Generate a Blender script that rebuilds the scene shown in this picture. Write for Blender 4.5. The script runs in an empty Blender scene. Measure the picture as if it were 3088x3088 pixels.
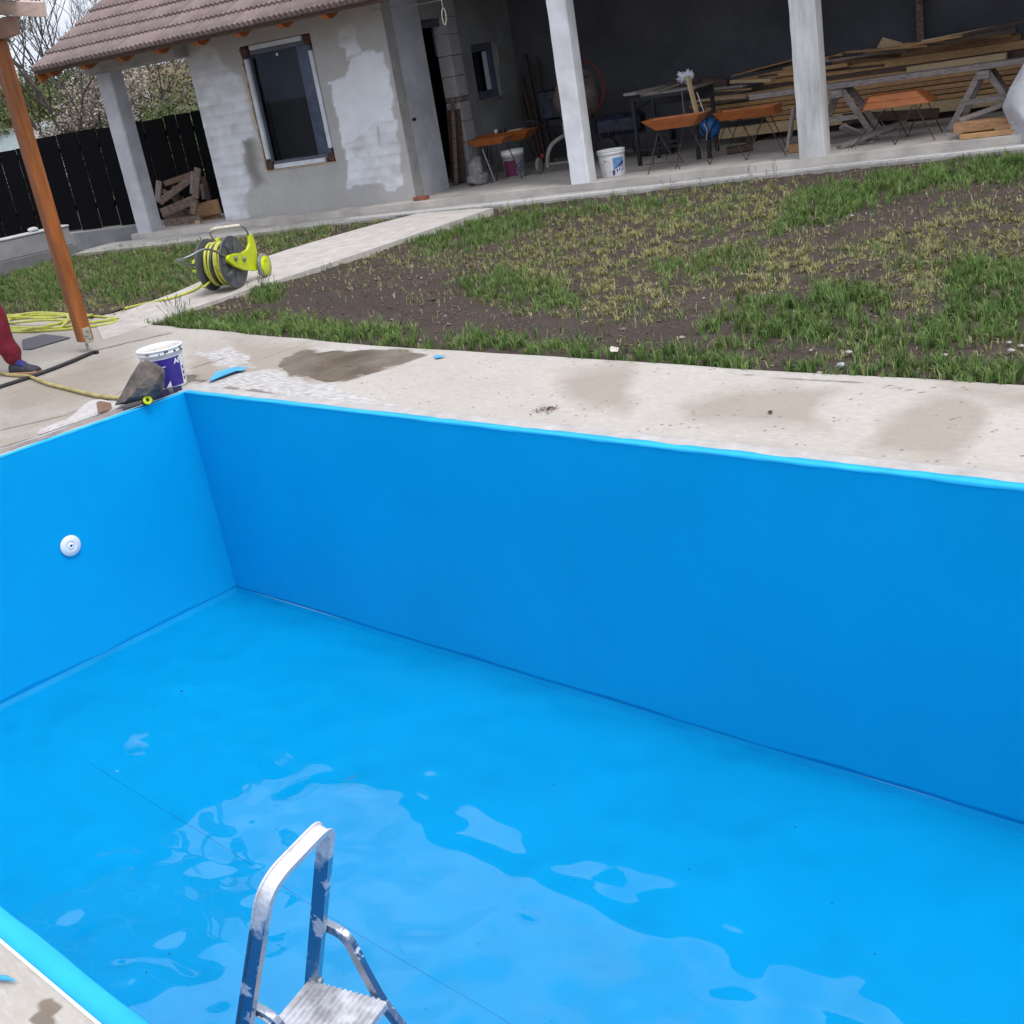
import bpy, bmesh, math, random
import numpy as np
from mathutils import Vector, Matrix, Euler
R = math.radians
random.seed(7)
rng = np.random.default_rng(7)
sc = bpy.context.scene

# ---------------------------------------------------------------- camera
CAM = np.array([6.59251513, -3.74821025, 1.6])
AX = np.array([[0.72816204, 0.13028183, -0.67290912],      # world x, y, z written in camera axes (right, down, forward)
               [0.6664491, -0.36387861, 0.65072111],
               [-0.1600801, -0.92229009, -0.3517888]])
FPX = 3596.264
cd = bpy.data.cameras.new('camera'); cam = bpy.data.objects.new('camera', cd)
sc.collection.objects.link(cam); sc.camera = cam
cd.sensor_width = 36; cd.lens = FPX / 3088 * 36; cd.clip_start = 0.05; cd.clip_end = 1500
M = Matrix.Identity(4)
for i in range(3):
    M[i][0] = AX[i][0]; M[i][1] = -AX[i][1]; M[i][2] = -AX[i][2]; M[i][3] = CAM[i]
cam.matrix_world = M

# ---------------------------------------------------------------- sky, sun, exposure
SUN_EL, SUN_AZ = 62, -6          # direction towards the veiled sun, measured from +x
w = bpy.data.worlds.new('World'); sc.world = w; w.use_nodes = True
nt = w.node_tree; nt.nodes.clear()
def wn(t, **k):
    n = nt.nodes.new(t)
    for a, b in k.items(): setattr(n, a, b)
    return n
sky = wn('ShaderNodeTexSky', sky_type='NISHITA', sun_disc=False)
sky.sun_elevation = R(SUN_EL); sky.sun_rotation = R(90 - SUN_AZ)
sky.air_density = 1.0; sky.dust_density = 3.0
hs = wn('ShaderNodeHueSaturation'); hs.inputs['Saturation'].default_value = 0.30
tc = wn('ShaderNodeTexCoord')
mp = wn('ShaderNodeMapping'); mp.inputs['Scale'].default_value = (1, 1, 2.6)
nz = wn('ShaderNodeTexNoise'); nz.inputs['Scale'].default_value = 3.6; nz.inputs['Detail'].default_value = 7; nz.inputs['Roughness'].default_value = .58
rp = wn('ShaderNodeValToRGB'); rp.color_ramp.elements[0].position = .36; rp.color_ramp.elements[0].color = (.60, .67, .80, 1)
rp.color_ramp.elements[1].position = .62; rp.color_ramp.elements[1].color = (1.38, 1.36, 1.33, 1)
mul = wn('ShaderNodeMix', data_type='RGBA', blend_type='MULTIPLY'); mul.inputs[0].default_value = 1
# cloud layer: overcast luminance, brighter overhead than at the horizon
sx = wn('ShaderNodeSeparateXYZ'); gr = wn('ShaderNodeValToRGB'); gr.color_ramp.elements[0].position = 0; gr.color_ramp.elements[0].color = (.44, .48, .56, 1)
gr.color_ramp.elements[1].position = 1; gr.color_ramp.elements[1].color = (1, 1, 1, 1)
sc8 = wn('ShaderNodeMix', data_type='RGBA', blend_type='MULTIPLY'); sc8.inputs[0].default_value = 1; sc8.inputs[7].default_value = (7.4, 7.4, 7.5, 1)
lay = wn('ShaderNodeMix', data_type='RGBA'); lay.inputs[0].default_value = .85
bg = wn('ShaderNodeBackground'); bg.inputs['Strength'].default_value = 0.138
wo = wn('ShaderNodeOutputWorld')
L = nt.links.new
L(sky.outputs[0], hs.inputs['Color']); L(tc.outputs['Generated'], mp.inputs[0]); L(mp.outputs[0], nz.inputs['Vector'])
L(nz.outputs[0], rp.inputs[0]); L(tc.outputs['Generated'], sx.inputs[0]); L(sx.outputs[2], gr.inputs[0]); L(gr.outputs[0], sc8.inputs[6])
L(hs.outputs[0], lay.inputs[6]); L(sc8.outputs[2], lay.inputs[7]); L(lay.outputs[2], mul.inputs[6]); L(rp.outputs[0], mul.inputs[7]); L(mul.outputs[2], bg.inputs[0]); L(bg.outputs[0], wo.inputs[0])
sd = bpy.data.lights.new('sun', 'SUN'); sun = bpy.data.objects.new('sun', sd); sc.collection.objects.link(sun)
sd.energy = 1.4; sd.angle = R(26); sd.color = (1, .955, .90)
sdir = Vector((math.cos(R(SUN_EL)) * math.cos(R(SUN_AZ)), math.cos(R(SUN_EL)) * math.sin(R(SUN_AZ)), math.sin(R(SUN_EL))))
sun.rotation_euler = sdir.to_track_quat('Z', 'Y').to_euler(); sun.location = (0, 0, 20)
vs = sc.view_settings; vs.view_transform = 'Standard'; vs.look = 'None'; vs.gamma = 1; vs.use_curve_mapping = False
vs.exposure = 0.6
sc.cycles.max_bounces = 8; sc.cycles.transparent_max_bounces = 12

# ---------------------------------------------------------------- surveying helpers
# the house stands turned 15.4 degrees to the pool: a runs along its front, u runs into it
HX = np.array([.9641, .2655]); HY = np.array([-.2655, .9641])
S = 3088 / 1932
def ray(x, y):
    v = np.array([x * S - 1544., y * S - 1544., FPX]); return AX @ v
def onz(x, y, z=0.):
    r = ray(x, y); return CAM + r * ((z - CAM[2]) / r[2])
def onu(x, y, u):
    r = ray(x, y); return CAM + r * ((u - CAM[:2] @ HY) / (r[:2] @ HY))
def ona(x, y, a):
    r = ray(x, y); return CAM + r * ((a - CAM[:2] @ HX) / (r[:2] @ HX))
CR = {1: (0, 0, 800 / 1932), 2: (500, 0, 900 / 1932), 3: (1250, 0, .44), 4: (1900, 0, .3623), 5: (2500, 0, .3043), 6: (0, 600, .4658)}
def K(n, x, y): return ((CR[n][0] + x * CR[n][2]) / S, (CR[n][1] + y * CR[n][2]) / S)
def hw(a, u, z=0.): return np.array([a * HX[0] + u * HY[0], a * HX[1] + u * HY[1], z])
def hf(p): return float(p[:2] @ HX), float(p[:2] @ HY), float(p[2])
H3 = (np.array([HX[0], HX[1], 0]), np.array([HY[0], HY[1], 0]), np.array([0, 0, 1.]))
W3 = (np.array([1., 0, 0]), np.array([0, 1., 0]), np.array([0, 0, 1.]))
def proj(P):
    v = np.asarray(P, float) - CAM; c = v @ AX
    return np.stack([(c[..., 0] / c[..., 2] * FPX + 1544) / S, (c[..., 1] / c[..., 2] * FPX + 1544) / S], -1)
U0 = 2.0
def zwalk(u): return .004 + .17 * min(1, max(0, (u - U0) / 4.2))
def zground(x, y):
    u = x * HY[0] + y * HY[1]
    return -.015 + .115 * np.clip((u - 2.0) / 4.4, 0, 1)

def vnoise(x, y, seed=0):
    x = np.asarray(x, float); y = np.asarray(y, float)
    xi = np.floor(x); yi = np.floor(y); fx = x - xi; fy = y - yi
    fx = fx * fx * (3 - 2 * fx); fy = fy * fy * (3 - 2 * fy)
    def h(a, b):
        v = np.sin(a * 127.1 + b * 311.7 + seed * 74.7) * 43758.5453; return v - np.floor(v)
    return (h(xi, yi) * (1 - fx) + h(xi + 1, yi) * fx) * (1 - fy) + (h(xi, yi + 1) * (1 - fx) + h(xi + 1, yi + 1) * fx) * fy
def fbm(x, y, seed=0, o=4):
    s = 0; a = .5; t = 0
    for i in range(o):
        s = s + a * vnoise(x, y, seed + i * 3.1); t += a; a *= .5; x = x * 2.03 + 7.7; y = y * 2.03 + 3.3
    return s / t
def inpoly(px, py, poly):
    r = np.zeros(px.shape, bool); n = len(poly); j = n - 1
    for i in range(n):
        xi, yi = poly[i]; xj, yj = poly[j]
        c = ((yi > py) != (yj > py)) & (px < (xj - xi) * (py - yi) / (yj - yi + 1e-12) + xi)
        r ^= c; j = i
    return r
def dseg(px, py, pl):
    d = np.full(px.shape, 1e9)
    for (x0, y0), (x1, y1) in zip(pl[:-1], pl[1:]):
        dx, dy = x1 - x0, y1 - y0; t = np.clip(((px - x0) * dx + (py - y0) * dy) / (dx * dx + dy * dy + 1e-12), 0, 1)
        d = np.minimum(d, np.hypot(px - x0 - t * dx, py - y0 - t * dy))
    return d
def spoly(px, py, poly, soft):
    d = dseg(px, py, list(poly) + [poly[0]]); s = np.where(inpoly(px, py, poly), d, -d)
    return np.clip(.5 + s / soft * .5, 0, 1)

# ---------------------------------------------------------------- materials
def mat(name, col, rough=.7, metal=0., var=.12, scale=8., bump=0., bscale=None, spec=.5, dark=None, stretch=None, trans=0., ior=1.45, attr=None):
    m = bpy.data.materials.new(name); m.use_nodes = True; t = m.node_tree; N = t.nodes; b = N['Principled BSDF']; l = t.links.new
    b.inputs['Roughness'].default_value = rough; b.inputs['Metallic'].default_value = metal
    b.inputs['Specular IOR Level'].default_value = spec; b.inputs['IOR'].default_value = ior
    if trans: b.inputs['Transmission Weight'].default_value = trans
    tcn = N.new('ShaderNodeTexCoord'); mpn = N.new('ShaderNodeMapping'); l(tcn.outputs['Object'], mpn.inputs[0])
    if stretch: mpn.inputs['Scale'].default_value = stretch
    nn = N.new('ShaderNodeTexNoise'); nn.inputs['Scale'].default_value = scale; nn.inputs['Detail'].default_value = 6; nn.inputs['Roughness'].default_value = .6
    l(mpn.outputs[0], nn.inputs['Vector'])
    rr = N.new('ShaderNodeValToRGB'); c = np.array(col); dk = np.array(dark) if dark is not None else c * (1 - 2 * var)
    rr.color_ramp.elements[0].position = .32; rr.color_ramp.elements[1].position = .68
    rr.color_ramp.elements[0].color = (*np.clip(dk, 0, 1), 1); rr.color_ramp.elements[1].color = (*np.clip(c * (1 + var), 0, 1), 1)
    l(nn.outputs[0], rr.inputs[0]); out = rr.outputs[0]
    if attr:
        at = N.new('ShaderNodeAttribute'); at.attribute_name = attr
        mx = N.new('ShaderNodeMix'); mx.data_type = 'RGBA'; mx.blend_type = 'MULTIPLY'; mx.inputs[0].default_value = 1
        l(out, mx.inputs[6]); l(at.outputs['Color'], mx.inputs[7]); out = mx.outputs[2]
    l(out, b.inputs['Base Color'])
    if bump:
        n2 = N.new('ShaderNodeTexNoise'); n2.inputs['Scale'].default_value = bscale or scale * 4; n2.inputs['Detail'].default_value = 5
        l(mpn.outputs[0], n2.inputs['Vector']); bn = N.new('ShaderNodeBump'); bn.inputs['Strength'].default_value = min(1, bump); bn.inputs['Distance'].default_value = .01
        l(n2.outputs[0], bn.inputs['Height']); l(bn.outputs[0], b.inputs['Normal'])
    return m
MT = {}
def mm(name, *a, **k):
    MT[name] = mat(name, *a, **k); return MT[name]
mm('liner', (.001, .338, .68), .42, var=.03, scale=1.2, spec=.16)
mm('lip', (.02, .43, .78), .45, var=.07, scale=5, bump=.3, bscale=18, spec=.2)
mm('plastic_white', (.78, .79, .8), .35, var=.04, scale=10)
mm('dark_hole', (.01, .01, .012), .6)
mm('cement', (.38, .37, .36), .9, var=.12, scale=5, bump=.3, bscale=60)
mm('mortar', (.25, .22, .215), .85, var=.2, scale=9, bump=.5, bscale=50)
mm('rim_mortar', (.43, .415, .405), .85, var=.10, scale=9, bump=.3, bscale=40)
mm('mortar_light', (.5, .49, .49), .8, var=.12, scale=14, bump=.5, bscale=50)
mm('column', (.52, .53, .57), .85, var=.10, scale=3.2, bump=.15, bscale=40)
mm('low_wall', (.27, .27, .285), .88, var=.14, scale=2.5, bump=.2, bscale=30)
mm('footing', (.17, .165, .17), .92, var=.1, scale=3, bump=.3, bscale=30)
mm('cap', (.45, .45, .47), .85, var=.12, scale=8, bump=.3)
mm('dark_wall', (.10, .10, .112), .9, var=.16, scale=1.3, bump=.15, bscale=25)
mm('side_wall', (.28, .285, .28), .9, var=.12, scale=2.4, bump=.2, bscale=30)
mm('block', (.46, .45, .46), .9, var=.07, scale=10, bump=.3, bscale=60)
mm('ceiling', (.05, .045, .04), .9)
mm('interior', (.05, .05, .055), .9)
mm('rafter', (.42, .13, .03), .5, var=.2, scale=6, stretch=(1, 8, 8))
mm('tile', (.165, .118, .115), .5, var=.22, scale=3.5, bump=.15, bscale=60)
mm('tile2', (.20, .145, .14), .5, var=.18, scale=5, bump=.15, bscale=60)
mm('frame_gray', (.62, .65, .70), .45, var=.08, scale=6)
mm('frame_dark', (.10, .11, .14), .5, var=.1, scale=6)
mm('foam', (.60, .46, .30), .8, var=.2, scale=30, bump=.6)
mm('frame_brown', (.075, .03, .022), .6, var=.2, scale=8)
mm('glass_dark', (.012, .014, .02), .06, var=.05, spec=.5)
mm('post_wood', (.29, .092, .02), .42, var=.22, scale=3, stretch=(6, 6, .8), bump=.1)
mm('post_shadow_wood', (.30, .17, .12), .6, var=.12, scale=5, stretch=(1, 8, 8))
mm('beam_wood', (.60, .44, .37), .6, var=.08, scale=4, stretch=(1, 9, 9))
mm('orange_wood', (.36, .105, .022), .38, var=.15, scale=5, stretch=(1, 8, 8))
mm('timber', (.46, .27, .12), .65, var=.14, scale=5, stretch=(1, 9, 9), bump=.2)
mm('timber2', (.36, .20, .10), .7, var=.18, scale=5, stretch=(1, 9, 9), bump=.2)
mm('timber_pale', (.52, .38, .22), .65, var=.1, scale=5, stretch=(1, 9, 9), bump=.2)
mm('timber_dark', (.10, .065, .05), .8, var=.2, scale=5, stretch=(1, 9, 9), bump=.2)
mm('timber_gray', (.29, .25, .235), .85, var=.2, scale=6, stretch=(1, 9, 9), bump=.4)
mm('old_wood', (.24, .175, .14), .85, var=.28, scale=7, stretch=(1.5, 6, 6), bump=.5)
mm('fence_wood', (.004, .004, .006), .85, spec=.12, var=.3, scale=8, stretch=(9, 9, 1), bump=.2)
mm('steel', (.30, .31, .33), .45, metal=.8, var=.1, scale=20)
mm('galv', (.45, .43, .37), .5, metal=.5, var=.2, scale=30)
mm('rust', (.085, .05, .04), .8, var=.35, scale=14, metal=.2)
mm('black_metal', (.012, .014, .02), .45, var=.2, scale=20)
mm('rubber', (.02, .02, .022), .6, var=.2, scale=20)
mm('hose_yellow', (.50, .52, .09), .45, var=.1, scale=20)
mm('hose_dark', (.06, .07, .05), .5, var=.1, scale=20)
mm('hose_old', (.42, .36, .14), .55, var=.18, scale=9)
mm('lime', (.52, .62, .01), .35, var=.05, scale=8)
mm('reel_gray', (.085, .09, .10), .45, var=.12, scale=14)
mm('reel_gray_light', (.20, .21, .22), .45, var=.12, scale=14)
mm('cloth_tape', (.62, .57, .50), .9, var=.1, scale=40, bump=.5)
mm('trousers', (.16, .008, .022), .9, var=.18, scale=16, bump=.3, bscale=60)
mm('shoe_blue', (.02, .025, .16), .7, var=.15, scale=20)
mm('shoe_dark', (.045, .05, .06), .8, var=.2, scale=30)
mm('sole', (.38, .22, .14), .6, var=.1)
mm('skin', (.55, .33, .24), .6, var=.05)
mm('shirt', (.10, .11, .13), .9, var=.1)
mm('hair', (.03, .02, .015), .7)
mm('bucket_white', (.74, .75, .76), .4, var=.06, scale=10)
mm('bucket_blue', (.035, .02, .23), .35, var=.06, scale=6)
mm('bucket_inside', (.55, .50, .44), .7, var=.15, scale=14, bump=.5)
mm('ink_dark', (.03, .03, .05), .6)
mm('ink_sky', (.13, .30, .58), .5, var=.12, scale=12)
mm('ink_navy', (.04, .03, .24), .5)
mm('ink_purple', (.12, .01, .05), .5)
mm('rock', (.155, .115, .095), .75, var=.35, scale=9, bump=1, bscale=26, dark=(.045, .047, .046))
mm('wet_slate', (.035, .03, .032), .25, var=.25, scale=14, bump=.3)
mm('tape_brown', (.18, .10, .055), .3, var=.12, scale=12)
mm('plaster_white', (.50, .485, .485), .8, var=.10, scale=22, bump=.9, bscale=70)
mm('mat_gray', (.11, .105, .125), .9, var=.08, scale=40)
mm('ladder_top', (.60, .60, .63), .42, metal=.35, var=.22, scale=16, bump=.35, bscale=70)
mm('ladder_face', (.16, .24, .38), .32, metal=.75, var=.12, scale=14, bump=.15, bscale=60)
mm('cement_splash', (.55, .55, .58), .8, var=.2, scale=40)
mm('sack', (.26, .26, .26), .5, var=.15, scale=12, bump=.6, bscale=20)
mm('sheet_plastic', (.42, .42, .45), .28, var=.14, scale=5, bump=.6, bscale=14)
mm('mixer_navy', (.02, .024, .05), .5, var=.5, scale=16)
mm('mixer_drum', (.18, .14, .12), .8, var=.2, scale=10)
mm('red_paint', (.28, .015, .012), .5, var=.2)
mm('wheel_gray', (.26, .25, .24), .7, var=.2, scale=14)
mm('ball_blue', (.012, .11, .33), .4, var=.15, scale=9)
mm('rag_white', (.72, .72, .78), .8, var=.06, scale=20, bump=.4)
mm('chain', (.36, .34, .28), .5, metal=.6)
mm('brick', (.28, .10, .07), .85, var=.2, scale=20, bump=.4)
mm('leaf_brown', (.11, .04, .022), .8, var=.4, scale=40)
mm('stone', (.40, .37, .35), .8, var=.15, scale=30)
mm('bark', (.075, .062, .055), .9, var=.3, scale=12, bump=.5)
mm('twig', (.10, .088, .08), .9, var=.2)
mm('blossom', (.44, .37, .33), .7, var=.15, scale=3)
mm('leaf_green', (.085, .125, .03), .7, var=.3, scale=2.5)
mm('leaf_olive', (.105, .13, .035), .7, var=.3, scale=2)
mm('leaf_moss', (.085, .10, .045), .7, var=.3, scale=2)
mm('blue_scrap', (.05, .38, .72), .35, var=.05)

ln_ = MT['liner']; t = ln_.node_tree; b = t.nodes['Principled BSDF']; src = b.inputs['Base Color'].links[0].from_socket
tcl = t.nodes.new('ShaderNodeTexCoord'); vl = t.nodes.new('ShaderNodeTexVoronoi'); vl.inputs['Scale'].default_value = 15; rl0 = t.nodes.new('ShaderNodeValToRGB'); rl0.color_ramp.elements[0].position = .020; rl0.color_ramp.elements[0].color = (.55, .55, .55, 1); rl0.color_ramp.elements[1].position = .05; rl0.color_ramp.elements[1].color = (0, 0, 0, 1)
nl = t.nodes.new('ShaderNodeTexNoise'); nl.inputs['Scale'].default_value = 1.6; nl.inputs['Detail'].default_value = 5; rl1_ = t.nodes.new('ShaderNodeValToRGB'); rl1_.color_ramp.elements[0].position = .5; rl1_.color_ramp.elements[1].position = .62
ml_ = t.nodes.new('ShaderNodeMath'); ml_.operation = 'MULTIPLY'; mxl = t.nodes.new('ShaderNodeMix'); mxl.data_type = 'RGBA'; mxl.inputs[7].default_value = (.10, .50, .78, 1)
t.links.new(tcl.outputs['Object'], vl.inputs['Vector']); t.links.new(vl.outputs['Distance'], rl0.inputs[0]); t.links.new(tcl.outputs['Object'], nl.inputs['Vector']); t.links.new(nl.outputs[0], rl1_.inputs[0]); t.links.new(rl0.outputs[0], ml_.inputs[0]); t.links.new(rl1_.outputs[0], ml_.inputs[1])
t.links.new(ml_.outputs[0], mxl.inputs[0]); t.links.new(src, mxl.inputs[6]); t.links.new(mxl.outputs[2], b.inputs['Base Color'])
nr_ = t.nodes.new('ShaderNodeMapRange'); nr_.inputs['To Min'].default_value = .28; nr_.inputs['To Max'].default_value = .5; t.links.new(nl.outputs[0], nr_.inputs[0]); t.links.new(nr_.outputs[0], b.inputs['Roughness'])
gmt = bpy.data.materials.new('window_glass'); gmt.use_nodes = True; t = gmt.node_tree; t.nodes.clear()
g1_ = t.nodes.new('ShaderNodeBsdfTransparent'); g1_.inputs[0].default_value = (.82, .84, .88, 1); g2_ = t.nodes.new('ShaderNodeBsdfGlossy'); g2_.inputs['Roughness'].default_value = .03; g2_.inputs[0].default_value = (.8, .85, .95, 1)
g3_ = t.nodes.new('ShaderNodeFresnel'); g3_.inputs[0].default_value = 1.25; g4_ = t.nodes.new('ShaderNodeMixShader'); g5_ = t.nodes.new('ShaderNodeOutputMaterial')
t.links.new(g3_.outputs[0], g4_.inputs[0]); t.links.new(g1_.outputs[0], g4_.inputs[1]); t.links.new(g2_.outputs[0], g4_.inputs[2]); t.links.new(g4_.outputs[0], g5_.inputs[0]); MT['glass_dark'] = gmt

# ---------------------------------------------------------------- mesh helpers
def Cc(o): sc.collection.objects.link(o)
def worldpos(o):
    p = np.zeros(3)
    while o is not None: p = p + np.array(o.location); o = o.parent
    return p
class MB:
    def __init__(s): s.v = []; s.f = []; s.mi = []; s.cur = 0
    def add(s, vs, fs):
        o = len(s.v); s.v.extend([tuple(map(float, q)) for q in vs]); s.f.extend([tuple(i + o for i in f) for f in fs]); s.mi.extend([s.cur] * len(fs)); return s
    def hexa(s, c8): return s.add(c8, [(0, 3, 2, 1), (4, 5, 6, 7), (0, 1, 5, 4), (1, 2, 6, 5), (2, 3, 7, 6), (3, 0, 4, 7)])
    def box(s, lo, hi, fr=W3):
        """axis box lo..hi in frame fr (components along its three axes)"""
        X, Y, Z = fr; c = [X * x + Y * y + Z * z for z in (lo[2], hi[2]) for x, y in ((lo[0], lo[1]), (hi[0], lo[1]), (hi[0], hi[1]), (lo[0], hi[1]))]
        return s.hexa(c)
    def beam(s, p, q, w_, h, up=(0, 0, 1), taper=1.):
        """bar from p to q, w_ across, h along 'up'"""
        p = np.array(p, float); q = np.array(q, float); d = q - p; d /= np.linalg.norm(d); up = np.array(up, float)
        sx = np.cross(d, up); sx /= np.linalg.norm(sx) + 1e-12; uy = np.cross(sx, d); c = []
        for e, k in ((p, 1), (q, taper)):
            for a, b in ((-1, -1), (1, -1), (1, 1), (-1, 1)): c.append(e + sx * a * w_ / 2 * k + uy * b * h / 2 * k)
        return s.hexa(c)
    def tube(s, pts, r, n=8, cap=True):
        pts = [np.array(p, float) for p in pts]; k = len(pts); rs = r if hasattr(r, '__len__') else [r] * k
        o = []; prev = None
        for i, p in enumerate(pts):
            d = pts[min(i + 1, k - 1)] - pts[max(i - 1, 0)]; d = d / (np.linalg.norm(d) + 1e-12)
            if prev is None:
                a = np.array([0, 0, 1.]) if abs(d[2]) < .9 else np.array([1., 0, 0]); e1 = np.cross(d, a)
            else: e1 = prev - d * (prev @ d)
            e1 /= np.linalg.norm(e1) + 1e-12; prev = e1; e2 = np.cross(d, e1)
            for j in range(n):
                t = 2 * math.pi * j / n; o.append(p + (e1 * math.cos(t) + e2 * math.sin(t)) * rs[i])
        f = [(i * n + j, i * n + (j + 1) % n, (i + 1) * n + (j + 1) % n, (i + 1) * n + j) for i in range(k - 1) for j in range(n)]
        if cap: f += [tuple(range(n - 1, -1, -1)), tuple((k - 1) * n + j for j in range(n))]
        return s.add(o, f)
    def lathe(s, c, prof, n=24, axis=(0, 0, 1), cap0=True, cap1=True, wob=None):
        c = np.array(c, float); ax = np.array(axis, float); ax /= np.linalg.norm(ax)
        a = np.array([0, 0, 1.]) if abs(ax[2]) < .9 else np.array([1., 0, 0]); e1 = np.cross(ax, a); e1 /= np.linalg.norm(e1); e2 = np.cross(ax, e1); o = []
        for r, h in prof:
            for j in range(n):
                t = 2 * math.pi * j / n; rr = r * (wob(t, h) if wob else 1); o.append(c + ax * h + (e1 * math.cos(t) + e2 * math.sin(t)) * rr)
        k = len(prof); f = [(i * n + j, i * n + (j + 1) % n, (i + 1) * n + (j + 1) % n, (i + 1) * n + j) for i in range(k - 1) for j in range(n)]
        if cap0: f.append(tuple(range(n - 1, -1, -1)))
        if cap1: f.append(tuple((k - 1) * n + j for j in range(n)))
        return s.add(o, f)
    def prism(s, poly, z0, z1, fr=W3):
        X, Y, Z = fr; n = len(poly)
        o = [X * x + Y * y + Z * z for z in (z0, z1) for x, y in poly]
        return s.add(o, [tuple(range(n - 1, -1, -1)), tuple(range(n, 2 * n))] + [(i, (i + 1) % n, n + (i + 1) % n, n + i) for i in range(n)])
    def blob(s, c, rad, sub=2, amp=.2, fr=W3, seed=0, fq=2.):
        bm = bmesh.new(); bmesh.ops.create_icosphere(bm, subdivisions=sub, radius=1)
        from mathutils import noise
        o = []
        for v in bm.verts:
            n_ = noise.noise(v.co * fq + Vector((seed * 3.7, seed, 0))); k = 1 + amp * n_ * 2
            o.append(np.array(c) + sum(fr[i] * (v.co[i] * rad[i] * k) for i in range(3)))
        f = [tuple(q.index for q in x.verts) for x in bm.faces]; bm.free(); return s.add(o, f)
    def build(s, name, m, parent=None, smooth=False, bevel=0.):
        me = bpy.data.meshes.new(name); og = worldpos(parent) if parent is not None else np.zeros(3)
        me.from_pydata([tuple(np.array(q) - og) for q in s.v], [], s.f)
        for q in (m if isinstance(m, (list, tuple)) else [m]): me.materials.append(MT[q] if isinstance(q, str) else q)
        if any(s.mi): me.polygons.foreach_set('material_index', s.mi)
        bm = bmesh.new(); bm.from_mesh(me); bmesh.ops.recalc_face_normals(bm, faces=bm.faces)
        if bevel: bmesh.ops.bevel(bm, geom=[e for e in bm.edges if len(e.link_faces) == 2 and e.calc_face_angle(0) > .6], offset=bevel, segments=1, affect='EDGES')
        bm.to_mesh(me); bm.free()
        if smooth: me.shade_smooth()
        me.update(); o = bpy.data.objects.new(name, me); Cc(o)
        if parent is not None: o.parent = parent
        return o
def tag(o, label=None, cat=None, group=None, kind=None):
    if label: o['label'] = label
    if cat: o['category'] = cat
    if group: o['group'] = group
    if kind: o['kind'] = kind
    return o
def thing(name, loc, label, cat, group=None):
    o = bpy.data.objects.new(name, None); o.empty_display_size = .1; Cc(o); o.location = tuple(map(float, loc)); return tag(o, label, cat, group)
def solo(mb, name, m, label, cat, group=None, smooth=False, bevel=0., at=None):
    """a thing that is a single mesh, its origin at the middle of its base"""
    a = np.array(mb.v); c = np.array([a[:, 0].mean(), a[:, 1].mean(), a[:, 2].min()]) if at is None else np.array(at)
    mb.v = [tuple(np.array(q) - c) for q in mb.v]; o = mb.build(name, m, None, smooth, bevel); o.location = tuple(c); return tag(o, label, cat, group)
def smoothpts(pts, k=6, closed=False):
    P = [np.array(p, float) for p in pts]; n = len(P); out = []
    for i in range(n - 1):
        p0 = P[max(i - 1, 0)]; p1 = P[i]; p2 = P[i + 1]; p3 = P[min(i + 2, n - 1)]
        for j in range(k):
            t = j / k; out.append(.5 * (2 * p1 + (p2 - p0) * t + (2 * p0 - 5 * p1 + 4 * p2 - p3) * t * t + (3 * p1 - p0 - 3 * p2 + p3) * t ** 3))
    out.append(P[-1]); return out
def gridmesh(name, X, Y, Z, m, mask=None, attrs=None, smooth=True):
    ny, nx = X.shape; v = np.stack([X, Y, Z], -1).reshape(-1, 3)
    idx = np.arange(ny * nx).reshape(ny, nx); q = np.stack([idx[:-1, :-1], idx[:-1, 1:], idx[1:, 1:], idx[1:, :-1]], -1)
    if mask is not None: q = q[mask]
    q = q.reshape(-1, 4); me = bpy.data.meshes.new(name); me.vertices.add(len(v)); me.vertices.foreach_set('co', v.ravel())
    me.loops.add(q.size); me.loops.foreach_set('vertex_index', q.ravel()); me.polygons.add(len(q)); me.polygons.foreach_set('loop_start', np.arange(0, q.size, 4)); me.update(calc_edges=True)
    for k, a in (attrs or {}).items():
        at = me.attributes.new(k, 'FLOAT', 'POINT'); at.data.foreach_set('value', np.asarray(a, np.float32).ravel())
    me.materials.append(MT[m] if isinstance(m, str) else m)
    if smooth: me.shade_smooth()
    o = bpy.data.objects.new(name, me); Cc(o); return o
def text_part(name, txt, origin, right, up, size, m, parent, bend=None, shear=0.):
    """flat lettering as mesh; bend=(centre, radius) wraps it on a drum"""
    cu = bpy.data.curves.new(name, 'FONT'); cu.body = txt; cu.size = size; cu.extrude = .0; cu.offset = size * .03; cu.shear = shear
    ob = bpy.data.objects.new(name, cu); Cc(ob); bpy.context.view_layer.update()
    dg = bpy.context.evaluated_depsgraph_get(); me = bpy.data.meshes.new_from_object(ob.evaluated_get(dg)); bpy.data.objects.remove(ob)
    if bend:
        bm = bmesh.new(); bm.from_mesh(me)
        bmesh.ops.subdivide_edges(bm, edges=[e for e in bm.edges if e.calc_length() > size * .15], cuts=3); bm.to_mesh(me); bm.free()
    og = worldpos(parent); rt = np.array(right, float); upv = np.array(up, float); nrm = np.cross(rt, upv)
    for v in me.vertices:
        p = np.array(origin) + rt * v.co.x + upv * v.co.y
        if bend:
            c, rad = bend; d = p - np.array(c); d[2] = 0; L_ = np.linalg.norm(d); p = np.array([c[0], c[1], p[2]]) + d / L_ * rad(p[2])
        v.co = Vector(p - og)
    me.materials.clear(); me.materials.append(MT[m]); o = bpy.data.objects.new(name, me); Cc(o); o.parent = parent; return o

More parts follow.
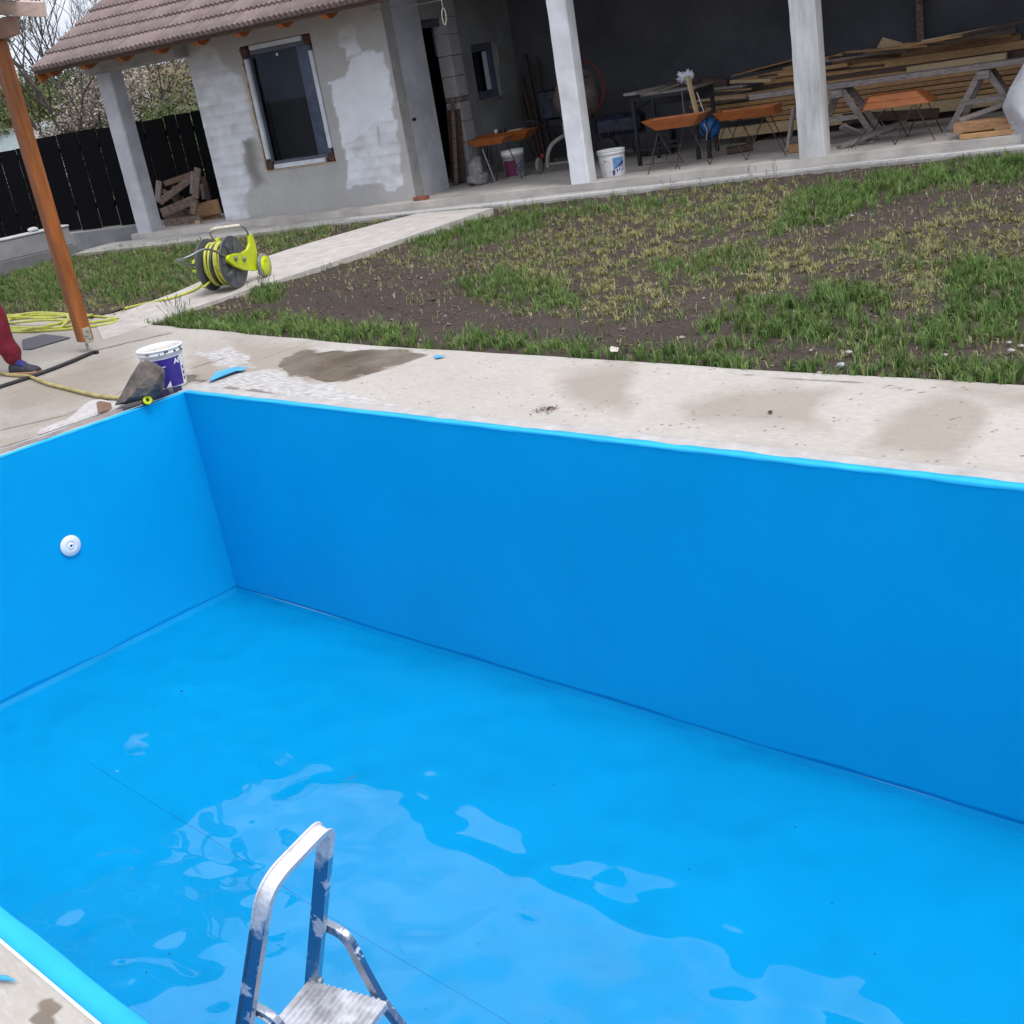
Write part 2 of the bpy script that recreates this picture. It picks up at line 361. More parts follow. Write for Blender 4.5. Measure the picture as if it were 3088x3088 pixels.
# ================================================================ SETTING
# ---- ground sheet with an opening for the pool and the deck
g = MB(); X0, X1, Y0_, Y1_ = -12.5, 12, -9, 1.0
gz = -.12
for lo, hi in (((-600, -600), (X0, 600)), ((X1, -600), (600, 600)), ((X0, -600), (X1, Y0_))):
    g.add([(lo[0], lo[1], gz), (hi[0], lo[1], gz), (hi[0], hi[1], gz), (lo[0], hi[1], gz)], [(0, 1, 2, 3)])
g.add([(X0, Y1_, gz), (X1, Y1_, gz), (X1, 600, gz), (X0, 600, gz)], [(0, 1, 2, 3)])
mm('far_ground', (.085, .08, .045), .95, var=.3, scale=.3)
tag(g.build('ground', 'far_ground'), kind='structure')

# ---- deck
EDGE = [(-13, 1.35)] + [tuple(onz(*p)[:2]) for p in ((0, 596), (120, 592), (170, 601), (215, 596), (262, 577))]
EDGE = [(-13, EDGE[1][1])] + EDGE[1:]
GL = onz(285, 613)
edge_right = [(GL[0], GL[1]), tuple(onz(700, 651)[:2]), tuple(onz(1150, 680)[:2]), tuple(onz(1600, 708)[:2]), tuple(onz(1932, 727)[:2]), (12, .85)]
WL0 = onz(262, 577)   # left foot of the walkway
ex = [p[0] for p in EDGE] + [p[0] for p in edge_right]; ey = [p[1] for p in EDGE] + [p[1] for p in edge_right]
o_ = np.argsort(ex); ex = np.array(ex)[o_]; ey = np.array(ey)[o_]
def etop(x): return np.interp(x, ex, ey) + .012 * (vnoise(x * 3, x * 0, 5) - .5) * 2

md = bpy.data.materials.new('deck_concrete'); md.use_nodes = True; t = md.node_tree; N = t.nodes; l = t.links.new; b = N['Principled BSDF']
def nn(T, **k):
    n = N.new(T)
    for a_, b_ in k.items(): setattr(n, a_, b_)
    return n
def mixc(f, a_, b_, fac=None, mode='MIX'):
    m_ = nn('ShaderNodeMix', data_type='RGBA', blend_type=mode)
    if hasattr(f, 'default_value'): l(f, m_.inputs[0])
    else: m_.inputs[0].default_value = f
    for i, q in ((6, a_), (7, b_)):
        if hasattr(q, 'default_value'): l(q, m_.inputs[i])
        else: m_.inputs[i].default_value = (*q, 1)
    return m_.outputs[2]
def attr_(n_): a_ = nn('ShaderNodeAttribute', attribute_name=n_); return a_.outputs['Fac']
tcn = nn('ShaderNodeTexCoord'); P_ = tcn.outputs['Object']
def noise_(scale, det=5, stretch=(1, 1, 1), rot=0):
    mpn = nn('ShaderNodeMapping'); mpn.inputs['Scale'].default_value = stretch; mpn.inputs['Rotation'].default_value = (0, 0, rot); l(P_, mpn.inputs[0])
    n_ = nn('ShaderNodeTexNoise'); n_.inputs['Scale'].default_value = scale; n_.inputs['Detail'].default_value = det; n_.inputs['Roughness'].default_value = .6; l(mpn.outputs[0], n_.inputs['Vector']); return n_.outputs[0]
def ramp_(x, p0, p1, c0=(0, 0, 0), c1=(1, 1, 1)):
    r_ = nn('ShaderNodeValToRGB'); r_.color_ramp.elements[0].position = p0; r_.color_ramp.elements[1].position = p1
    r_.color_ramp.elements[0].color = (*c0, 1); r_.color_ramp.elements[1].color = (*c1, 1); l(x, r_.inputs[0]); return r_.outputs[0]
def math_(op, a_, b_=None, clamp=False):
    m_ = nn('ShaderNodeMath', operation=op, use_clamp=clamp)
    for i, q in enumerate((a_, b_)):
        if q is None: continue
        if hasattr(q, 'default_value'): l(q, m_.inputs[i])
        else: m_.inputs[i].default_value = q
    return m_.outputs[0]
big = noise_(1.1, 6); fine = noise_(26, 6); streak = noise_(14, 6, (1, 5, 1), R(12)); trowel = noise_(24, 5, (1, 9, 1), R(8))
base = mixc(ramp_(big, .35, .65), (.395, .368, .338), (.465, .437, .405))
base = mixc(math_('MULTIPLY', ramp_(fine, .35, .7), .5), base, (.35, .315, .28))
base = mixc(math_('MULTIPLY', ramp_(streak, .52, .66), .35), base, (.58, .56, .54))
base = mixc(math_('MULTIPLY', ramp_(trowel, .58, .68), .4), base, (.30, .275, .245)); vo = nn('ShaderNodeTexVoronoi'); vo.inputs['Scale'].default_value = 17; l(P_, vo.inputs['Vector'])
pits = math_('MULTIPLY', ramp_(vo.outputs['Distance'], .07, .15, (1, 1, 1), (0, 0, 0)), ramp_(noise_(3.5, 3), .42, .55))
base = mixc(math_('MULTIPLY', pits, .75), base, (.12, .105, .095))
sn = noise_(7, 6)
def soft(a_, amt=.5): # ragged edge
    s_ = math_('ADD', a_, math_('MULTIPLY', math_('SUBTRACT', sn, .5), amt)); return ramp_(s_, .40, .60)
stain = math_('MULTIPLY', ramp_(math_('ADD', attr_('stain'), math_('MULTIPLY', math_('SUBTRACT', sn, .5), .6)), .15, .80), .80); wet = soft(attr_('wet'), .45); lite = soft(attr_('lite'), .9); dust = attr_('tone')
base = mixc(math_('MULTIPLY', dust, 1.0), base, (.26, .235, .205))
base = mixc(math_('MULTIPLY', stain, .8), base, (.25, .205, .165))
base = mixc(math_('MULTIPLY', lite, .85), base, mixc(ramp_(noise_(13, 6, (1, 4.5, 1), R(14)), .38, .64), (.30, .29, .285), (.60, .59, .60)))
base = mixc(math_('MULTIPLY', wet, .93), base, mixc(ramp_(noise_(4, 6), .35, .65), (.115, .085, .06), (.215, .175, .135)))
base = mixc(math_('MULTIPLY', attr_('crack'), .8), base, (.06, .055, .05))
l(base, b.inputs['Base Color'])
rg = nn('ShaderNodeMapRange'); l(wet, rg.inputs[0]); rg.inputs['To Min'].default_value = .85; rg.inputs['To Max'].default_value = .14; l(rg.outputs[0], b.inputs['Roughness'])
bn = nn('ShaderNodeBump'); bn.inputs['Distance'].default_value = .012
hsum = math_('ADD', math_('MULTIPLY', fine, .35), math_('MULTIPLY', pits, -.8)); hsum = math_('ADD', hsum, math_('MULTIPLY', streak, .3))
l(hsum, bn.inputs['Height']); l(math_('SUBTRACT', .7, math_('MULTIPLY', wet, .62)), bn.inputs['Strength']); l(bn.outputs[0], b.inputs['Normal'])
MT['deck'] = md

def c68(n, pts):  # crops used when tracing the stains
    o = {60: (0, 600, .4658), 61: (900, 800, .5176), 62: (2200, 1000, .4596), 63: (0, 1100, .3106), 64: (350, 980, .2329), 65: (0, 850, .3209), 66: (0, 2500, .3623)}[n]
    return [((o[0] + x * o[2]) / S, (o[1] + y * o[2]) / S) for x, y in pts]
WET = [c68(61, [(-130, 560), (0, 500), (300, 500), (640, 485), (745, 520), (650, 565), (400, 650), (280, 690), (160, 690), (60, 640), (-60, 660)]),
       c68(64, [(870, 650), (1190, 655), (1190, 720), (1000, 705), (880, 745)]), c68(64, [(1650, 850), (1932, 850), (2250, 950), (1932, 955), (1650, 900)]),
       c68(64, [(1300, 820), (1420, 785), (1600, 830), (1500, 870), (1350, 860)]), c68(66, [(215, 1640), (260, 1540), (330, 1440), (440, 1420), (480, 1530), (400, 1600), (380, 1700)]), c68(66, [(375, 1400), (410, 1370), (450, 1390), (430, 1415)]), c68(66, [(170, 1560), (210, 1540), (215, 1590), (190, 1600)])]
LITE = [c68(64, [(1000, 350), (1500, 290), (1760, 420), (1740, 520), (1300, 540), (1180, 480)]), c68(64, [(880, 770), (1100, 700), (1932, 560), (2300, 640), (2600, 800), (2400, 960), (1932, 960), (1000, 830)]),
        c68(61, [(-60, 700), (0, 690), (200, 700), (400, 780), (900, 860), (700, 870), (200, 800), (-100, 770)]), c68(61, [(-30, 540), (60, 490), (330, 480), (440, 478), (150, 520), (30, 545)])]
STAIN = [c68(64, [(880, 560), (1000, 330), (1500, 250), (1932, 180), (2400, 220), (2700, 330), (2500, 900), (1932, 970), (1000, 850)]), c68(60, [(150, 1180), (700, 1090), (860, 1060), (860, 1180), (600, 1300), (100, 1400), (-100, 1300)]), c68(62, [(0, 400), (350, 350), (700, 390), (600, 470), (565, 580), (650, 640), (400, 600), (0, 600), (-250, 560), (-300, 480)]),
         c68(62, [(1330, 420), (1500, 400), (1690, 500), (1720, 600), (1620, 700), (1480, 840), (1250, 830), (850, 760), (970, 680), (1010, 620), (1120, 560), (1210, 480)]),
         c68(62, [(1400, 340), (2100, 380), (2100, 480), (1700, 470), (1450, 400)]), c68(61, [(1500, 650), (1932, 560), (1932, 850), (1650, 800), (1550, 730)]),
         c68(60, [(330, 1130), (560, 1040), (830, 1000), (870, 1060), (560, 1200), (360, 1190)]), c68(60, [(0, 1430), (300, 1400), (560, 1350), (690, 1330), (480, 1450), (200, 1480), (0, 1500)]),
         c68(60, [(0, 1540), (250, 1500), (420, 1480), (200, 1560), (0, 1640)]), c68(61, [(-420, 420), (0, 450), (0, 520), (-300, 560)])]
TONE = [(c68(60, [(-400, 830), (1110, 870), (900, 1010), (850, 1260), (650, 1290), (0, 1600), (-400, 1800)]), .28), (c68(60, [(560, 1050), (830, 1000), (820, 1130), (640, 1200), (330, 1180)]), .5), (c68(60, [(0, 860), (350, 810), (700, 830), (940, 830), (1110, 870), (640, 985), (560, 960), (0, 1180)]), .45), (c68(60, [(150, 1200), (700, 1000), (1200, 870), (1240, 960), (900, 1010), (850, 1260), (650, 1290)]), .12),
        (c68(62, [(0, 710), (700, 790), (2000, 930), (2000, 1060), (0, 800)]), .30), (c68(60, [(0, 1440), (900, 1240), (870, 1290), (0, 1560)]), .25)]
CRACK = [(c68(60, [(0, 1222), (560, 1000), (640, 975), (1110, 868)]), 1.2), (c68(60, [(820, 818), (940, 830)]), 1.5), (c68(62, [(0, 272), (450, 315), (800, 330), (1020, 350), (1330, 415)]), .8), (c68(60, [(0, 1500), (420, 1400), (720, 1290), (800, 1240)]), 1.0),
         (c68(60, [(0, 1608), (420, 1490), (830, 1350)]), 1.3), (c68(64, [(980, 560), (1400, 430)]), .9)]
def deckpatch(name, xs, ylo, yhi, dy):
    X = np.repeat(xs[None, :], max(3, int(np.max(yhi(xs) - ylo(xs)) / dy) + 1), 0); n = X.shape[0]
    T_ = np.linspace(0, 1, n)[:, None]; Y = ylo(xs)[None, :] * (1 - T_) + yhi(xs)[None, :] * T_
    Z = .004 * (fbm(X * 1.7, Y * 1.7, 3) - .5); P = proj(np.stack([X, Y, Z], -1)); px, py = P[..., 0], P[..., 1]
    jx = px + 34 * (fbm(X * 5, Y * 5, 11) - .5); jy = py + 20 * (fbm(X * 5, Y * 5, 12) - .5)
    def acc(polys, sft): 
        a_ = np.zeros(px.shape)
        for q in polys: a_ = np.maximum(a_, spoly(jx, jy, q, sft))
        return a_
    tone = np.zeros(px.shape)
    for q, s_ in TONE: tone = np.maximum(tone, s_ * spoly(jx, jy, q, 8))
    crack = np.zeros(px.shape)
    for q, wd in CRACK: crack = np.maximum(crack, np.clip(1.3 - dseg(px, py + 1.5 * (vnoise(X * 14, Y * 14, 2) - .5), q) / wd, 0, 1))
    vis = (px > -200) & (px < 2130) & (py > 400) & (py < 2100)
    W_, S_, L_ = acc(WET, 9) * vis, acc(STAIN, 26) * vis, acc(LITE, 16) * vis
    return gridmesh(name, X, Y, Z, 'deck', attrs=dict(wet=W_, stain=S_, lite=L_, tone=tone * vis, crack=crack * vis))
c_ = lambda v: (lambda x: np.full_like(x, v))
dk = deckpatch('paving', np.arange(-6.5, -.155, .022), c_(-4.5), etop, .022)
parts = [dk, deckpatch('p', np.arange(-13, -6.49, .13), c_(-9), etop, .1), deckpatch('p', np.linspace(-6.5, -.16, 20), c_(-9), c_(-4.5), .4),
         deckpatch('p', np.arange(-.16, 7.3, .022), c_(.06), etop, .022), deckpatch('p', np.linspace(7.278, 12, 60), c_(-9), etop, .1),
         deckpatch('p', np.arange(-.16, 7.3, .03), c_(-5.2), c_(-3.142), .03), deckpatch('p', np.linspace(-.16, 7.29, 20), c_(-9), c_(-5.2), .4)]
for o in parts[1:]: pass
def join(objs, name):
    dg_ = bmesh.new()
    for o in objs: dg_.from_mesh(o.data)
    me = objs[0].data; dg_.to_mesh(me); dg_.free()
    for o in objs[1:]: bpy.data.objects.remove(o)
    me.shade_smooth(); objs[0].name = name; return objs[0]
tag(join(parts, 'paving'), kind='structure')
# rough mortar bands between deck and pool shell
bandm = MB()
rgx = np.linspace(-.16, 7.2, 180)
for y0, y1, f_ in ((.045, .062, 0),):
    pass
# ---- pool ------------------------------------------------------
pool = thing('swimming_pool', (0, 0, -1.375), 'rectangular in-ground swimming pool lined with bright blue sheet, shallow water on its floor', 'swimming pool')
D_, PW, PL = -1.375, -3.085, 7.1
def wallgrid(name, p0, p1, inward, m='liner'):
    p0 = np.array(p0); p1 = np.array(p1); Ln = np.linalg.norm(p1 - p0); s_ = np.linspace(0, Ln, int(Ln / .06)); z_ = np.linspace(0, -1.350, 28)
    Sx, Zz = np.meshgrid(s_, z_); off = (.006 * (fbm(Sx * 1.3, Zz * 1.3, 9, 2) - .5)) * np.clip(-Zz * 8, 0, 1) * np.clip(Sx * 4, 0, 1) * np.clip((Ln - Sx) * 4, 0, 1)
    d = (p1 - p0) / Ln; inn = np.array(inward)
    X = p0[0] + d[0] * Sx + inn[0] * off; Y = p0[1] + d[1] * Sx + inn[1] * off
    o = gridmesh(name, X, Y, Zz - D_ * 1.0 * 0, m); o.parent = pool; o.matrix_parent_inverse = Matrix.Translation((0, 0, 1.375)); return o
wallgrid('pool_wall', (0, 0), (PL, 0), (0, -1)); wallgrid('pool_wall', (0, PW), (0, 0), (1, 0))
wallgrid('pool_wall', (PL, PW), (0, PW), (0, 1)); wallgrid('pool_wall', (PL, 0), (PL, PW), (-1, 0))
cv = MB(); cz0 = -1.350; q = .022
ring0 = [(0, 0), (PL, 0), (PL, PW), (0, PW)]; ring1 = [(q, -q), (PL - q, -q), (PL - q, PW + q), (q, PW + q)]
cv.add([(*p, cz0) for p in ring0] + [(*p, D_) for p in ring1], [(i, (i + 1) % 4, 4 + (i + 1) % 4, 4 + i) for i in range(4)]); cv.build('cove_strip', 'liner', pool)
fl = MB(); fl.add([(*p, D_) for p in ring1], [(0, 1, 2, 3)]); fl.build('pool_floor', 'liner', pool)
def lip(name, p0, p1, out, wd, seed, rag=0.):
    """folded liner rim: slightly raised rolled edge"""
    p0 = np.array(p0, float); p1 = np.array(p1, float); Ln = np.linalg.norm(p1 - p0); s_ = np.linspace(0, Ln, int(Ln / .025)); d = (p1 - p0) / Ln; out = np.array(out)
    prof = [(-.002, -.008), (-.004, -.001), (.002, .005), (wd * .5, .0045), (wd, .003), (wd + .002, -.02)]
    X = []; Y = []; Z = []
    for i, (o_, z_) in enumerate(prof):
        jt = (vnoise(s_ * 9, s_ * 0 + i, seed) - .5) * .004 + (rag * (vnoise(s_ * 14, s_ * 0, seed + 4) - .35) * (i >= 4))
        ww = o_ + jt + (1 if i >= 2 else 0) * .006 * (vnoise(s_ * 1.1, s_ * 0, seed + 2) - .5)
        X.append(p0[0] + d[0] * s_ + out[0] * ww); Y.append(p0[1] + d[1] * s_ + out[1] * ww); Z.append(z_ + .003 * (vnoise(s_ * 6, s_ * 0 + i, seed + 1) - .5))
    o = gridmesh(name, np.array(X), np.array(Y), np.array(Z), 'lip', smooth=False); o.parent = pool; o.matrix_parent_inverse = Matrix.Translation((0, 0, 1.375)); return o
lip('rim_strip', (0, 0), (PL, 0), (0, 1), .042, 1, .012); lip('rim_strip', (0, PW), (0, 0), (-1, 0), .022, 2, .012)
lip('rim_strip', (PL, PW), (0, PW), (0, -1), .052, 3); lip('rim_strip', (PL, 0), (PL, PW), (1, 0), .05, 4)
# pale bead along the near rim
bd = MB(); bd.tube([(0, PW - .055, .002), (PL, PW - .055, .002)], .004, 6); bd.build('edge_bead', 'plastic_white', pool)
mm('seam', (.001, .328, .665), .5, var=.05)
fs = MB(); sm_ = [onz(x_, y_, D_ + .001) for x_, y_ in ((170, 1440), (300, 1522), (420, 1596), (610, 1722), (760, 1812), (900, 1893), (1000, 1955))]; fs.tube(smoothpts(sm_, 4), .0016, 4); fs.build('floor_seam', 'seam', pool)
# inlet nozzle on the short wall
q = ray(134, 1030); tt = (0.012 - CAM[0]) / q[0]; nzp = CAM + q * tt
nzm = MB(); nzm.lathe(nzp - np.array([.01, 0, 0]), [(.062, 0), (.064, .006), (.060, .012), (.030, .015)], 36, (1, 0, 0), True, False); nozzle = nzm.build('inlet_nozzle', 'plastic_white', pool, True)
n2 = MB(); n2.lathe(nzp + np.array([.003, 0, 0]), [(.030, .002), (.026, -.004), (.020, .001), (.018, .004), (.007, .004), (.006, -.004)], 28, (1, 0, 0), False, False); n2.build('nozzle_eyeball', 'plastic_white', nozzle, True)
n3 = MB(); n3.lathe(nzp + np.array([.001, 0, 0]), [(.0065, 0), (.0065, .004)], 14, (1, 0, 0)); n3.build('nozzle_hole', 'dark_hole', nozzle)
# water film
xs = np.linspace(-.004, PL + .004, 240); ys = np.linspace(PW - .004, .004, 110); X, Y = np.meshgrid(xs, ys)
hgt = 1.0 * (fbm(X * 2.7 + .6 * Y, Y * 4.2 - .5 * X, 21, 2) - .5) * .021 + .0090 * (vnoise(X * 5.5 + 1.3 * vnoise(X * 2, Y * 2, 4), Y * 8, 77) - .5) + .0042 * (vnoise(X * 9 + Y * 2, Y * 13, 78) - .5) + .003 * (vnoise(X * 1.1, Y * 1.1, 5) - .5)
Zw = -1.336 + hgt * (.65 + .6 * vnoise(X * .8, Y * .8, 8))
mw = bpy.data.materials.new('water'); mw.use_nodes = True; t = mw.node_tree; t.nodes.clear(); N2 = t.nodes
tr = N2.new('ShaderNodeBsdfTransparent'); tr.inputs[0].default_value = (.88, 1, 1, 1); gl = N2.new('ShaderNodeBsdfGlossy'); gl.inputs['Roughness'].default_value = .004
fr = N2.new('ShaderNodeFresnel'); fr.inputs['IOR'].default_value = 1.50; ms = N2.new('ShaderNodeMixShader'); mo = N2.new('ShaderNodeOutputMaterial')
t.links.new(fr.outputs[0], ms.inputs[0]); t.links.new(tr.outputs[0], ms.inputs[1]); t.links.new(gl.outputs[0], ms.inputs[2]); t.links.new(ms.outputs[0], mo.inputs[0])
MT['water'] = mw
tag(gridmesh('water', X, Y, Zw, 'water'), kind='structure')

# ---- mortar along the rims (rough cement fillet)
def band(name, pts0, wd, m, z0=.006, seed=0, amp=1.):
    P0 = np.array(smoothpts([(*p, 0) for p in pts0], 30)); n = len(P0); d = np.gradient(P0, axis=0); nr = np.stack([-d[:, 1], d[:, 0]], -1); nr /= np.linalg.norm(nr, axis=1)[:, None]
    k = 7; X = []; Y = []; Z = []
    for i in range(k):
        f_ = i / (k - 1); ww = (wd(np.arange(n) / n) * f_)
        X.append(P0[:, 0] + nr[:, 0] * ww); Y.append(P0[:, 1] + nr[:, 1] * ww)
        Z.append(z0 + .010 * amp * math.sin(math.pi * f_) + .007 * amp * (fbm(X[-1] * 20, Y[-1] * 20, seed, 3) - .5) - (.02 if i == k - 1 else 0))
    return gridmesh(name, np.array(X), np.array(Y), np.array(Z), m)
o = band('mortar_strip', [(-.03, -3.1), (-.03, -1.5), (-.03, -.02)], lambda s_: .07 + .05 * vnoise(s_ * 12, s_ * 0, 3), 'mortar', seed=3)
tag(o, kind='structure')
o = band('mortar_strip', [(-.05, .045), (3, .045), (7.1, .045)], lambda s_: .085 + .02 * vnoise(s_ * 6, s_ * 0, 4), 'rim_mortar', z0=.001, seed=5, amp=.3)
tag(o, kind='structure')

# ---- lawns (soil)
ms_ = bpy.data.materials.new('soil'); ms_.use_nodes = True; t = ms_.node_tree; N = t.nodes; l = t.links.new; b = N['Principled BSDF']
tcn = nn('ShaderNodeTexCoord'); P_ = tcn.outputs['Object']
s1 = noise_(2.2, 6); s2 = noise_(38, 6); s3 = noise_(9, 5)
base = mixc(ramp_(s1, .3, .7), (.030, .019, .015), (.056, .038, .031)); base = mixc(math_('MULTIPLY', ramp_(s2, .5, .75), .6), base, (.105, .075, .06)); base = mixc(math_('MULTIPLY', ramp_(s3, .6, .75), .35), base, (.05, .034, .028))
l(base, b.inputs['Base Color']); b.inputs['Roughness'].default_value = .95; bn = nn('ShaderNodeBump'); bn.inputs['Strength'].default_value = 1; bn.inputs['Distance'].default_value = .02; l(s2, bn.inputs['Height']); l(bn.outputs[0], b.inputs['Normal'])
MT['soil'] = ms_
# walkway line points (disp. edges) : left edge and right edge of the slab path
WR = [(285, 612, 2.0), (375, 577, 0), (470, 545, 0), (600, 504, 0), (760, 450, 0), (930, 392, 0)]
WLp = [(262, 577, 0), (330, 552, 0), (430, 508, 0), (560, 465, 0), (700, 425, 0), (790, 402, 0)]
def onwalk(x, y):
    z = .02
    for _ in range(8): p = onz(x, y, z); z = zwalk(p[:2] @ HY)
    p[2] = z; return p
WRw = [onwalk(x, y) for x, y, _ in WR]; WLw = [onwalk(x, y) for x, y, _ in WLp]
TER = 0.20; APR = .125     # veranda floor and apron heights
UE = 6.36                  # outer edge of the apron
# soil sheets: fine grid in front of the house
xs = np.arange(-13.2, 9.2, .045); ys = np.arange(.9, 10.5, .045); X, Y = np.meshgrid(xs, ys); Uu = X * HY[0] + Y * HY[1]
Z = zground(X, Y) + .020 * (fbm(X * 2.2, Y * 2.2, 31, 3) - .5) + .040 * (fbm(X * 10, Y * 10, 33, 3) - .5)
Xc = X[:-1, :-1]; Yc = Y[:-1, :-1]; mask = (Yc > etop(Xc) - .03) & (Uu[:-1, :-1] < UE + .12)
wk = [tuple(p[:2]) for p in WRw] + [tuple(p[:2]) for p in WLw[::-1]]
mask &= ~(spoly(Xc, Yc, wk, .001) * (dseg(Xc, Yc, wk + wk[:1]) > .08) > .5)
tag(gridmesh('soil', X, Y, Z, 'soil', mask), kind='structure')
mm('walk', (.47, .44, .415), .85, var=.09, scale=7, bump=.35, bscale=45)
wm = MB(); n_ = 14
def resamp(P, n):
    P = np.array(P); d = np.r_[0, np.cumsum(np.linalg.norm(np.diff(P, axis=0), axis=1))]; s_ = np.linspace(0, d[-1], n); return np.stack([np.interp(s_, d, P[:, i]) for i in range(3)], -1)
for P_l in (WLw, WRw):
    e_ = P_l[0] - P_l[1]; e_[2] = 0; e_ /= np.linalg.norm(e_); P_l.insert(0, np.array([P_l[0][0] + e_[0] * .5, P_l[0][1] + e_[1] * .5, .006]))
A_ = resamp(WLw, n_); B_ = resamp(WRw, n_)
A_[0][2] = B_[0][2] = .006
vv = [*A_, *B_, *(A_ - [0, 0, .15]), *(B_ - [0, 0, .15])]
ff = []
for i in range(n_ - 1): ff += [(i, i + 1, n_ + i + 1, n_ + i), (n_ + i, n_ + i + 1, 3 * n_ + i + 1, 3 * n_ + i), (i + 1, i, 2 * n_ + i, 2 * n_ + i + 1)]
wm.add(vv, ff); tag(wm.build('garden_path', 'walk'), kind='structure')

# ---- veranda floor and apron
mm('floor', (.50, .465, .435), .9, var=.16, scale=2.2, bump=.25, bscale=40)
mm('apron', (.36, .345, .33), .9, var=.16, scale=3.5, bump=.35, bscale=40)
tf = MB(); tf.box((-7.05, 6.86, -.1), (7.5, 12.0, TER), H3); 
tag(tf.build('veranda_floor', 'floor'), kind='structure')
ap = MB(); ap.prism([(-7.45, 6.05), (-5.5, 6.12), (-2.3, 6.42), (-1.0, 6.30), (1.0, 6.45), (2.5, 6.52), (4.3, 6.40), (7.5, 6.3), (7.5, 6.855), (-7.45, 6.855)], -.1, APR, H3)
tag(ap.build('apron', 'apron'), kind='structure')
ap = MB(); ap.prism([(-3.2, 6.44), (-1.0, 6.33), (1.0, 6.48), (2.5, 6.55), (4.3, 6.43), (7.5, 6.33), (7.5, 6.60), (-1.0, 6.58), (-3.2, 6.6)], APR + .001, APR + .018, H3)
tag(ap.build('apron_edge', 'mortar_light'), kind='structure')

# ---- hills
mh = mat('hillside', (.17, .10, .065), .95, var=.35, scale=.35, dark=(.075, .085, .035), bump=1, bscale=2)
XX, YY = np.meshgrid(np.linspace(-420, 60, 90), np.linspace(60, 420, 60)); dd = np.hypot(XX - 6, YY + 4)
ZZ = -1 + np.clip((dd - 60) / 90, 0, 1) ** 1.3 * (6.5 + 7 * (fbm(XX * .012, YY * .012, 4, 3) - .5)) + np.clip((dd - 200) / 200, 0, 1) * 6 + 2.2 * (fbm(XX * .07, YY * .07, 6, 3) - .5)
tag(gridmesh('hill', XX, YY, ZZ, mh), kind='structure')
XX, YY = np.meshgrid(np.linspace(-420, -14, 90), np.linspace(-60, 62, 40)); dd = np.hypot(XX - 6, YY + 4)
ZZ = -1.1 + np.clip((dd - 60) / 90, 0, 1) ** 1.3 * (6 + 7 * (fbm(XX * .012, YY * .012, 4, 3) - .5)) + np.clip((dd - 200) / 200, 0, 1) * 6 + 2.2 * (fbm(XX * .07, YY * .07, 6, 3) - .5)
tag(gridmesh('hill', XX, YY, ZZ, mh), kind='structure')

# ================================================================ HOUSE
HZ = .14
house = thing('outbuilding', hw(-4.1, 7.15, HZ), 'grey plastered building with brown tiled roof, one large window and an open veranda', 'house')
def hbox(name, lo, hi, m, parent=house, bevel=0., label=None):
    mb = MB(); mb.box(lo, hi, H3); o = mb.build(name, m, parent, bevel=bevel)
    if label: o['label'] = label
    return o
# front wall in cement render with uneven white brush-on patches, traced on the wall
mf = bpy.data.materials.new('front_render'); mf.use_nodes = True; t = mf.node_tree; N = t.nodes; l = t.links.new; b = N['Principled BSDF']
tcn = nn('ShaderNodeTexCoord'); P_ = tcn.outputs['Object']
g1 = noise_(1.6, 6); g2 = noise_(22, 6); g3 = noise_(5, 6)
base = mixc(ramp_(g1, .35, .65), (.40, .392, .385), (.50, .492, .485)); base = mixc(math_('MULTIPLY', ramp_(g2, .35, .7), .25), base, (.36, .35, .335))
wt = attr_('white'); wv = ramp_(math_('ADD', wt, math_('MULTIPLY', math_('SUBTRACT', g3, .5), .25)), .34, .62)
base = mixc(math_('MULTIPLY', wv, attr_('dens')), base, mixc(ramp_(g3, .3, .7), (.72, .74, .80), (.82, .84, .89)))
base = mixc(attr_('damp'), base, (.20, .19, .175)); base = mixc(math_('MULTIPLY', attr_('crackw'), .7), base, (.10, .095, .09))
l(base, b.inputs['Base Color']); b.inputs['Roughness'].default_value = .85; bn = nn('ShaderNodeBump'); bn.inputs['Distance'].default_value = .006; bn.inputs['Strength'].default_value = .6; l(math_('ADD', g2, math_('MULTIPLY', attr_('dens'), g3)), bn.inputs['Height']); l(bn.outputs[0], b.inputs['Normal'])
MT['front'] = mf
def c2(p): return [K(2, *q) for q in p]
WHITE_L = c2([(95, 400), (230, 320), (330, 320), (360, 430), (490, 500), (530, 640), (560, 800), (580, 900), (500, 930), (510, 1010), (545, 1160), (520, 1280), (545, 1400), (340, 1440), (290, 1200), (200, 850), (130, 560)])
WHITE_R = c2([(1065, 520), (1170, 470), (1190, 380), (1280, 340), (1400, 320), (1440, 480), (1495, 790), (1510, 930), (1535, 1210), (1440, 1220), (1400, 1190), (1170, 1220), (1165, 1060), (1150, 930), (1110, 800), (1080, 640)])
WHITE_R2 = c2([(1120, 180), (1220, 150), (1270, 350), (1160, 390), (1130, 300)])
DENSE_R = c2([(1065, 520), (1170, 470), (1200, 380), (1400, 320), (1440, 480), (1495, 790), (1370, 800), (1290, 880), (1150, 930), (1110, 800)])
DAMP = c2([(490, 930), (560, 900), (640, 1180), (580, 1200), (535, 1100)])
Wt = .20
a0, a1, wa0, wa1, wz0, wz1 = -5.59, -2.6, -4.73, -3.65, .765, 2.25
xs = np.unique(np.r_[np.arange(a0, a1, .022), a1, wa0, wa1]); zs = np.unique(np.r_[np.arange(HZ, 2.9, .022), wz0, wz1]); A, Z = np.meshgrid(xs, zs)
Xw = A * HX[0] + 7.15 * HY[0]; Yw = A * HX[1] + 7.15 * HY[1]; Pp = proj(np.stack([Xw, Yw, Z], -1)); px, py = Pp[..., 0], Pp[..., 1]
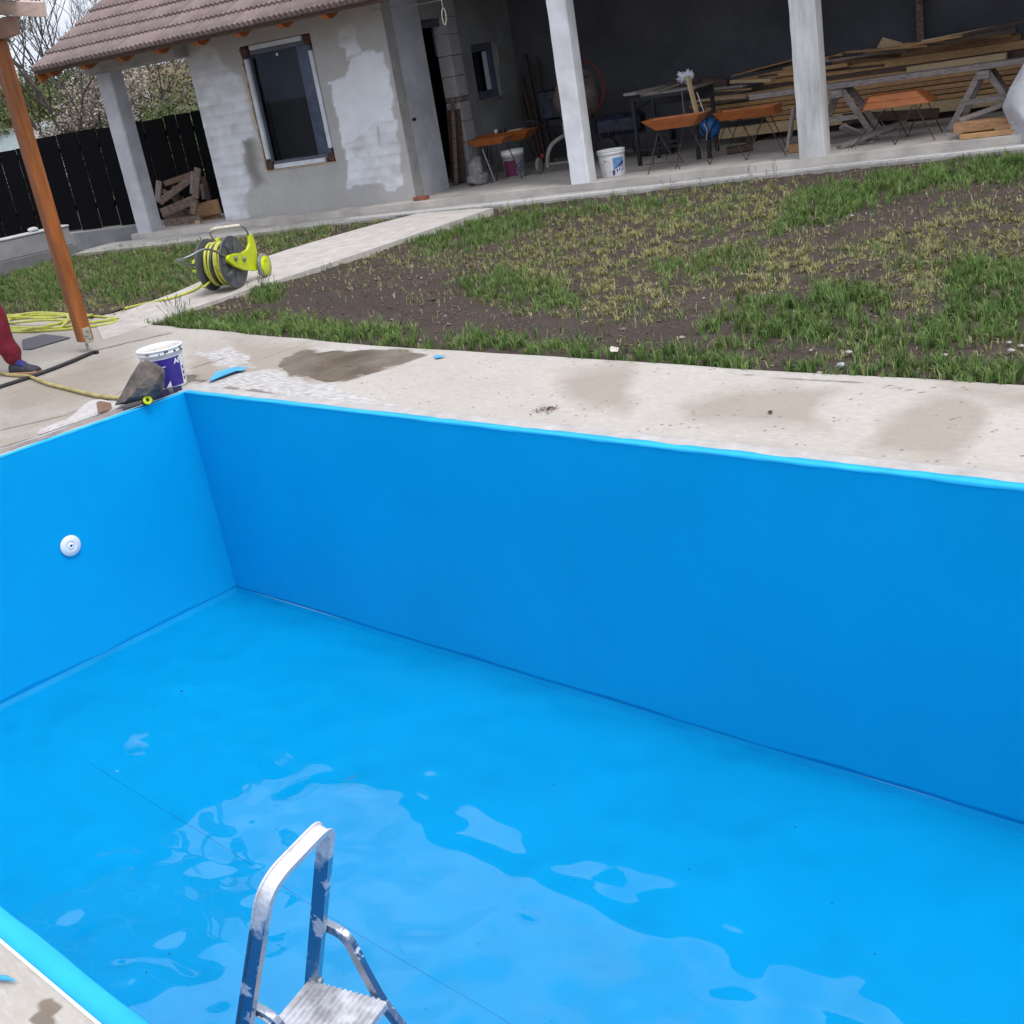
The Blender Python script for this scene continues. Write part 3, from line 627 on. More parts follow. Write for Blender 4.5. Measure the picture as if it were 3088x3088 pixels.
row = np.floor((Z - HZ) / .125); colj = (np.floor((A + (row % 2) * .13 + .04 * np.sin(row * 5)) / .25)); cell = vnoise(row * 7.3 + .5, colj * 3.1 + .5, 4)
jx = px + 9 * (fbm(A * 7, Z * 7, 1) - .5) + 9 * (cell - .5); jy = py + 8 * (fbm(A * 7, Z * 7, 2) - .5) + 8 * (vnoise(colj, row, 9) - .5)
white = np.maximum.reduce([spoly(jx, jy, WHITE_L, 14), spoly(jx, jy, WHITE_R, 9), .62 * spoly(jx, jy, WHITE_R2, 5)])
fu = ((Z - HZ) / .125) % 1; fa = ((A + (row % 2) * .13 + .04 * np.sin(row * 5)) / .25) % 1
brush = np.clip(1.32 - .35 * fu ** 2 - .35 * cell - 1.05 * fbm(A * 7 + cell, Z * 9, 71, 3), 0, 1)
dens = np.where(spoly(jx, jy, DENSE_R, 4) > .5, .97, np.clip(.25 + .8 * brush, 0, 1)); dens = dens * np.clip((2.42 - Z) * 2.2, .35, 1)
white = white * np.where((cell > .985) & (spoly(jx, jy, DENSE_R, 4) < .5), .35, 1)
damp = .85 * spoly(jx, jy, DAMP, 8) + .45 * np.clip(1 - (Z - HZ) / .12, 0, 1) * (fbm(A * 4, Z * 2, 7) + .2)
damp = np.maximum(damp, .35 * np.clip((Z - 2.2) * 3, 0, 1)) * (1 - .6 * (white > .5))  # besides the traced patch, the wall gets darker towards its foot and top
crk = np.clip(1 - dseg(px, py, c2([(1130, 800), (1150, 935), (1500, 930)])) / .9, 0, 1) * 0 + np.clip(1 - dseg(px, py, c2([(1370, 820), (1385, 930)])) / 2.2, 0, 1)
mask = ~((A[:-1, :-1] >= wa0 - .001) & (A[:-1, :-1] < wa1 - .001) & (Z[:-1, :-1] >= wz0 - .001) & (Z[:-1, :-1] < wz1 - .001))
bumpu = 7.15 - .006 * dens * (white > .4) * brush
Xw = A * HX[0] + bumpu * HY[0]; Yw = A * HX[1] + bumpu * HY[1]
o = gridmesh('front_wall', Xw, Yw, Z, 'front', mask, dict(white=white, dens=dens, damp=np.clip(damp, 0, 1), crackw=crk)); o.parent = house; o.matrix_parent_inverse = Matrix.Translation(-Vector(house.location))
# masonry behind the render (back of the wall), reveals
for lo, hi in (((a0, 7.153, HZ), (wa0, 7.35, 2.9)), ((wa1, 7.153, HZ), (a1, 7.35, 2.9)), ((wa0, 7.153, HZ), (wa1, 7.35, wz0)), ((wa0, 7.153, wz1), (wa1, 7.35, 2.9))): hbox('wall_core', lo, hi, 'cement')
hbox('left_wall', (a0 + .003, 7.353, HZ), (a0 + .2, 12.0, 2.9), 'cement')
# side wall with the doorway (u 7.96..8.58) and the little window
SW = -2.6
hbox('side_wall', (SW - .2, 7.353, TER + .001), (SW, 7.965, 2.9), 'column', label='pale smooth end of the side wall beside the doorway')
hbox('side_wall', (SW - .2, 7.965, 2.19), (SW, 8.57, 2.9), 'side_wall')
hbox('side_wall', (SW - .2, 8.84, TER + .001), (SW, 9.10, 2.9), 'side_wall'); hbox('side_wall', (SW - .2, 9.10, TER + .001), (SW, 9.76, 1.15), 'side_wall')
hbox('side_wall', (SW - .2, 9.10, 1.83), (SW, 9.76, 2.9), 'side_wall'); hbox('side_wall', (SW - .2, 9.76, TER + .001), (SW, 10.3, 2.9), 'side_wall')
zb = TER + .001; hs_ = [.245, .245, .25, .245, .06, .25, .25, .25, .2, .25, .2]
for i, h_ in enumerate(hs_):
    z1_ = min(zb + h_ - .006, 2.89); off = random.uniform(-.006, .006)
    if z1_ > zb + .01: hbox('block', (SW - .198, 8.57, zb), (SW + .006 + off, 8.835, z1_), 'block' if i not in (4,) else 'mortar', bevel=.004)
    zb += h_
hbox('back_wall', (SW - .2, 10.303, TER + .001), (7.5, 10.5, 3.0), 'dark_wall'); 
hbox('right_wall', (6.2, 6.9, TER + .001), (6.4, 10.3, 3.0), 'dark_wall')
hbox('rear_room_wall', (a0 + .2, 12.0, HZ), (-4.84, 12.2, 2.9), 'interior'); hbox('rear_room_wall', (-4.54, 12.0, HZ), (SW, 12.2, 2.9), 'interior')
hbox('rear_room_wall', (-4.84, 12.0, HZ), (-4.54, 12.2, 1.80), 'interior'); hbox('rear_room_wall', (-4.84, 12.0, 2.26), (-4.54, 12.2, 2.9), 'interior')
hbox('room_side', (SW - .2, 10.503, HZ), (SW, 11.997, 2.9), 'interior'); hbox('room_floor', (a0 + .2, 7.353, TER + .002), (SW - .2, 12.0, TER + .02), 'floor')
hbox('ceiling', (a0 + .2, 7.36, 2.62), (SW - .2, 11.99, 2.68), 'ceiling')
hbox('door_frame', (SW - .15, 7.968, TER + .02), (SW - .09, 8.02, 2.187), 'frame_dark'); hbox('door_frame', (SW - .15, 7.968, 2.10), (SW - .09, 8.567, 2.187), 'frame_dark')
# ring beam and columns
hbox('beam', (-7.13, 6.89, 2.255), (a0 + .03, 7.149, 2.47), 'cement', bevel=.01); hbox('beam', (a1 + .003, 6.89, 2.78), (6.4, 7.12, 3.0), 'column'); hbox('veranda_roof', (a1 - .2, 6.6, 3.003), (7.0, 10.6, 3.15), 'ceiling'); hbox('wall_plate', (-7.2, 6.93, 2.473), (a1, 7.10, 2.57), 'rafter')  # veranda roof and its beam are out of view, set high to admit light
def column(al, z0, z1, w_, cut, label):
    mb = MB(); n = 26; zz = np.linspace(z0, z1, n); o = []
    rr = random.Random(int(al * 10)); d = .018
    for z_ in zz:
        j = lambda: rr.uniform(-.0035, .0035)
        pts = [(al + j(), 6.87), (al + w_ - d + j(), 6.87 + j() * .5), (al + w_ + j() * .6, 6.87 + d), (al + w_, 6.87 + w_), (al, 6.87 + w_)]
        o += [hw(a_, u_, z_) for a_, u_ in pts]
    f = [(i * 5 + k, i * 5 + (k + 1) % 5, (i + 1) * 5 + (k + 1) % 5, (i + 1) * 5 + k) for i in range(n - 1) for k in range(5)] + [(4, 3, 2, 1, 0), tuple((n - 1) * 5 + k for k in range(5))]
    mb.add(o, f); q = mb.build('column', 'column', house); q['label'] = label; return q
column(-6.92, .127, 2.254, .235, 0, 'free-standing grey column left of the house corner')
mcol = mat('column_white', (.78, .79, .84), .85, var=.05, scale=3, bump=.15, bscale=50, dark=(.60, .60, .62)); MT['column_w'] = mcol
column(-.40, TER + .001, 2.78, .21, 0, 'pale veranda column with a bucket beside its foot').data.materials[0] = mcol
mcol2 = mat('column_damp', (.62, .63, .65), .85, var=.1, scale=2.2, bump=.15, bscale=50, dark=(.36, .355, .33), stretch=(3, 3, .5)); MT['column_d'] = mcol2
column(2.12, TER + .001, 2.78, .25, 0, 'damp-stained veranda column in front of the timber').data.materials[0] = mcol2
column(4.62, TER + .001, 2.78, .25, 0, 'veranda column out at the right')
hbox('skirting', (a0 + .002, 7.128, HZ + .001), (a1, 7.149, HZ + .055), 'footing')
# ---- big window
wnd = MB(); 
def wbar(p0, p1, m, name='frame_bar', wd=.055, parent=house, up=None, u=7.16, dep=.05):
    mb = MB(); pa = hw(p0[0], u, p0[1]); pb = hw(p1[0], u, p1[1]); mb.beam(pa, pb, dep, wd, up=(0, 0, 1) if abs(p0[1] - p1[1]) < .2 else H3[0]); return mb.build(name, m, parent, bevel=.004)
win = MB(); win.box((wa0 + .06, 7.22, wz0 + .05), (wa1 - .06, 7.226, wz1 - .06), H3); wg = win.build('window', 'glass_dark', house)
for p0, p1 in (((wa0 + .055, 2.10), (wa0 + .055, .90)), ((wa1 - .04, 2.06), (wa1 - .035, .93)), ((wa0 + .15, 2.215), (wa1 - .13, 2.215)), ((wa0 + .13, .80), (wa1 - .15, .80))): wbar(p0, p1, 'frame_gray', parent=wg)
for p0, p1 in (((wa0 + .07, 2.10), (wa0 + .07, .86)), ((wa1 - .07, 2.12), (wa1 - .07, .86)), ((wa0 + .07, 2.16), (wa1 - .07, 2.16)), ((wa0 + .07, .84), (wa1 - .07, .84))): wbar(p0, p1, 'frame_dark', 'sash', .05, wg, u=7.20)
for (ca, cz) in ((wa0 + .065, wz1 - .065), (wa1 - .055, wz1 - .06), (wa0 + .065, wz0 + .055), (wa1 - .055, wz0 + .06)):
    mb = MB(); mb.box((ca - .048, 7.138, cz - .052), (ca + .045, 7.19, cz + .05), H3); mb.build('corner_cap', 'frame_brown', wg, bevel=.01)
fm = MB(); pts = [hw(wa0 - .004 + .01 * random.uniform(-1, 1), 7.147, z_) for z_ in np.linspace(2.22, .78, 26)]; fm.tube(pts, [.010 + .006 * random.random() for _ in pts], 6); fm.tube([hw(a_, 7.147, wz0 - .005) for a_ in np.linspace(wa0, wa1, 14)], .008, 6); fm.build('foam_bead', 'foam', wg, True)
mb = MB(); mb.box((wa1 - .30, 7.232, wz0 + .06), (wa1 - .11, 7.24, wz1 - .09), H3); mb.build('curtain', mat('curtain', (.22, .24, .30), .8), wg)
mb = MB(); mb.box((wa0 - .05, 7.55, wz0 - .1), (wa1 + .30, 7.6, wz1 + .1), H3); mb.build('dark_backing', 'interior', wg)  # dark sheet added behind the pane, standing in for the unlit room
p = onu(*K(2, 720, 352), 7.216); mb = MB(); mb.lathe(p, [(.018, 0), (.018, .003)], 12, -H3[1]); mb.build('sticker', 'plastic_white', wg)
# ---- little window of the side wall
sw = MB(); sw.box((SW - .16, 9.14, 1.19), (SW - .15, 9.72, 1.79), H3); sg = sw.build('window', 'glass_dark', house)
for lo, hi in (((SW - .14, 9.10, 1.15), (SW - .05, 9.155, 1.83)), ((SW - .14, 9.66, 1.15), (SW - .05, 9.76, 1.83)), ((SW - .14, 9.155, 1.15), (SW - .05, 9.66, 1.24)), ((SW - .14, 9.155, 1.74), (SW - .05, 9.66, 1.83))): 
    mb = MB(); mb.box(lo, hi, H3); mb.build('frame_bar', mat('blue_gray_frame', (.12, .13, .19), .5), sg, bevel=.004)
mb = MB(); mb.box((SW - .12, 9.585, 1.25), (SW - .06, 9.605, 1.73), H3); mb.build('sash', 'frame_gray', sg)
mb = MB(); mb.box((SW + .001, 9.02, 1.10), (SW + .012, 9.76, 1.148), H3); mb.build('sill', 'mortar', sg)
mb = MB(); mb.tube([hw(SW + .004, 9.785, z_) for z_ in (1.5, 1.6, 1.8)], [.004, .012, .008], 6); mb.build('foam_bead', 'foam', sg, True)
# socket box
for du in (-.022, .022):
    mb = MB(); mb.lathe(hw(SW - .004, 7.365 + .06 + du, 1.10), [(.02, 0), (.022, .008)], 14, H3[0]); mb.build('socket_hole', 'dark_hole', house)
# ---- roof: courses of pantiles, each course one strip of ribs, single tiles in the first rows
rs = .5; rl = math.sqrt(1 + rs * rs); ev = (6.20, 2.385); RA0, RA1 = -7.30, -1.9
RD = (H3[1] + H3[2] * rs) / rl; RN = (H3[2] - H3[1] * rs) / rl
def rpt(a_, s_, n_=0.): return H3[0] * a_ + H3[1] * ev[0] + H3[2] * ev[1] + RD * s_ + RN * n_
NC = 16; CL = .345; TWd = .30
def tilemesh(nt_, al, cl, m, name):
    """nt_ tiles side by side, 3 ribs each, in roof coordinates at origin"""
    prof = []; rib = TWd / 4
    for k in range(4 * nt_):
        for f_, h_ in ((0, 0), (.16, .002), (.24, .030), (.5, .050), (.76, .030), (.84, .002)): prof.append((k * rib + f_ * rib, h_))
    prof.append((4 * nt_ * rib, 0)); v = []; n = len(prof)
    for s_, lift in ((0., .030), (cl + .03, .004)):
        for a_, h_ in prof: v.append(H3[0] * a_ + RD * s_ + RN * (h_ + lift))
    for a_, h_ in prof: v.append(H3[0] * a_ + RD * 0. + RN * (.012))
    f = [(i, i + 1, n + i + 1, n + i) for i in range(n - 1)] + [(i + 1, i, 2 * n + i, 2 * n + i + 1) for i in range(n - 1)]
    me = bpy.data.meshes.new(name); me.from_pydata([tuple(q_) for q_ in v], [], f); me.materials.append(MT[m]); me.update(); return me
t1 = tilemesh(1, 0, CL, 'tile', 'roof_tile'); t2 = tilemesh(1, 0, CL, 'tile2', 'roof_tile')
roof = MB(); roof.prism([(-.0, -.0)] * 0 or [(RA0, 0), (RA1, 0), (RA1, 1), (RA0, 1)], 0, 1) if False else None
rb = MB(); c8 = [rpt(RA0 + .03, .03, -.05), rpt(RA1, .03, -.05), rpt(RA1, NC * CL, -.05), rpt(RA0 + .03, NC * CL, -.05), rpt(RA0 + .03, .03, .0), rpt(RA1, .03, .0), rpt(RA1, NC * CL, .0), rpt(RA0 + .03, NC * CL, .0)]
rb.hexa(c8); roofo = rb.build('roof', 'timber_dark', house)
rr_ = MB(); Tp = rpt(0, NC * CL, 0); top_u = Tp @ H3[1]; 
rr_.hexa([hw(RA0 + .03, top_u, Tp[2] - .06), hw(RA1, top_u, Tp[2] - .06), hw(RA1, 12.6, Tp[2] - .6), hw(RA0 + .03, 12.6, Tp[2] - .6), hw(RA0 + .03, top_u, Tp[2]), hw(RA1, top_u, Tp[2]), hw(RA1, 12.6, Tp[2] - .54), hw(RA0 + .03, 12.6, Tp[2] - .54)]); rr_.build('rear_roof_slope', 'tile', house)
ntile = int((RA1 - RA0) / TWd); cnt = 0; rest = MB()
for c in range(NC):
    for k in range(ntile):
        a_ = RA0 + k * TWd; s_ = c * CL - .012 * math.sin(k * .9 + c) * .3; P0 = rpt(a_, s_, .0)
        pr = proj(P0 + RD * .2)
        vis = -60 < pr[0] < 1990 and pr[1] > -60
        if vis and cnt < 295:
            o = bpy.data.objects.new('roof_tile', random.choice((t1, t1, t2))); Cc(o); o.parent = roofo; o.location = tuple(P0 - worldpos(roofo) + RN * random.uniform(-.002, .003)); cnt += 1
        elif pr[1] > -700 or c % 2 == 0:
            me = t1; o_ = len(rest.v); rest.v += [tuple(np.array(q_.co) + P0) for q_ in me.vertices]; rest.f += [tuple(i + o_ for i in q_.vertices) for q_ in me.polygons]; rest.mi += [0] * len(me.polygons)
q = rest.build('roof_tiles', 'tile', roofo); q['kind'] = 'stuff'
# rafters with rounded noses
for k in range(int((RA1 - RA0) / .62)):
    a_ = RA0 + .10 + k * .62; mb = MB(); prof = [(.06, -.055), (.10, -.13), (.16, -.165), (.24, -.17), (1.2, -.17), (1.2, -.052), (.06, -.052)]
    fr_ = (RD, RN, H3[0]); og_ = rpt(0, 0, 0)
    v = [og_ + RD * s_ + RN * n_ + H3[0] * (a_ + e) for e in (0, .09) for s_, n_ in prof]; n = len(prof)
    mb.add(v, [tuple(range(n)), tuple(range(2 * n - 1, n - 1, -1))] + [(i, (i + 1) % n, n + (i + 1) % n, n + i) for i in range(n)]); mb.build('rafter', 'rafter', house)
# gable board
mb = MB(); mb.beam(rpt(RA0 + .02, .02, -.10), rpt(RA0 + .02, NC * CL, -.10), .025, .13, up=tuple(RN)); mb.build('barge_board', 'rafter', house)

# ================================================================ FENCE, LOW WALL
fence = thing('board_fence', hw(-8, 8.1, .1), 'black stained vertical board fence standing behind the grey column', 'fence')
def fl_(a_): return 8.1
pos = -12.6; k = 0
gaps = [onu(*K(1, *q_), 8.1) @ H3[0] for q_ in ((150, 1150), (100, 1500), (250, 1075), (290, 1100), (440, 1150), (590, 1100), (730, 1080), (870, 1300), (1060, 1000), (1210, 980), (1290, 960))]
edges = [-13.0, -12.62, -12.22, -11.82, -11.42, -11.02, -10.62, -10.22, -9.86]
g_ = sorted([float(onu(*K(1, *q_), 8.1) @ H3[0]) for q_ in ((275, 1090), (425, 1090), (570, 1040), (705, 1010), (1035, 920), (1200, 950), (1290, 930))])
edges += g_; edges = sorted(set(round(e, 2) for e in edges)); fin = []
for e0, e1 in zip(edges[:-1], edges[1:]):
    n = max(1, round((e1 - e0) / .30)); fin += [e0 + (e1 - e0) * i / n for i in range(n)]
fin += [edges[-1]]; 
while fin[-1] < -4.9: fin.append(fin[-1] + .27)
for i, (e0, e1) in enumerate(zip(fin[:-1], fin[1:])):
    top = (1.52 if e0 < -9.87 else 1.61) + random.uniform(-.012, .012); bz = .20 + random.uniform(0, .02)
    gp = .020 if i % 2 else .028; mb = MB(); tw = random.uniform(-.004, .004)
    mb.box((e0 + gp, 8.10 + random.uniform(0, .006), bz), (e1 - gp * .2, 8.122, top), H3); mb.build('board', 'fence_wood', fence)
for z_ in (.5, 1.35):
    mb = MB(); mb.box((-13, 8.13, z_), (-4.9, 8.17, z_ + .08), H3); mb.build('rail', 'fence_wood', fence)
for a_ in (-12.4, -10.1, -7.9, -5.7):
    mb = MB(); mb.box((a_, 8.172, .1), (a_ + .08, 8.25, 1.58), H3); mb.build('post', 'fence_wood', fence)
mb = MB(); mb.prism([(-9.9, 7.95), (-5.6, 7.93), (-5.6, 8.20), (-9.9, 8.2)], -.1, .19, H3); solo(mb, 'fence_curb', 'low_wall', 'low concrete curb running under the black fence boards', 'curb')
# low grey wall in the left corner
pT1 = onz(128, 424, .5); pT0 = onz(-60, 466, .5); aT1, uT1, _ = hf(pT1); aT0, uT0, _ = hf(pT0)
lw = thing('low_wall', (*pT1[:2], -.05), 'low grey rendered wall with a pale top edge at the left, in front of the black fence', 'wall')
d = (pT0 - pT1); d /= np.linalg.norm(d); nb = np.array([-d[1], d[0], 0]); nb = nb if nb @ H3[1] > 0 else -nb
F_ = (d, nb, np.array([0, 0, 1.]))
def lwbox(name, s0, s1, n0, n1, z0, z1, m):
    mb = MB(); c = [pT1 * [1, 1, 0] + d * s_ + nb * n_ + np.array([0, 0, z_]) for z_ in (z0, z1) for s_, n_ in ((s0, n0), (s1, n0), (s1, n1), (s0, n1))]; mb.hexa(c); return mb.build(name, m, lw, bevel=.008)
lwbox('upper_course', 0, 6, 0, .22, .24, .475, 'low_wall'); lwbox('footing', -.04, 6, -.025, .25, -.25, .238, 'footing'); lwbox('cap', -.01, 6, -.012, .235, .476, .503, 'cap')  # darker footing colour stands for shade on the lower part of the wall
mb = MB(); c_p = pT1 + d * .42 + nb * .12; mb.blob(c_p + [0, 0, .03], (.10, .07, .03), 2, .2, seed=3); solo(mb, 'white_rubble', 'plaster_white', 'crumpled pale lump lying on top of the low grey wall', 'rubble', smooth=True)

# ================================================================ TREES AND PLANTS BEHIND
def tree(name, base, h, label, cat, seed, spread=.55, lv=5, lean=(0, 0), r0=.09, leaf=None, nleaf=0, leafs=.05, group=None, twigr=.004, crown=None):
    rd = random.Random(seed); root = thing(name, base, label, cat, group); tb = MB(); tw = MB(); tips = []
    def grow(p, d, L_, r_, k):
        pts = [p]; dd_ = d
        for i in range(3):
            dd_ = dd_ + np.array([rd.uniform(-.16, .16), rd.uniform(-.16, .16), rd.uniform(-.05, .14)]); dd_ /= np.linalg.norm(dd_); pts.append(pts[-1] + dd_ * L_ / 3)
        (tb if k < 3 else tw).tube(pts, [r_, r_ * .88, r_ * .76, r_ * .64], 6 if k < 2 else (4 if k < 4 else 3), cap=False)
        tips.append((k, pts[1])); tips.append((k, pts[2])); tips.append((k, pts[3]))
        if k < lv:
            nb_ = rd.choice((2, 3, 3)) if k else 4
            for i in range(nb_):
                a_ = rd.uniform(0, 6.28); s_ = rd.uniform(.6, 1.15) * spread * (1.2 if k else 1); e = np.array([math.cos(a_), math.sin(a_), rd.uniform(-.1, .5)])
                nd = dd_ + e * s_; nd /= np.linalg.norm(nd); grow(pts[rd.choice((2, 3, 3))], nd, L_ * rd.uniform(.62, .82), max(r_ * .58, twigr), k + 1)
    d0 = np.array([lean[0], lean[1], 1.]); d0 /= np.linalg.norm(d0); grow(np.array(base, float), d0, h * .30, r0, 0)
    tb.build('trunk', 'bark', root, True); tw.build('branches', 'twig', root)
    if nleaf:
        T_ = [p for k, p in tips if k >= lv - 2]; T_ = np.array(T_); i_ = rng.integers(0, len(T_), nleaf); c = T_[i_] + rng.normal(0, .10, (nleaf, 3)) * (crown or 1)
        leafcloud('crown', c, leafs, leaf, root)
    return root
def leafcloud(name, c, size, m, parent):
    n = len(c); a = rng.normal(0, 1, (n, 3)); a /= np.linalg.norm(a, axis=1)[:, None]; b_ = np.cross(a, rng.normal(0, 1, (n, 3))); b_ /= np.linalg.norm(b_, axis=1)[:, None]
    s_ = size * rng.uniform(.5, 1.2, (n, 1)); v = np.stack([c - a * s_, c + b_ * s_ * .55, c + a * s_, c - b_ * s_ * .55], 1).reshape(-1, 3) - worldpos(parent)
    f = np.arange(4 * n).reshape(n, 4); me = bpy.data.meshes.new(name); me.from_pydata(v.tolist(), [], f.tolist()); me.materials.append(MT[m]); o = bpy.data.objects.new(name, me); Cc(o); o.parent = parent; return o
def bush(name, base, rad, label, cat, m, n, size, seed, stems=True):
    root = thing(name, base, label, cat); base = np.array(base, float); r_ = np.random.default_rng(seed); q_ = r_.normal(0, 1, (n, 3)); q_ /= np.linalg.norm(q_, axis=1)[:, None]
    rr2 = r_.uniform(.45, 1, (n, 1)) ** .5 * (1 + .45 * (vnoise(q_[:, 0] * 3 + 5, q_[:, 1] * 3 + q_[:, 2] * 2, seed)[:, None] - .5) * 2)
    c = base + np.array([0, 0, rad[2] * .9]) + q_ * rr2 * np.array(rad); c = c[c[:, 2] > base[2]]; leafcloud('crown', c, size, m, root)
    tb = MB(); rd = random.Random(seed)
    for k in range(12):
        a_ = rd.uniform(0, 6.28); e = base + np.array([math.cos(a_) * rad[0] * .7, math.sin(a_) * rad[1] * .7, rad[2] * rd.uniform(.8, 1.6)]); tb.tube([base, (base + e) / 2 + [0, 0, .1], e], [.05, .03, .01], 5)
    tb.build('stems', 'bark', root); return root
def bp(x, y, u, z=-.1):
    p = onu(x, y, u); return (p[0], p[1], z)
tree('bare_tree', bp(*K(1, 460, 700), 12.5), 6.2, 'bare many-limbed tree behind the fence, its branches against the sky', 'tree', 11, .60, 6, (-.18, 0), .062, group=None, twigr=.0035)
tree('bare_tree', bp(*K(1, 600, 700), 13.6), 5.0, 'thin bare tree close behind the fence, right of the largest bare tree', 'tree', 5, .45, 6, (.05, 0), .04, twigr=.0035)
tree('bare_tree', bp(*K(1, 120, 700), 15.5), 6.2, 'bare tree far left behind the wooden post, greenish buds on its twigs', 'tree', 23, .62, 6, (.1, 0), .06, leaf='leaf_olive', nleaf=4000, leafs=.03, twigr=.0035)
tree('bare_tree', bp(*K(1, 470, 700), 22.), 8.5, 'tall twiggy bare tree farther back beside the roof slope', 'tree', 31, .5, 6, (0, 0), .07, leaf='leaf_moss', nleaf=5000, leafs=.03, twigr=.006)
tree('blossom_tree', bp(*K(1, 700, 750), 13.2), 3.1, 'pink and white blossoming tree behind the fence, left of the free-standing column', 'tree', 41, .75, 5, (.1, 0), .045, leaf='blossom', nleaf=5500, leafs=.035, twigr=.005)
tree('blossom_tree', bp(*K(1, 1010, 650), 15.0), 4.3, 'pale blossoming tree seen between the free-standing column and the house wall', 'tree', 43, .8, 5, (-.05, 0), .05, leaf='blossom', nleaf=7000, leafs=.035, twigr=.005)
bush('shrub', bp(*K(1, 1200, 650), 13.8), (1.0, .9, .95), 'rounded bright green shrub seen between the column and the house wall', 'shrub', 'leaf_green', 16000, .035, 5)
bush('shrub', bp(*K(1, 640, 550), 20.), (1.5, 1.4, 1.7), 'green bush under the eaves left of the column, behind the fence', 'shrub', 'leaf_green', 15000, .05, 6)
bush('shrub', bp(*K(1, 150, 750), 26.), (3.6, 2.5, 1.9), 'olive green thicket far behind the fence at the left', 'shrub', 'leaf_olive', 22000, .07, 7)
bush('shrub', bp(*K(1, 420, 600), 30.), (3.4, 2.5, 2.1), 'dull mossy thicket behind the bare trees', 'shrub', 'leaf_moss', 20000, .08, 8)
bush('shrub', bp(*K(1, 50, 1000), 12.), (1.4, .8, .55), 'grey-green scrub low behind the fence beside the wooden post', 'shrub', 'leaf_moss', 9000, .035, 9)
bush('shrub', hw(-4.4, 15.5, -.1), (1.6, 1.2, 1.4), 'sunlit greenery outside the rear window opening of the dark room', 'shrub', 'leaf_olive', 9000, .05, 10)
hc = []
for _ in range(1100):
    px_, py_ = random.uniform(-120, 660), random.uniform(60, 300); q_ = ray(px_, py_); dd_ = random.uniform(45, 150); h_ = q_[:2] / np.linalg.norm(q_[:2]); P_h = CAM[:2] + h_ * dd_
    gzh = -1 + np.clip((dd_ - 60) / 90, 0, 1) ** 1.3 * 6.5; rr3 = random.uniform(.7, 2.2) * dd_ / 70; nn3 = 48
    v3 = rng.normal(0, 1, (nn3, 3)) * [rr3 * .5, rr3 * .5, rr3 * .36] + [P_h[0], P_h[1], gzh + rr3 * .45]; hc.append(v3)
hc = np.concatenate(hc); third = len(hc) // 3
for nm_, m_, a3 in (('hillside_scrub', 'leaf_olive', hc[:third]), ('hillside_scrub', 'leaf_moss', hc[third:2 * third]), ('hillside_scrub', 'twig', hc[2 * third:])):
    o = leafcloud(nm_, a3, .33, m_, None) if False else None
    n_h = len(a3); a4 = rng.normal(0, 1, (n_h, 3)); a4 /= np.linalg.norm(a4, axis=1)[:, None]; b4 = np.cross(a4, rng.normal(0, 1, (n_h, 3))); b4 /= np.linalg.norm(b4, axis=1)[:, None]; s4 = .17 * rng.uniform(.5, 1.3, (n_h, 1))
    v4 = np.stack([a3 - a4 * s4, a3 + b4 * s4 * .6, a3 + a4 * s4, a3 - b4 * s4 * .6], 1).reshape(-1, 3); me = bpy.data.meshes.new(nm_); me.from_pydata(v4.tolist(), [], np.arange(4 * n_h).reshape(n_h, 4).tolist()); me.materials.append(MT[m_]); o = bpy.data.objects.new(nm_, me); Cc(o)
    tag(o, {'leaf_olive': 'olive scrub covering the distant hillside', 'leaf_moss': 'dull green scrub covering the distant hillside', 'twig': 'bare grey brushwood covering the distant hillside'}[m_], 'scrub', kind='stuff')
# pale shed far behind the fence
sp = np.array(bp(*K(1, 200, 960), 24.)); shed = thing('garden_shed', sp, 'pale blue-grey shed roof showing behind the bare trees at the left', 'shed')
mb = MB(); mb.box((-2.2, -1.5, 0), (2.2, 1.5, 1.3), W3); mb.v = [tuple(np.array(q_) + sp) for q_ in mb.v]; mb.build('wall', 'column', shed)
mb = MB(); mb.add([sp + q_ for q_ in ([-2.4, -1.8, 1.3], [2.4, -1.8, 1.3], [2.4, 0, 2.2], [-2.4, 0, 2.2], [2.4, 1.8, 1.3], [-2.4, 1.8, 1.3])], [(0, 1, 2, 3), (3, 2, 4, 5), (0, 3, 5), (1, 4, 2)]); mb.build('roof', mat('shed_roof', (.26, .31, .32), .5), shed)

# ================================================================ PERGOLA
PB = onz(163, 664, 0); pgx, pgy = PB[0] - .0, PB[1] + .02
perg = thing('wooden_pergola', (pgx, pgy, 0), 'orange-brown stained timber pergola post with pale rafters at the top left', 'pergola')
mb = MB(); mb.box((pgx - .05, pgy - .05, .085), (pgx + .05, pgy + .05, 2.30)); mb.build('post', 'post_wood', perg, bevel=.006)
mb = MB(); mb.tube([(pgx, pgy, -.02), (pgx, pgy, .09)], .011, 10); mb.build('anchor_rod', 'galv', perg)
mb = MB(); mb.box((pgx + .0505, pgy - .03, .07), (pgx + .055, pgy + .035, .19)); pl = mb.build('bracket_plate', 'galv', perg, bevel=.002)
for dz, dy in ((.10, .012), (.13, -.008), (.165, .008)): mb = MB(); mb.lathe((pgx + .055, pgy + dy, dz), [(.010, 0), (.010, .006), (.006, .009)], 6, (1, 0, 0)); mb.build('bolt', 'steel', pl)
mb = MB(); mb.box((-7.5, pgy - .05, 2.303), (-2.02, pgy + .05, 2.425)); mb.build('beam', 'post_shadow_wood', perg, bevel=.005)
rl_ = [(pgy + .02, 0), (pgy - .85, 3), (pgy - 1.7, 4), (pgy - 2.5, 5)]
y_ = .69; r0_, r1_ = np.array([-2.31, y_, 2.51]), np.array([-1.57, y_, 2.39]); sl = (r1_[2] - r0_[2]) / (r1_[0] - r0_[0])
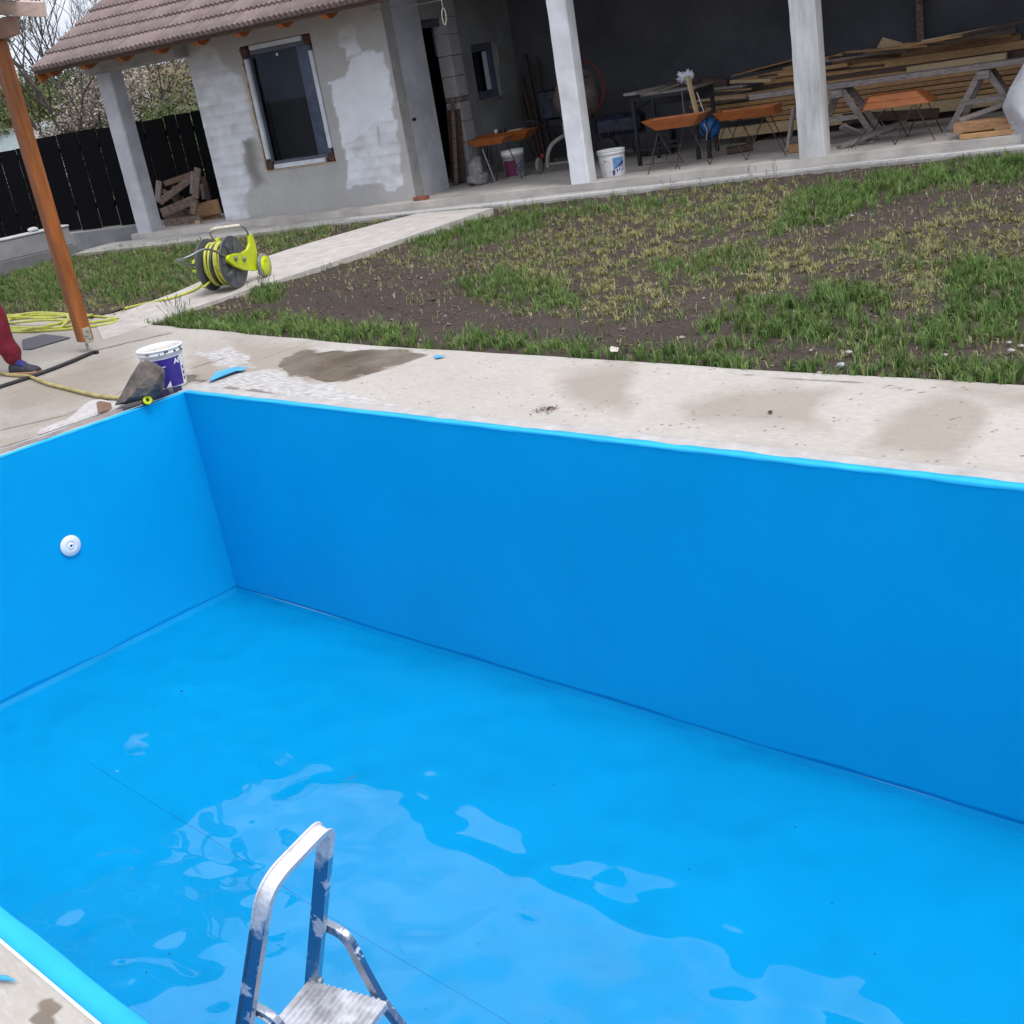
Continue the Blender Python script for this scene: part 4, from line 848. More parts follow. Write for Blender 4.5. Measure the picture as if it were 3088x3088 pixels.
for yy, k in rl_:
    x1 = -1.57; z1 = 2.405; x0 = -6.8; z0 = z1 + sl * (x0 - x1)
    mb = MB(); mb.beam((x0, yy, z0), (x1, yy, z1), .05, .095); o = mb.build('rafter', 'beam_wood', perg, bevel=.004)
mb = MB(); x0, x1 = -6.8, -1.85; mb.hexa([(x0, pgy - 2.4, 2.475 + sl * (x0 + 1.57)), (x1, pgy - 2.4, 2.475 + sl * (x1 + 1.57)), (x1, pgy + .15, 2.475 + sl * (x1 + 1.57)), (x0, pgy + .15, 2.475 + sl * (x0 + 1.57)), (x0, pgy - 2.4, 2.50 + sl * (x0 + 1.57)), (x1, pgy - 2.4, 2.50 + sl * (x1 + 1.57)), (x1, pgy + .15, 2.50 + sl * (x1 + 1.57)), (x0, pgy + .15, 2.50 + sl * (x0 + 1.57))]); mb.build('roof_boarding', 'old_wood', perg)
mb = MB(); mb.box((-6.6, pgy - .05, .085), (-6.5, pgy + .05, 2.3)); mb.build('post', 'post_wood', perg, bevel=.006)

# ================================================================ GRASS
LUSH = [[(280, 616), (300, 596), (345, 590), (380, 598), (450, 606), (560, 606), (700, 628), (820, 636), (950, 640), (1060, 652), (1150, 662), (1330, 672), (1450, 690), (1600, 690), (1760, 690), (1932, 690), (2100, 700), (2100, 745), (1932, 732), (1600, 712), (1300, 696), (1000, 676), (700, 655), (450, 638)],
        [(1310, 640), (1340, 605), (1400, 580), (1500, 562), (1560, 545), (1615, 540), (1672, 570), (1690, 600), (1640, 625), (1560, 640), (1450, 650), (1380, 660)],
        [(1780, 530), (1830, 500), (2100, 495), (2100, 655), (1850, 645), (1780, 662), (1700, 655), (1600, 648), (1560, 640), (1700, 610), (1790, 600), (1800, 560)],
        [(1480, 405), (1530, 360), (1620, 345), (1750, 322), (1870, 298), (2100, 280), (2100, 335), (1800, 348), (1690, 372), (1600, 408), (1530, 430), (1465, 434)],
        [(1225, 515), (1300, 492), (1420, 470), (1445, 485), (1380, 520), (1260, 538)], [(760, 455), (850, 422), (1000, 397), (1180, 385), (1300, 372), (1300, 392), (1060, 410), (980, 450), (880, 475), (790, 480)],
        [(870, 540), (960, 510), (1010, 535), (1090, 560), (1080, 592), (1000, 596), (900, 560)], [(1500, 600), (1760, 640), (1700, 668), (1560, 650)], [(465, 545), (500, 532), (525, 540), (528, 562), (480, 572)],
        [(1330, 650), (1500, 650), (1700, 660), (1932, 655), (1932, 668), (1650, 676), (1400, 668)],
        [(160, 500), (300, 470), (420, 452), (430, 500), (330, 550), (240, 572), (200, 560), (150, 545)], [(-80, 540), (60, 500), (130, 490), (150, 520), (110, 590), (-80, 600)], [(500, 452), (620, 430), (600, 452), (520, 480)]]
LUSHW = [1, 1.1, .95, 1, .6, .55, .65, .8, .9, .5, .45, .5, .45]
YEL = [[(1180, 400), (1300, 375), (1500, 345), (1500, 430), (1932, 400), (2100, 400), (2100, 520), (1780, 540), (1700, 600), (1600, 540), (1400, 580), (1250, 600), (1080, 600), (900, 560), (960, 480), (1050, 430)],
       [(640, 520), (760, 480), (880, 475), (940, 500), (860, 540), (760, 560), (680, 560)], [(-80, 500), (430, 440), (640, 400), (720, 405), (560, 460), (400, 530), (200, 600), (-80, 620)], [(1500, 600), (2100, 600), (2100, 700), (1500, 690)]]
YELW = [1., .45, .55, .4]
BARE = [[(930, 395), (1200, 378), (1560, 330), (1932, 285), (1932, 292), (1600, 345), (1300, 372), (1000, 398)], [(520, 560), (700, 500), (860, 500), (840, 560), (960, 600), (1100, 600), (1330, 620), (1300, 650), (1000, 632), (700, 610), (560, 596)],
        [(1500, 440), (1640, 412), (1760, 402), (1760, 425), (1620, 460), (1480, 470)], [(1440, 680), (1480, 655), (1560, 660), (1600, 680), (1500, 692)], [(1790, 660), (1932, 645), (1932, 672), (1800, 680)],
        [(1250, 560), (1400, 540), (1420, 560), (1300, 620)], [(1560, 600), (1700, 570), (1720, 590), (1640, 625)]]
n0 = 2000000
x = rng.uniform(-10.5, 6.2, n0); y = rng.uniform(.85, 8.3, n0); u_ = x * HY[0] + y * HY[1]
k = (y > etop(x) + .005) & (u_ < UE - .02 + .08 * (vnoise(x * 3, y * 3, 2) - .5)); x, y, u_ = x[k], y[k], u_[k]
k = ~inpoly(x, y, wk); x, y = x[k], y[k]; z = zground(x, y); Pq = proj(np.stack([x, y, z], -1)); px, py = Pq[:, 0], Pq[:, 1]
k = (px > -160) & (px < 2080) & (py < 780); x, y, z, px, py = x[k], y[k], z[k], px[k], py[k]
jx = px + 46 * (fbm(x * 5, y * 5, 51) - .5) + 8 * (vnoise(x * 17, y * 17, 3) - .5); jy = py + 26 * (fbm(x * 5, y * 5, 52) - .5) + 8 * (vnoise(x * 17, y * 17, 7) - .5)
lush = np.zeros(len(x)); yel = np.zeros(len(x)); bare = np.zeros(len(x))
for q_, w_ in zip(LUSH, LUSHW): lush = np.maximum(lush, w_ * spoly(jx, jy, q_, 12))
edge_d = y - etop(x); lush = np.maximum(lush, np.clip(1 - edge_d / .16, 0, 1) * .9 * (px > 280))
for q_, w_ in zip(YEL, YELW): yel = np.maximum(yel, w_ * spoly(jx, jy, q_, 24))
for q_ in BARE: bare = np.maximum(bare, spoly(jx, jy, q_, 14))
clump = fbm(x * 9, y * 9, 61, 3); clump2 = fbm(x * 3, y * 3, 62, 3)
tuft = np.clip((fbm(x * 16, y * 16, 63, 2) - .32) * 4, .05, 1.15); lush = lush * np.clip((clump - .30) * 3.6, .08, 1.1) * (.35 + .65 * tuft) + .10 * np.clip((clump2 - .5) * 6, 0, 1)
yel = (yel * 1.0 + .16) * np.clip((clump - .36) * 3.8, .04, 1.25) * (.3 + .8 * tuft) * (1 - .8 * bare) * (1 - .6 * np.clip(lush * 1.3, 0, 1)); lush = lush * (1 - .85 * bare)
area = 21.5 * 8.65 / n0
hc_ = np.modf(np.abs(np.sin(np.floor(x / .07) * 12.9898 + np.floor(y / .07) * 78.233 + 3) * 43758.5453))[0]
rl1 = (rng.random(len(x)) < lush * .95) & (hc_ < .42 + .85 * lush); rl2 = (rng.random(len(x)) < yel * .55) & ~rl1 & (hc_ > .38)
def blades(name, x, y, z, hmin, hmax, wd, tilt, cols, m, label, cell=.07, pull=.55):
    n = len(x); ci = np.floor(x / cell); cj = np.floor(y / cell); hs = lambda k_: np.modf(np.abs(np.sin(ci * 12.9898 + cj * 78.233 + k_) * 43758.5453))[0]
    cx = (ci + .2 + .6 * hs(0)) * cell; cy = (cj + .2 + .6 * hs(5)) * cell; pl_ = pull * rng.uniform(.6, 1.4, n); dx0, dy0 = x - cx, y - cy; x = x - dx0 * pl_; y = y - dy0 * pl_
    az = np.arctan2(dy0, dx0) + rng.normal(0, .7, n); h = rng.uniform(hmin, hmax, n) * (.6 + .75 * hs(9)); tl = np.abs(rng.normal(0, tilt, n)); d = np.stack([np.cos(az), np.sin(az)], -1); sdv = np.stack([-np.sin(az), np.cos(az)], -1)
    az2 = az + rng.uniform(-.8, .8, n); sdv = np.stack([-np.sin(az2), np.cos(az2)], -1)
    w_ = wd * rng.uniform(.6, 1.3, n); P = np.stack([x, y], -1); H1 = h * .55; o1 = np.sin(tl * .5) * h * .5; o2 = np.sin(np.minimum(tl * 1.3, 1.55)) * h * .95; z1 = z + np.cos(tl * .5) * H1; z2 = z + np.cos(tl * .5) * H1 + np.cos(np.minimum(tl * 1.5, 1.9)) * h * .42
    v = np.zeros((n, 5, 3)); v[:, 0, :2] = P - sdv * w_[:, None] / 2; v[:, 1, :2] = P + sdv * w_[:, None] / 2; v[:, 0, 2] = v[:, 1, 2] = z - .006
    M_ = P + d * o1[:, None]; v[:, 2, :2] = M_ + sdv * w_[:, None] * .42; v[:, 3, :2] = M_ - sdv * w_[:, None] * .42; v[:, 2, 2] = v[:, 3, 2] = z1
    v[:, 4, :2] = P + d * o2[:, None]; v[:, 4, 2] = np.maximum(z2, z + .004)
    me = bpy.data.meshes.new(name); me.vertices.add(n * 5); me.vertices.foreach_set('co', v.ravel()); base = np.arange(n)[:, None] * 5
    li = np.concatenate([base + np.array([[0, 1, 2, 3]]), base + np.array([[3, 2, 4]])], 1).ravel(); me.loops.add(n * 7); me.loops.foreach_set('vertex_index', li)
    ls = (np.arange(n)[:, None] * 7 + np.array([[0, 4]])).ravel(); me.polygons.add(n * 2); me.polygons.foreach_set('loop_start', ls); me.update(calc_edges=True)
    cc = cols; a_ = me.attributes.new('Col', 'FLOAT_COLOR', 'POINT'); a_.data.foreach_set('color', np.repeat(np.concatenate([cc, np.ones((n, 1))], 1), 5, 0).astype(np.float32).ravel())
    me.materials.append(m); o = bpy.data.objects.new(name, me); Cc(o); return tag(o, label, name.split('_')[-1], kind='stuff')
def colmat(name, rough=.6):
    m_ = bpy.data.materials.new(name); m_.use_nodes = True; t_ = m_.node_tree; a_ = t_.nodes.new('ShaderNodeAttribute'); a_.attribute_name = 'Col'; t_.links.new(a_.outputs['Color'], t_.nodes['Principled BSDF'].inputs['Base Color'])
    b_ = t_.nodes['Principled BSDF']; b_.inputs['Roughness'].default_value = rough; b_.inputs['Specular IOR Level'].default_value = .25; return m_
gm = colmat('grass_blade')
def cmix(n, a_, b_, t_): t_ = t_[:, None]; return np.array(a_)[None] * (1 - t_) + np.array(b_)[None] * t_
i1 = np.where(rl1)[0]; n = len(i1); tt = np.clip(rng.random(n) * .7 + .5 * (vnoise(x[i1] * 4, y[i1] * 4, 9) - .2), 0, 1)
cl = cmix(n, (.055, .12, .026), (.18, .27, .075), tt); dry = rng.random(n) < .05; cl[dry] = (.30, .27, .13)
tall = np.clip(lush[i1], .3, 1)
blades('green_grass', x[i1], y[i1], z[i1], .03, .092, .0050, .50, cl, gm, 'fresh green grass tufts along the paving and in patches of the lawn')
i2 = np.where(rl2)[0]; n = len(i2); tt = np.clip(rng.random(n) * .8 + .5 * (vnoise(x[i2] * 3, y[i2] * 3, 19) - .3), 0, 1)
cl = cmix(n, (.15, .185, .06), (.37, .35, .15), tt); q_ = rng.random(n) < .16; cl[q_] = (.36, .29, .18)
blades('dry_grass', x[i2], y[i2], z[i2], .02, .06, .0055, 1.15, cl, gm, 'thin yellowing grass lying over the bare brown soil')
# a few tall stalks at the lawn's left corner and by the path
st = []
for sx_, sy_, nn_, hh in ((345, 590, 12, .20), (500, 545, 14, .16), (330, 596, 9, .14), (1430, 352, 6, .16), (1470, 350, 5, .12), (1290, 372, 6, .12), (1120, 655, 14, .12), (1620, 318, 5, .12)):
    p = onz(sx_, sy_, .03)
    for _ in range(nn_): st.append((p[0] + random.gauss(0, .12), p[1] + random.gauss(0, .05), zground(p[0], p[1]), hh * random.uniform(.6, 1.2)))
st = np.array(st); gsk = MB()
for x_, y_, z_, h_ in st:
    e = np.array([random.gauss(0, .25), random.gauss(0, .25), 1]) * h_; gsk.tube([(x_, y_, z_), np.array([x_, y_, z_]) + e * .6, np.array([x_, y_, z_]) + e + [random.gauss(0, .02), 0, 0]], [.0016, .0014, .0035], 3, cap=False)
tag(gsk.build('tall_stalks', mat('stalk', (.06, .09, .035), .7)), 'a few taller dark grass stalks with seed heads at the lawn edges', 'grass', kind='stuff')
# clods and pebbles
n = 11000; x = rng.uniform(-6, 6.5, n); y = rng.uniform(1.1, 7.5, n); u_ = x * HY[0] + y * HY[1]; k = (y > etop(x) + .03) & (u_ < UE - .05) & ~inpoly(x, y, wk); x, y = x[k], y[k]
pm = MB(); pc = []
oc = np.array([[1, 0, 0], [0, 1, 0], [-1, 0, 0], [0, -1, 0], [0, 0, 1], [0, 0, -1.]]); of_ = [(0, 1, 4), (1, 2, 4), (2, 3, 4), (3, 0, 4), (1, 0, 5), (2, 1, 5), (3, 2, 5), (0, 3, 5)]
for x_, y_ in zip(x, y):
    s_ = random.uniform(.005, .016) * (1.5 if random.random() < .08 else 1); v = oc * s_ * rng.uniform(.6, 1.2, (6, 3)) * [1, 1, .6] + [x_, y_, float(zground(x_, y_)) + s_ * .3]; pm.add(v, of_)
    c_l = random.choice([(.10, .07, .055), (.13, .095, .075), (.075, .05, .04), (.08, .055, .045), (.16, .12, .10), (.34, .31, .29) if random.random() < .3 else (.13, .1, .09)]); pc += [c_l] * 6
o = pm.build('pebbles', colmat('pebble', .9)); a_ = o.data.attributes.new('Col', 'FLOAT_COLOR', 'POINT'); a_.data.foreach_set('color', np.concatenate([np.array(pc), np.ones((len(pc), 1))], 1).astype(np.float32).ravel()); tag(o, 'small clods and pebbles scattered over the bare soil', 'pebbles', kind='stuff')
for i, (sx_, sy_, r_, lb) in enumerate(((1602, 667, .024, 'smooth oval pebble on bare soil just behind the lawn edge'), (1588, 692, .03, 'crumpled translucent scrap lying in the grass at the lawn edge'), (1782, 672, .018, 'small pale stone at the left end of the right bare patch'), (1904, 648, .016, 'small white stone at the upper right of the bare patch'), (1908, 664, .022, 'rounded white stone lowest in the bare patch at the right'), (1926, 655, .02, 'pale stone nearest the right picture edge in the soil'), (1780, 1080, .0, ''), (1530, 662, .012, 'tiny grey stone on the dirt left of the oval pebble'))):
    if r_ == 0: continue
    p = onz(sx_, sy_, .0); mb = MB(); r_ *= .62; mb.blob(p + [0, 0, r_ * .5], (r_ * 1.4, r_, r_ * .65), 2, .12, seed=i); solo(mb, 'stone' if i != 1 else 'plastic_scrap', 'stone' if i != 1 else 'sheet_plastic', lb, 'stone' if i != 1 else 'scrap', smooth=True)

# ================================================================ THINGS ON THE PAVING
def scrap(name, pts, m, label, cat, z=.012, curl=0.):
    P = [onz(*q_, z) for q_ in pts]; n = len(P); mb = MB(); v = [p + [0, 0, curl * ((i * 37 % 5) / 5)] for i, p in enumerate(P)]; mb.add(v + [p - [0, 0, .002] for p in v], [tuple(range(n)), tuple(range(2 * n - 1, n - 1, -1))] + [(i, (i + 1) % n, n + (i + 1) % n, n + i) for i in range(n)]); return solo(mb, name, m, label, cat)
scrap('liner_scrap', c68(64, [(1205, 705), (1275, 650), (1290, 625), (1550, 545), (1690, 560), (1640, 585), (1560, 600), (1400, 660), (1250, 715), (1215, 725)]), 'blue_scrap', 'long strip of blue liner lying on the wet paving by the pool corner', 'scrap', .016, .012)
scrap('liner_scrap', c68(61, [(788, 528), (800, 524), (860, 531), (800, 542)]), 'blue_scrap', 'tiny blue triangle of liner on the dry paving beyond the puddle', 'scrap', .01, .006)
scrap('liner_scrap', c68(64, [(770, 800), (800, 760), (825, 765), (830, 785), (800, 805)]), 'blue_scrap', 'small blue liner scrap against the foot of the blue bucket', 'scrap', .012, .006)
cr = MB(); cr.tube(smoothpts([onz(*q_, .012) for q_ in c68(66, [(-60, 1240), (0, 1238), (60, 1245), (128, 1265)])], 4), [.006] * 8 + [.005, .004, .003, .002, .001], 5); solo(cr, 'liner_trimming', 'blue_scrap', 'curved sliver of blue liner on the near paving at the left edge', 'scrap', smooth=True)
scrap('paper_tag', [(1150, 657), (1153, 653), (1168, 656), (1165, 663), (1152, 663)], 'bucket_inside', 'small white slotted tag standing in the grass at the lawn edge', 'tag', .05)
scrap('ground_mat', c68(65, [(205, 545), (400, 490), (560, 505), (665, 522), (460, 580), (290, 632), (215, 630)]), 'mat_gray', 'dark grey floor mat lying flat on the paving beyond the red trousers', 'mat', .009)
scrap('tape_piece', c68(63, [(935, 365), (970, 350), (1075, 370), (1090, 425), (950, 468), (945, 430)]), 'tape_brown', 'brown adhesive tape piece stuck on white plaster by the pool rim', 'tape', .022)
pw = MB(); q_ = [onz(*p, .004) for p in c68(63, [(705, 515), (740, 480), (830, 400), (900, 355), (1000, 340), (1080, 355), (1235, 390), (1215, 430), (1150, 445), (940, 490), (760, 550), (560, 620), (380, 680), (360, 660), (560, 590), (650, 545)])]
cc = np.mean(q_, 0); vv = []; 
for p in q_: vv.append(p)
for f_ in (.9, .6, .3):
    for p in q_: r_ = cc + (p - cc) * f_; vv.append(r_ + [0, 0, .012 + .006 * random.random()])
n = len(q_); pw.add(vv + [cc + [0, 0, .016]], [(i + k * n, (i + 1) % n + k * n, (i + 1) % n + (k + 1) * n, i + (k + 1) * n) for k in range(3) for i in range(n)] + [(3 * n + i, 3 * n + (i + 1) % n, 4 * n) for i in range(n)])
solo(pw, 'plaster_patch', 'plaster_white', 'rough white plaster patch on the paving beside the short pool wall', 'plaster')
lv = MB(); pL = onz(1033, 771, .006)
for _ in range(70):
    c = pL + [random.gauss(0, .035), random.gauss(0, .03), random.uniform(0, .008)]; a_ = random.uniform(0, 6.3); d1 = np.array([math.cos(a_), math.sin(a_), random.uniform(-.3, .3)]) * .009; d2 = np.array([-math.sin(a_), math.cos(a_), random.uniform(-.3, .3)]) * .004
    lv.add([c - d1, c + d2, c + d1, c - d2], [(0, 1, 2, 3)])
o = solo(lv, 'crushed_leaves', 'leaf_brown', 'small heap of crushed reddish-brown leaves on the pale paving beyond the long wall', 'leaves'); o['kind'] = 'stuff'
scrap('twig', [(1448, 777), (1452, 774), (1458, 775), (1455, 779)], 'rubber', 'small black chip lying on the pale paving right of the leaf heap', 'chip', .01)
# yellow supply hose and dark strip
mb = MB(); pts = [onz(*q_, .016) for q_ in c68(65, [(-160, 830), (0, 853), (80, 872), (210, 880), (290, 893), (390, 935), (480, 965), (620, 1000), (800, 1045), (980, 1080), (1130, 1090)])]; mb.tube(smoothpts(pts, 6), .0125, 10); solo(mb, 'garden_hose', 'hose_old', 'dull yellow hose running across the left paving to the propped stone', 'hose', smooth=True)
mb = MB(); pts = [onz(*q_, .012) for q_ in c68(65, [(-100, 1015), (0, 988), (330, 880), (640, 765), (860, 670), (915, 662)])]; mb.tube(smoothpts(pts, 5), .016, 8); solo(mb, 'rubber_strip', 'rubber', 'dark rubber strip laid along the paving joint up to the pergola post', 'strip', smooth=True)
# coil of green-yellow hose lying beyond
mb = MB(); rr_ = random.Random(3); cpt = []
cen = onz(105, 607, .014); 
loops = [((60, 612), (150, 14)), ((90, 606), (120, 12)), ((70, 604), (100, 14)), ((120, 603), (95, 9)), ((60, 616), (75, 10))]
def pxloop(cx, cy, rx, ry, ph, n=26, tilt=-.05): return [onz(cx + rx * math.cos(ph + 2 * math.pi * i / n), cy + ry * math.sin(ph + 2 * math.pi * i / n) + tilt * rx * math.cos(ph + 2 * math.pi * i / n), .012) for i in range(n + 1)]
L1 = [onz(*q_, .012) for q_ in ((262, 575), (225, 585))]
path = pxloop(80, 611, 140, 13, 0) + pxloop(60, 610, 105, 12, .2)[2:] + pxloop(95, 603, 80, 8, .5)[2:] + pxloop(70, 613, 62, 12, .9)[2:] + pxloop(30, 606, 110, 12, 1.0)[2:]
for i, p in enumerate(path): p[2] = .012 + .018 * (i // 26 % 4) * (.5 + .5 * math.sin(i * .6))
mb.tube(smoothpts(path, 2), .0115, 8); solo(mb, 'hose_coil', 'hose_yellow', 'loose loops of yellow-green garden hose on the paving behind the post', 'hose', smooth=True)

# ---- paint bucket by the pool corner
def bucket(loc, r0, r1, h, label, rimh, mbody, tilt=0):
    t_ = thing('paint_bucket', loc, label, 'bucket'); c = np.array(loc, float)
    mb = MB(); mb.lathe(c, [(r0 * .97, 0), (r0, .006), (r0 + (r1 - r0) * .80, h * .80)], 40, cap1=False); mb.build('body', mbody, t_, True)
    mb = MB(); k = r0 + (r1 - r0) * .8
    mb.lathe(c, [(k, h * .80), (k + .004, h * .805), (k + .005, h * .86), (k + .009, h * .865), (k + .010, h * .90), (k + .006, h * .905), (r1 + .004, h * .96), (r1 + .009, h * .965), (r1 + .009, h * .99), (r1 + .004, h), (r1 - .004, h), (r1 - .006, h * .93), (r0 * .97, .02)], 40, cap0=False, cap1=False); mb.build('rim', 'bucket_white', t_, True)
    return t_, c, (lambda z: r0 + (r1 - r0) * min(.8, (z - c[2]) / h) + .0015)
bb = onz(308, 741, 0); bc = np.array([bb[0] - .10, bb[1] + .11, .003])
bk, c, rad = bucket(bc, .116, .138, .262, 'white paint bucket with a dark blue wrap standing at the pool corner behind the stone', 0, 'bucket_white')
vdir = (CAM - c)[:2]; vdir = vdir / np.linalg.norm(vdir); vang = math.atan2(vdir[1], vdir[0])
def wrap(name, c, rad, a0, a1, z0, z1, m, parent, n=30, slope=0., off=.001, za=None):
    v = []
    for i in range(n + 1):
        a_ = a0 + (a1 - a0) * i / n
        for z_ in (z0 if not za else za(a_)[0], z1 if not za else za(a_)[1]):
            rr = rad(c[2] + z_) + off; v.append((c[0] + rr * math.cos(a_), c[1] + rr * math.sin(a_), c[2] + z_))
    mb = MB(); mb.add(v, [(2 * i, 2 * i + 2, 2 * i + 3, 2 * i + 1) for i in range(n)]); return mb.build(name, m, parent, True)
wrap('label_wrap', c, rad, vang - 1.9, vang + .86, 0, 0, 'bucket_blue', bk, za=lambda a_: (.017, .200))
wrap('label_edge', c, rad, vang + .86, vang + 1.05, .0, .0, 'bucket_white', bk, za=lambda a_: (.016, .200), off=.002)
def on_drum(c, rad, ang, z): rr = rad(c[2] + z); return np.array([c[0] + rr * math.cos(ang), c[1] + rr * math.sin(ang), c[2] + z])
a_ = vang + .50; rt = np.array([-math.sin(a_), math.cos(a_), 0]); text_part('lettering', 'APLA', on_drum(c, rad, a_, .158) , rt, (0, 0, 1), .044, 'plastic_white', bk, bend=(c, lambda z: rad(z) + .0035))
wrap('print_bar', c, rad, vang - .62, vang + .05, .205, .212, 'plastic_white', bk, off=.003, za=lambda a_: (.150, .155))
wrap('print_panel', c, rad, vang - .15, vang + .12, 0, 0, 'plastic_white', bk, off=.003, za=lambda a_: (.018, .018 + .04 * max(0, (a_ - vang + .15) / .27)))
for k_ in range(3): a_ = vang + .93 + .0 * k_; wrap('print_mark', c, rad, a_, a_ + .1, 0, 0, 'ink_navy', bk, 4, off=.004, za=lambda q_, k_=k_: (.04 + .035 * k_, .06 + .035 * k_))
mb = MB(); mb.lathe(c, [(.001, .205), (.06, .212), (.10, .203), (.128, .228)], 24, cap0=False, cap1=False); mb.build('dried_paint', 'bucket_inside', bk, True)
for k_ in range(12): a_ = vang + rng.uniform(-1.4, 1.2); z_ = rng.uniform(.222, .250); mb = MB(); p = np.array([c[0] + (.1455) * math.cos(a_), c[1] + .1455 * math.sin(a_), c[2] + z_]); mb.blob(p, (.004, .004, .008), 1, .3, seed=k_); mb.build('paint_spot', 'ink_dark', bk)
hd = MB(); al = vang - .75; pA = on_drum(c, rad, al, .215) + np.array([math.cos(al), math.sin(al), 0]) * .01; hd.tube(smoothpts([pA, pA + [.0, 0, -.03], pA + np.array([math.cos(al - .3) * .03, math.sin(al - .3) * .03, -.10]), pA + np.array([math.cos(al - .8) * .035, math.sin(al - .8) * .035, -.13])], 5), .0022, 5); hd.build('wire_handle', 'rubber', bk)

# ---- stone holding down the hose
q0 = onz(246, 765, 0.0); sc_ = np.array([-.07, -.40, 0]) 
rk = onz(276, 757, .03)
rdir = (onz(330, 735, 0) - onz(235, 768, 0)); rdir[2] = 0; rdir /= np.linalg.norm(rdir); vd3 = np.array([vdir[0], vdir[1], 0]); RKF = (rdir, np.array([-rdir[1], rdir[0], 0]), W3[2])
ROCK = [(-.205, .012, .10), (-.15, .07, .13), (-.10, .12, .13), (-.04, .20, .12), (.0, .255, .10), (.03, .262, .08), (.10, .225, .11), (.15, .175, .11), (.135, .11, .12), (.10, .04, .13), (.04, .006, .13), (-.10, .004, .13)]
mb = MB(); bm = bmesh.new()
rc = rk + [-.02, .03, 0]
side = np.array([vdir[1], -vdir[0], 0]); side = side if side @ AX[:, 0] > 0 else -side
toward = np.array([vdir[0], vdir[1], 0])
for s_, z_, d_ in ROCK:
    for k_, dd_ in ((.25, d_ * .5), (1, 0), (.55, -d_ * .75)):
        cx, cz = 0.0, .10; jt = rng.normal(0, .006, 3); f_ = {1: 1., .25: .55, .55: .7}[k_]
        bm.verts.new(rc + side * (cx + (s_ - cx) * f_) + np.array([0, 0, max(.002, (cz + (z_ - cz) * f_) * .92)]) + toward * (dd_ * 1.0) + jt * [1, 1, .4])
bmesh.ops.convex_hull(bm, input=bm.verts)
for v in [v for v in bm.verts if not v.link_faces]: bm.verts.remove(v)
bmesh.ops.triangulate(bm, faces=bm.faces); bmesh.ops.subdivide_edges(bm, edges=bm.edges, cuts=2, use_grid_fill=True)
from mathutils import noise as mnoise
for v in bm.verts:
    v.co += Vector(mnoise.noise_vector(v.co * 14)) * .011 + Vector(mnoise.noise_vector(v.co * 40)) * .004; v.co.z = max(v.co.z, .004)
bm.verts.index_update(); mb.add([tuple(v.co) for v in bm.verts], [tuple(v.index for v in f.verts) for f in bm.faces]); bm.free()
solo(mb, 'rock', 'rock', 'angular dark brown stone propped on the pool rim in front of the blue bucket', 'rock')
scrap('wet_plate', c68(63, [(1160, 340), (1225, 385), (1190, 440), (1440, 368), (1560, 320), (1770, 240), (1760, 200), (1600, 235), (1500, 290), (1300, 330)]), 'wet_slate', 'dark wet patch of mortar under the stone along the pool rim', 'mortar', .018)
# hose coupling
pc = onz(*c68(63, [(1432, 345)])[0], .035); axd = toward * .86 + side * .3 + np.array([0, 0, .35]); axd /= np.linalg.norm(axd)
cp = thing('hose_coupling', pc, 'lime and black hose connector poking out beneath the stone at the pool edge', 'connector')
mb = MB(); mb.lathe(pc - axd * .05, [(.018, 0), (.026, .01), (.027, .045)], 16, axd); mb.build('sleeve', 'rubber', cp, True)
mb = MB(); mb.lathe(pc - axd * .006, [(.028, 0), (.029, .012), (.024, .018), (.012, .016), (.010, .004)], 20, axd, True, False); mb.build('collar', 'lime', cp, True)
mb = MB(); mb.lathe(pc - axd * .004, [(.010, 0), (.010, .006)], 12, axd); mb.build('bore', 'dark_hole', cp)

# ---- hose reel cart on the path
G2 = onz(452.6, 543, .05); axr = np.array([.90, .43, 0]); axr /= np.linalg.norm(axr); pr_ = np.array([-axr[1], axr[0], 0]); zr = W3[2]; FR = (axr, pr_, zr)
RD_ = .235; base_z = zwalk(G2[:2] @ HY); D2 = np.array([G2[0], G2[1], base_z + RD_ + .004]); D1 = D2 - axr * .25
reel = thing('hose_reel_cart', (D2[0], D2[1], base_z), 'lime green and grey hose reel cart with wheels standing on the concrete path', 'hose reel')
for cc_, o_, nm in ((D2, 1, 'flange'), (D1, -1, 'flange')):
    mb = MB(); mb.lathe(cc_, [(.02, .004), (.07, .012), (.12, .004), (.165, .012), (.20, .004), (RD_ - .006, .010), (RD_, .006), (RD_, -.006), (RD_ - .006, -.008), (.06, -.008)], 44, axr * o_); fo = mb.build(nm, 'reel_gray', reel, True)
    for k_ in range(7):
        a_ = 2 * math.pi * k_ / 7 + .2; d1 = pr_ * math.cos(a_) + zr * math.sin(a_); d2 = -pr_ * math.sin(a_) + zr * math.cos(a_); mb = MB()
        mb.add([cc_ + axr * o_ * .012 + d1 * .06 - d2 * .010, cc_ + axr * o_ * .013 + d1 * .06 + d2 * .010, cc_ + axr * o_ * .012 + d1 * .205 + d2 * .040, cc_ + axr * o_ * .012 + d1 * .205 - d2 * .040, cc_ + axr * o_ * .030 + d1 * .14], [(0, 1, 4), (1, 2, 4), (2, 3, 4), (3, 0, 4)]); mb.build('spoke', 'reel_gray', fo)
mb = MB(); mb.lathe(D1, [(.075, 0), (.075, .25)], 24, axr); mb.build('drum', 'reel_gray', reel, True)
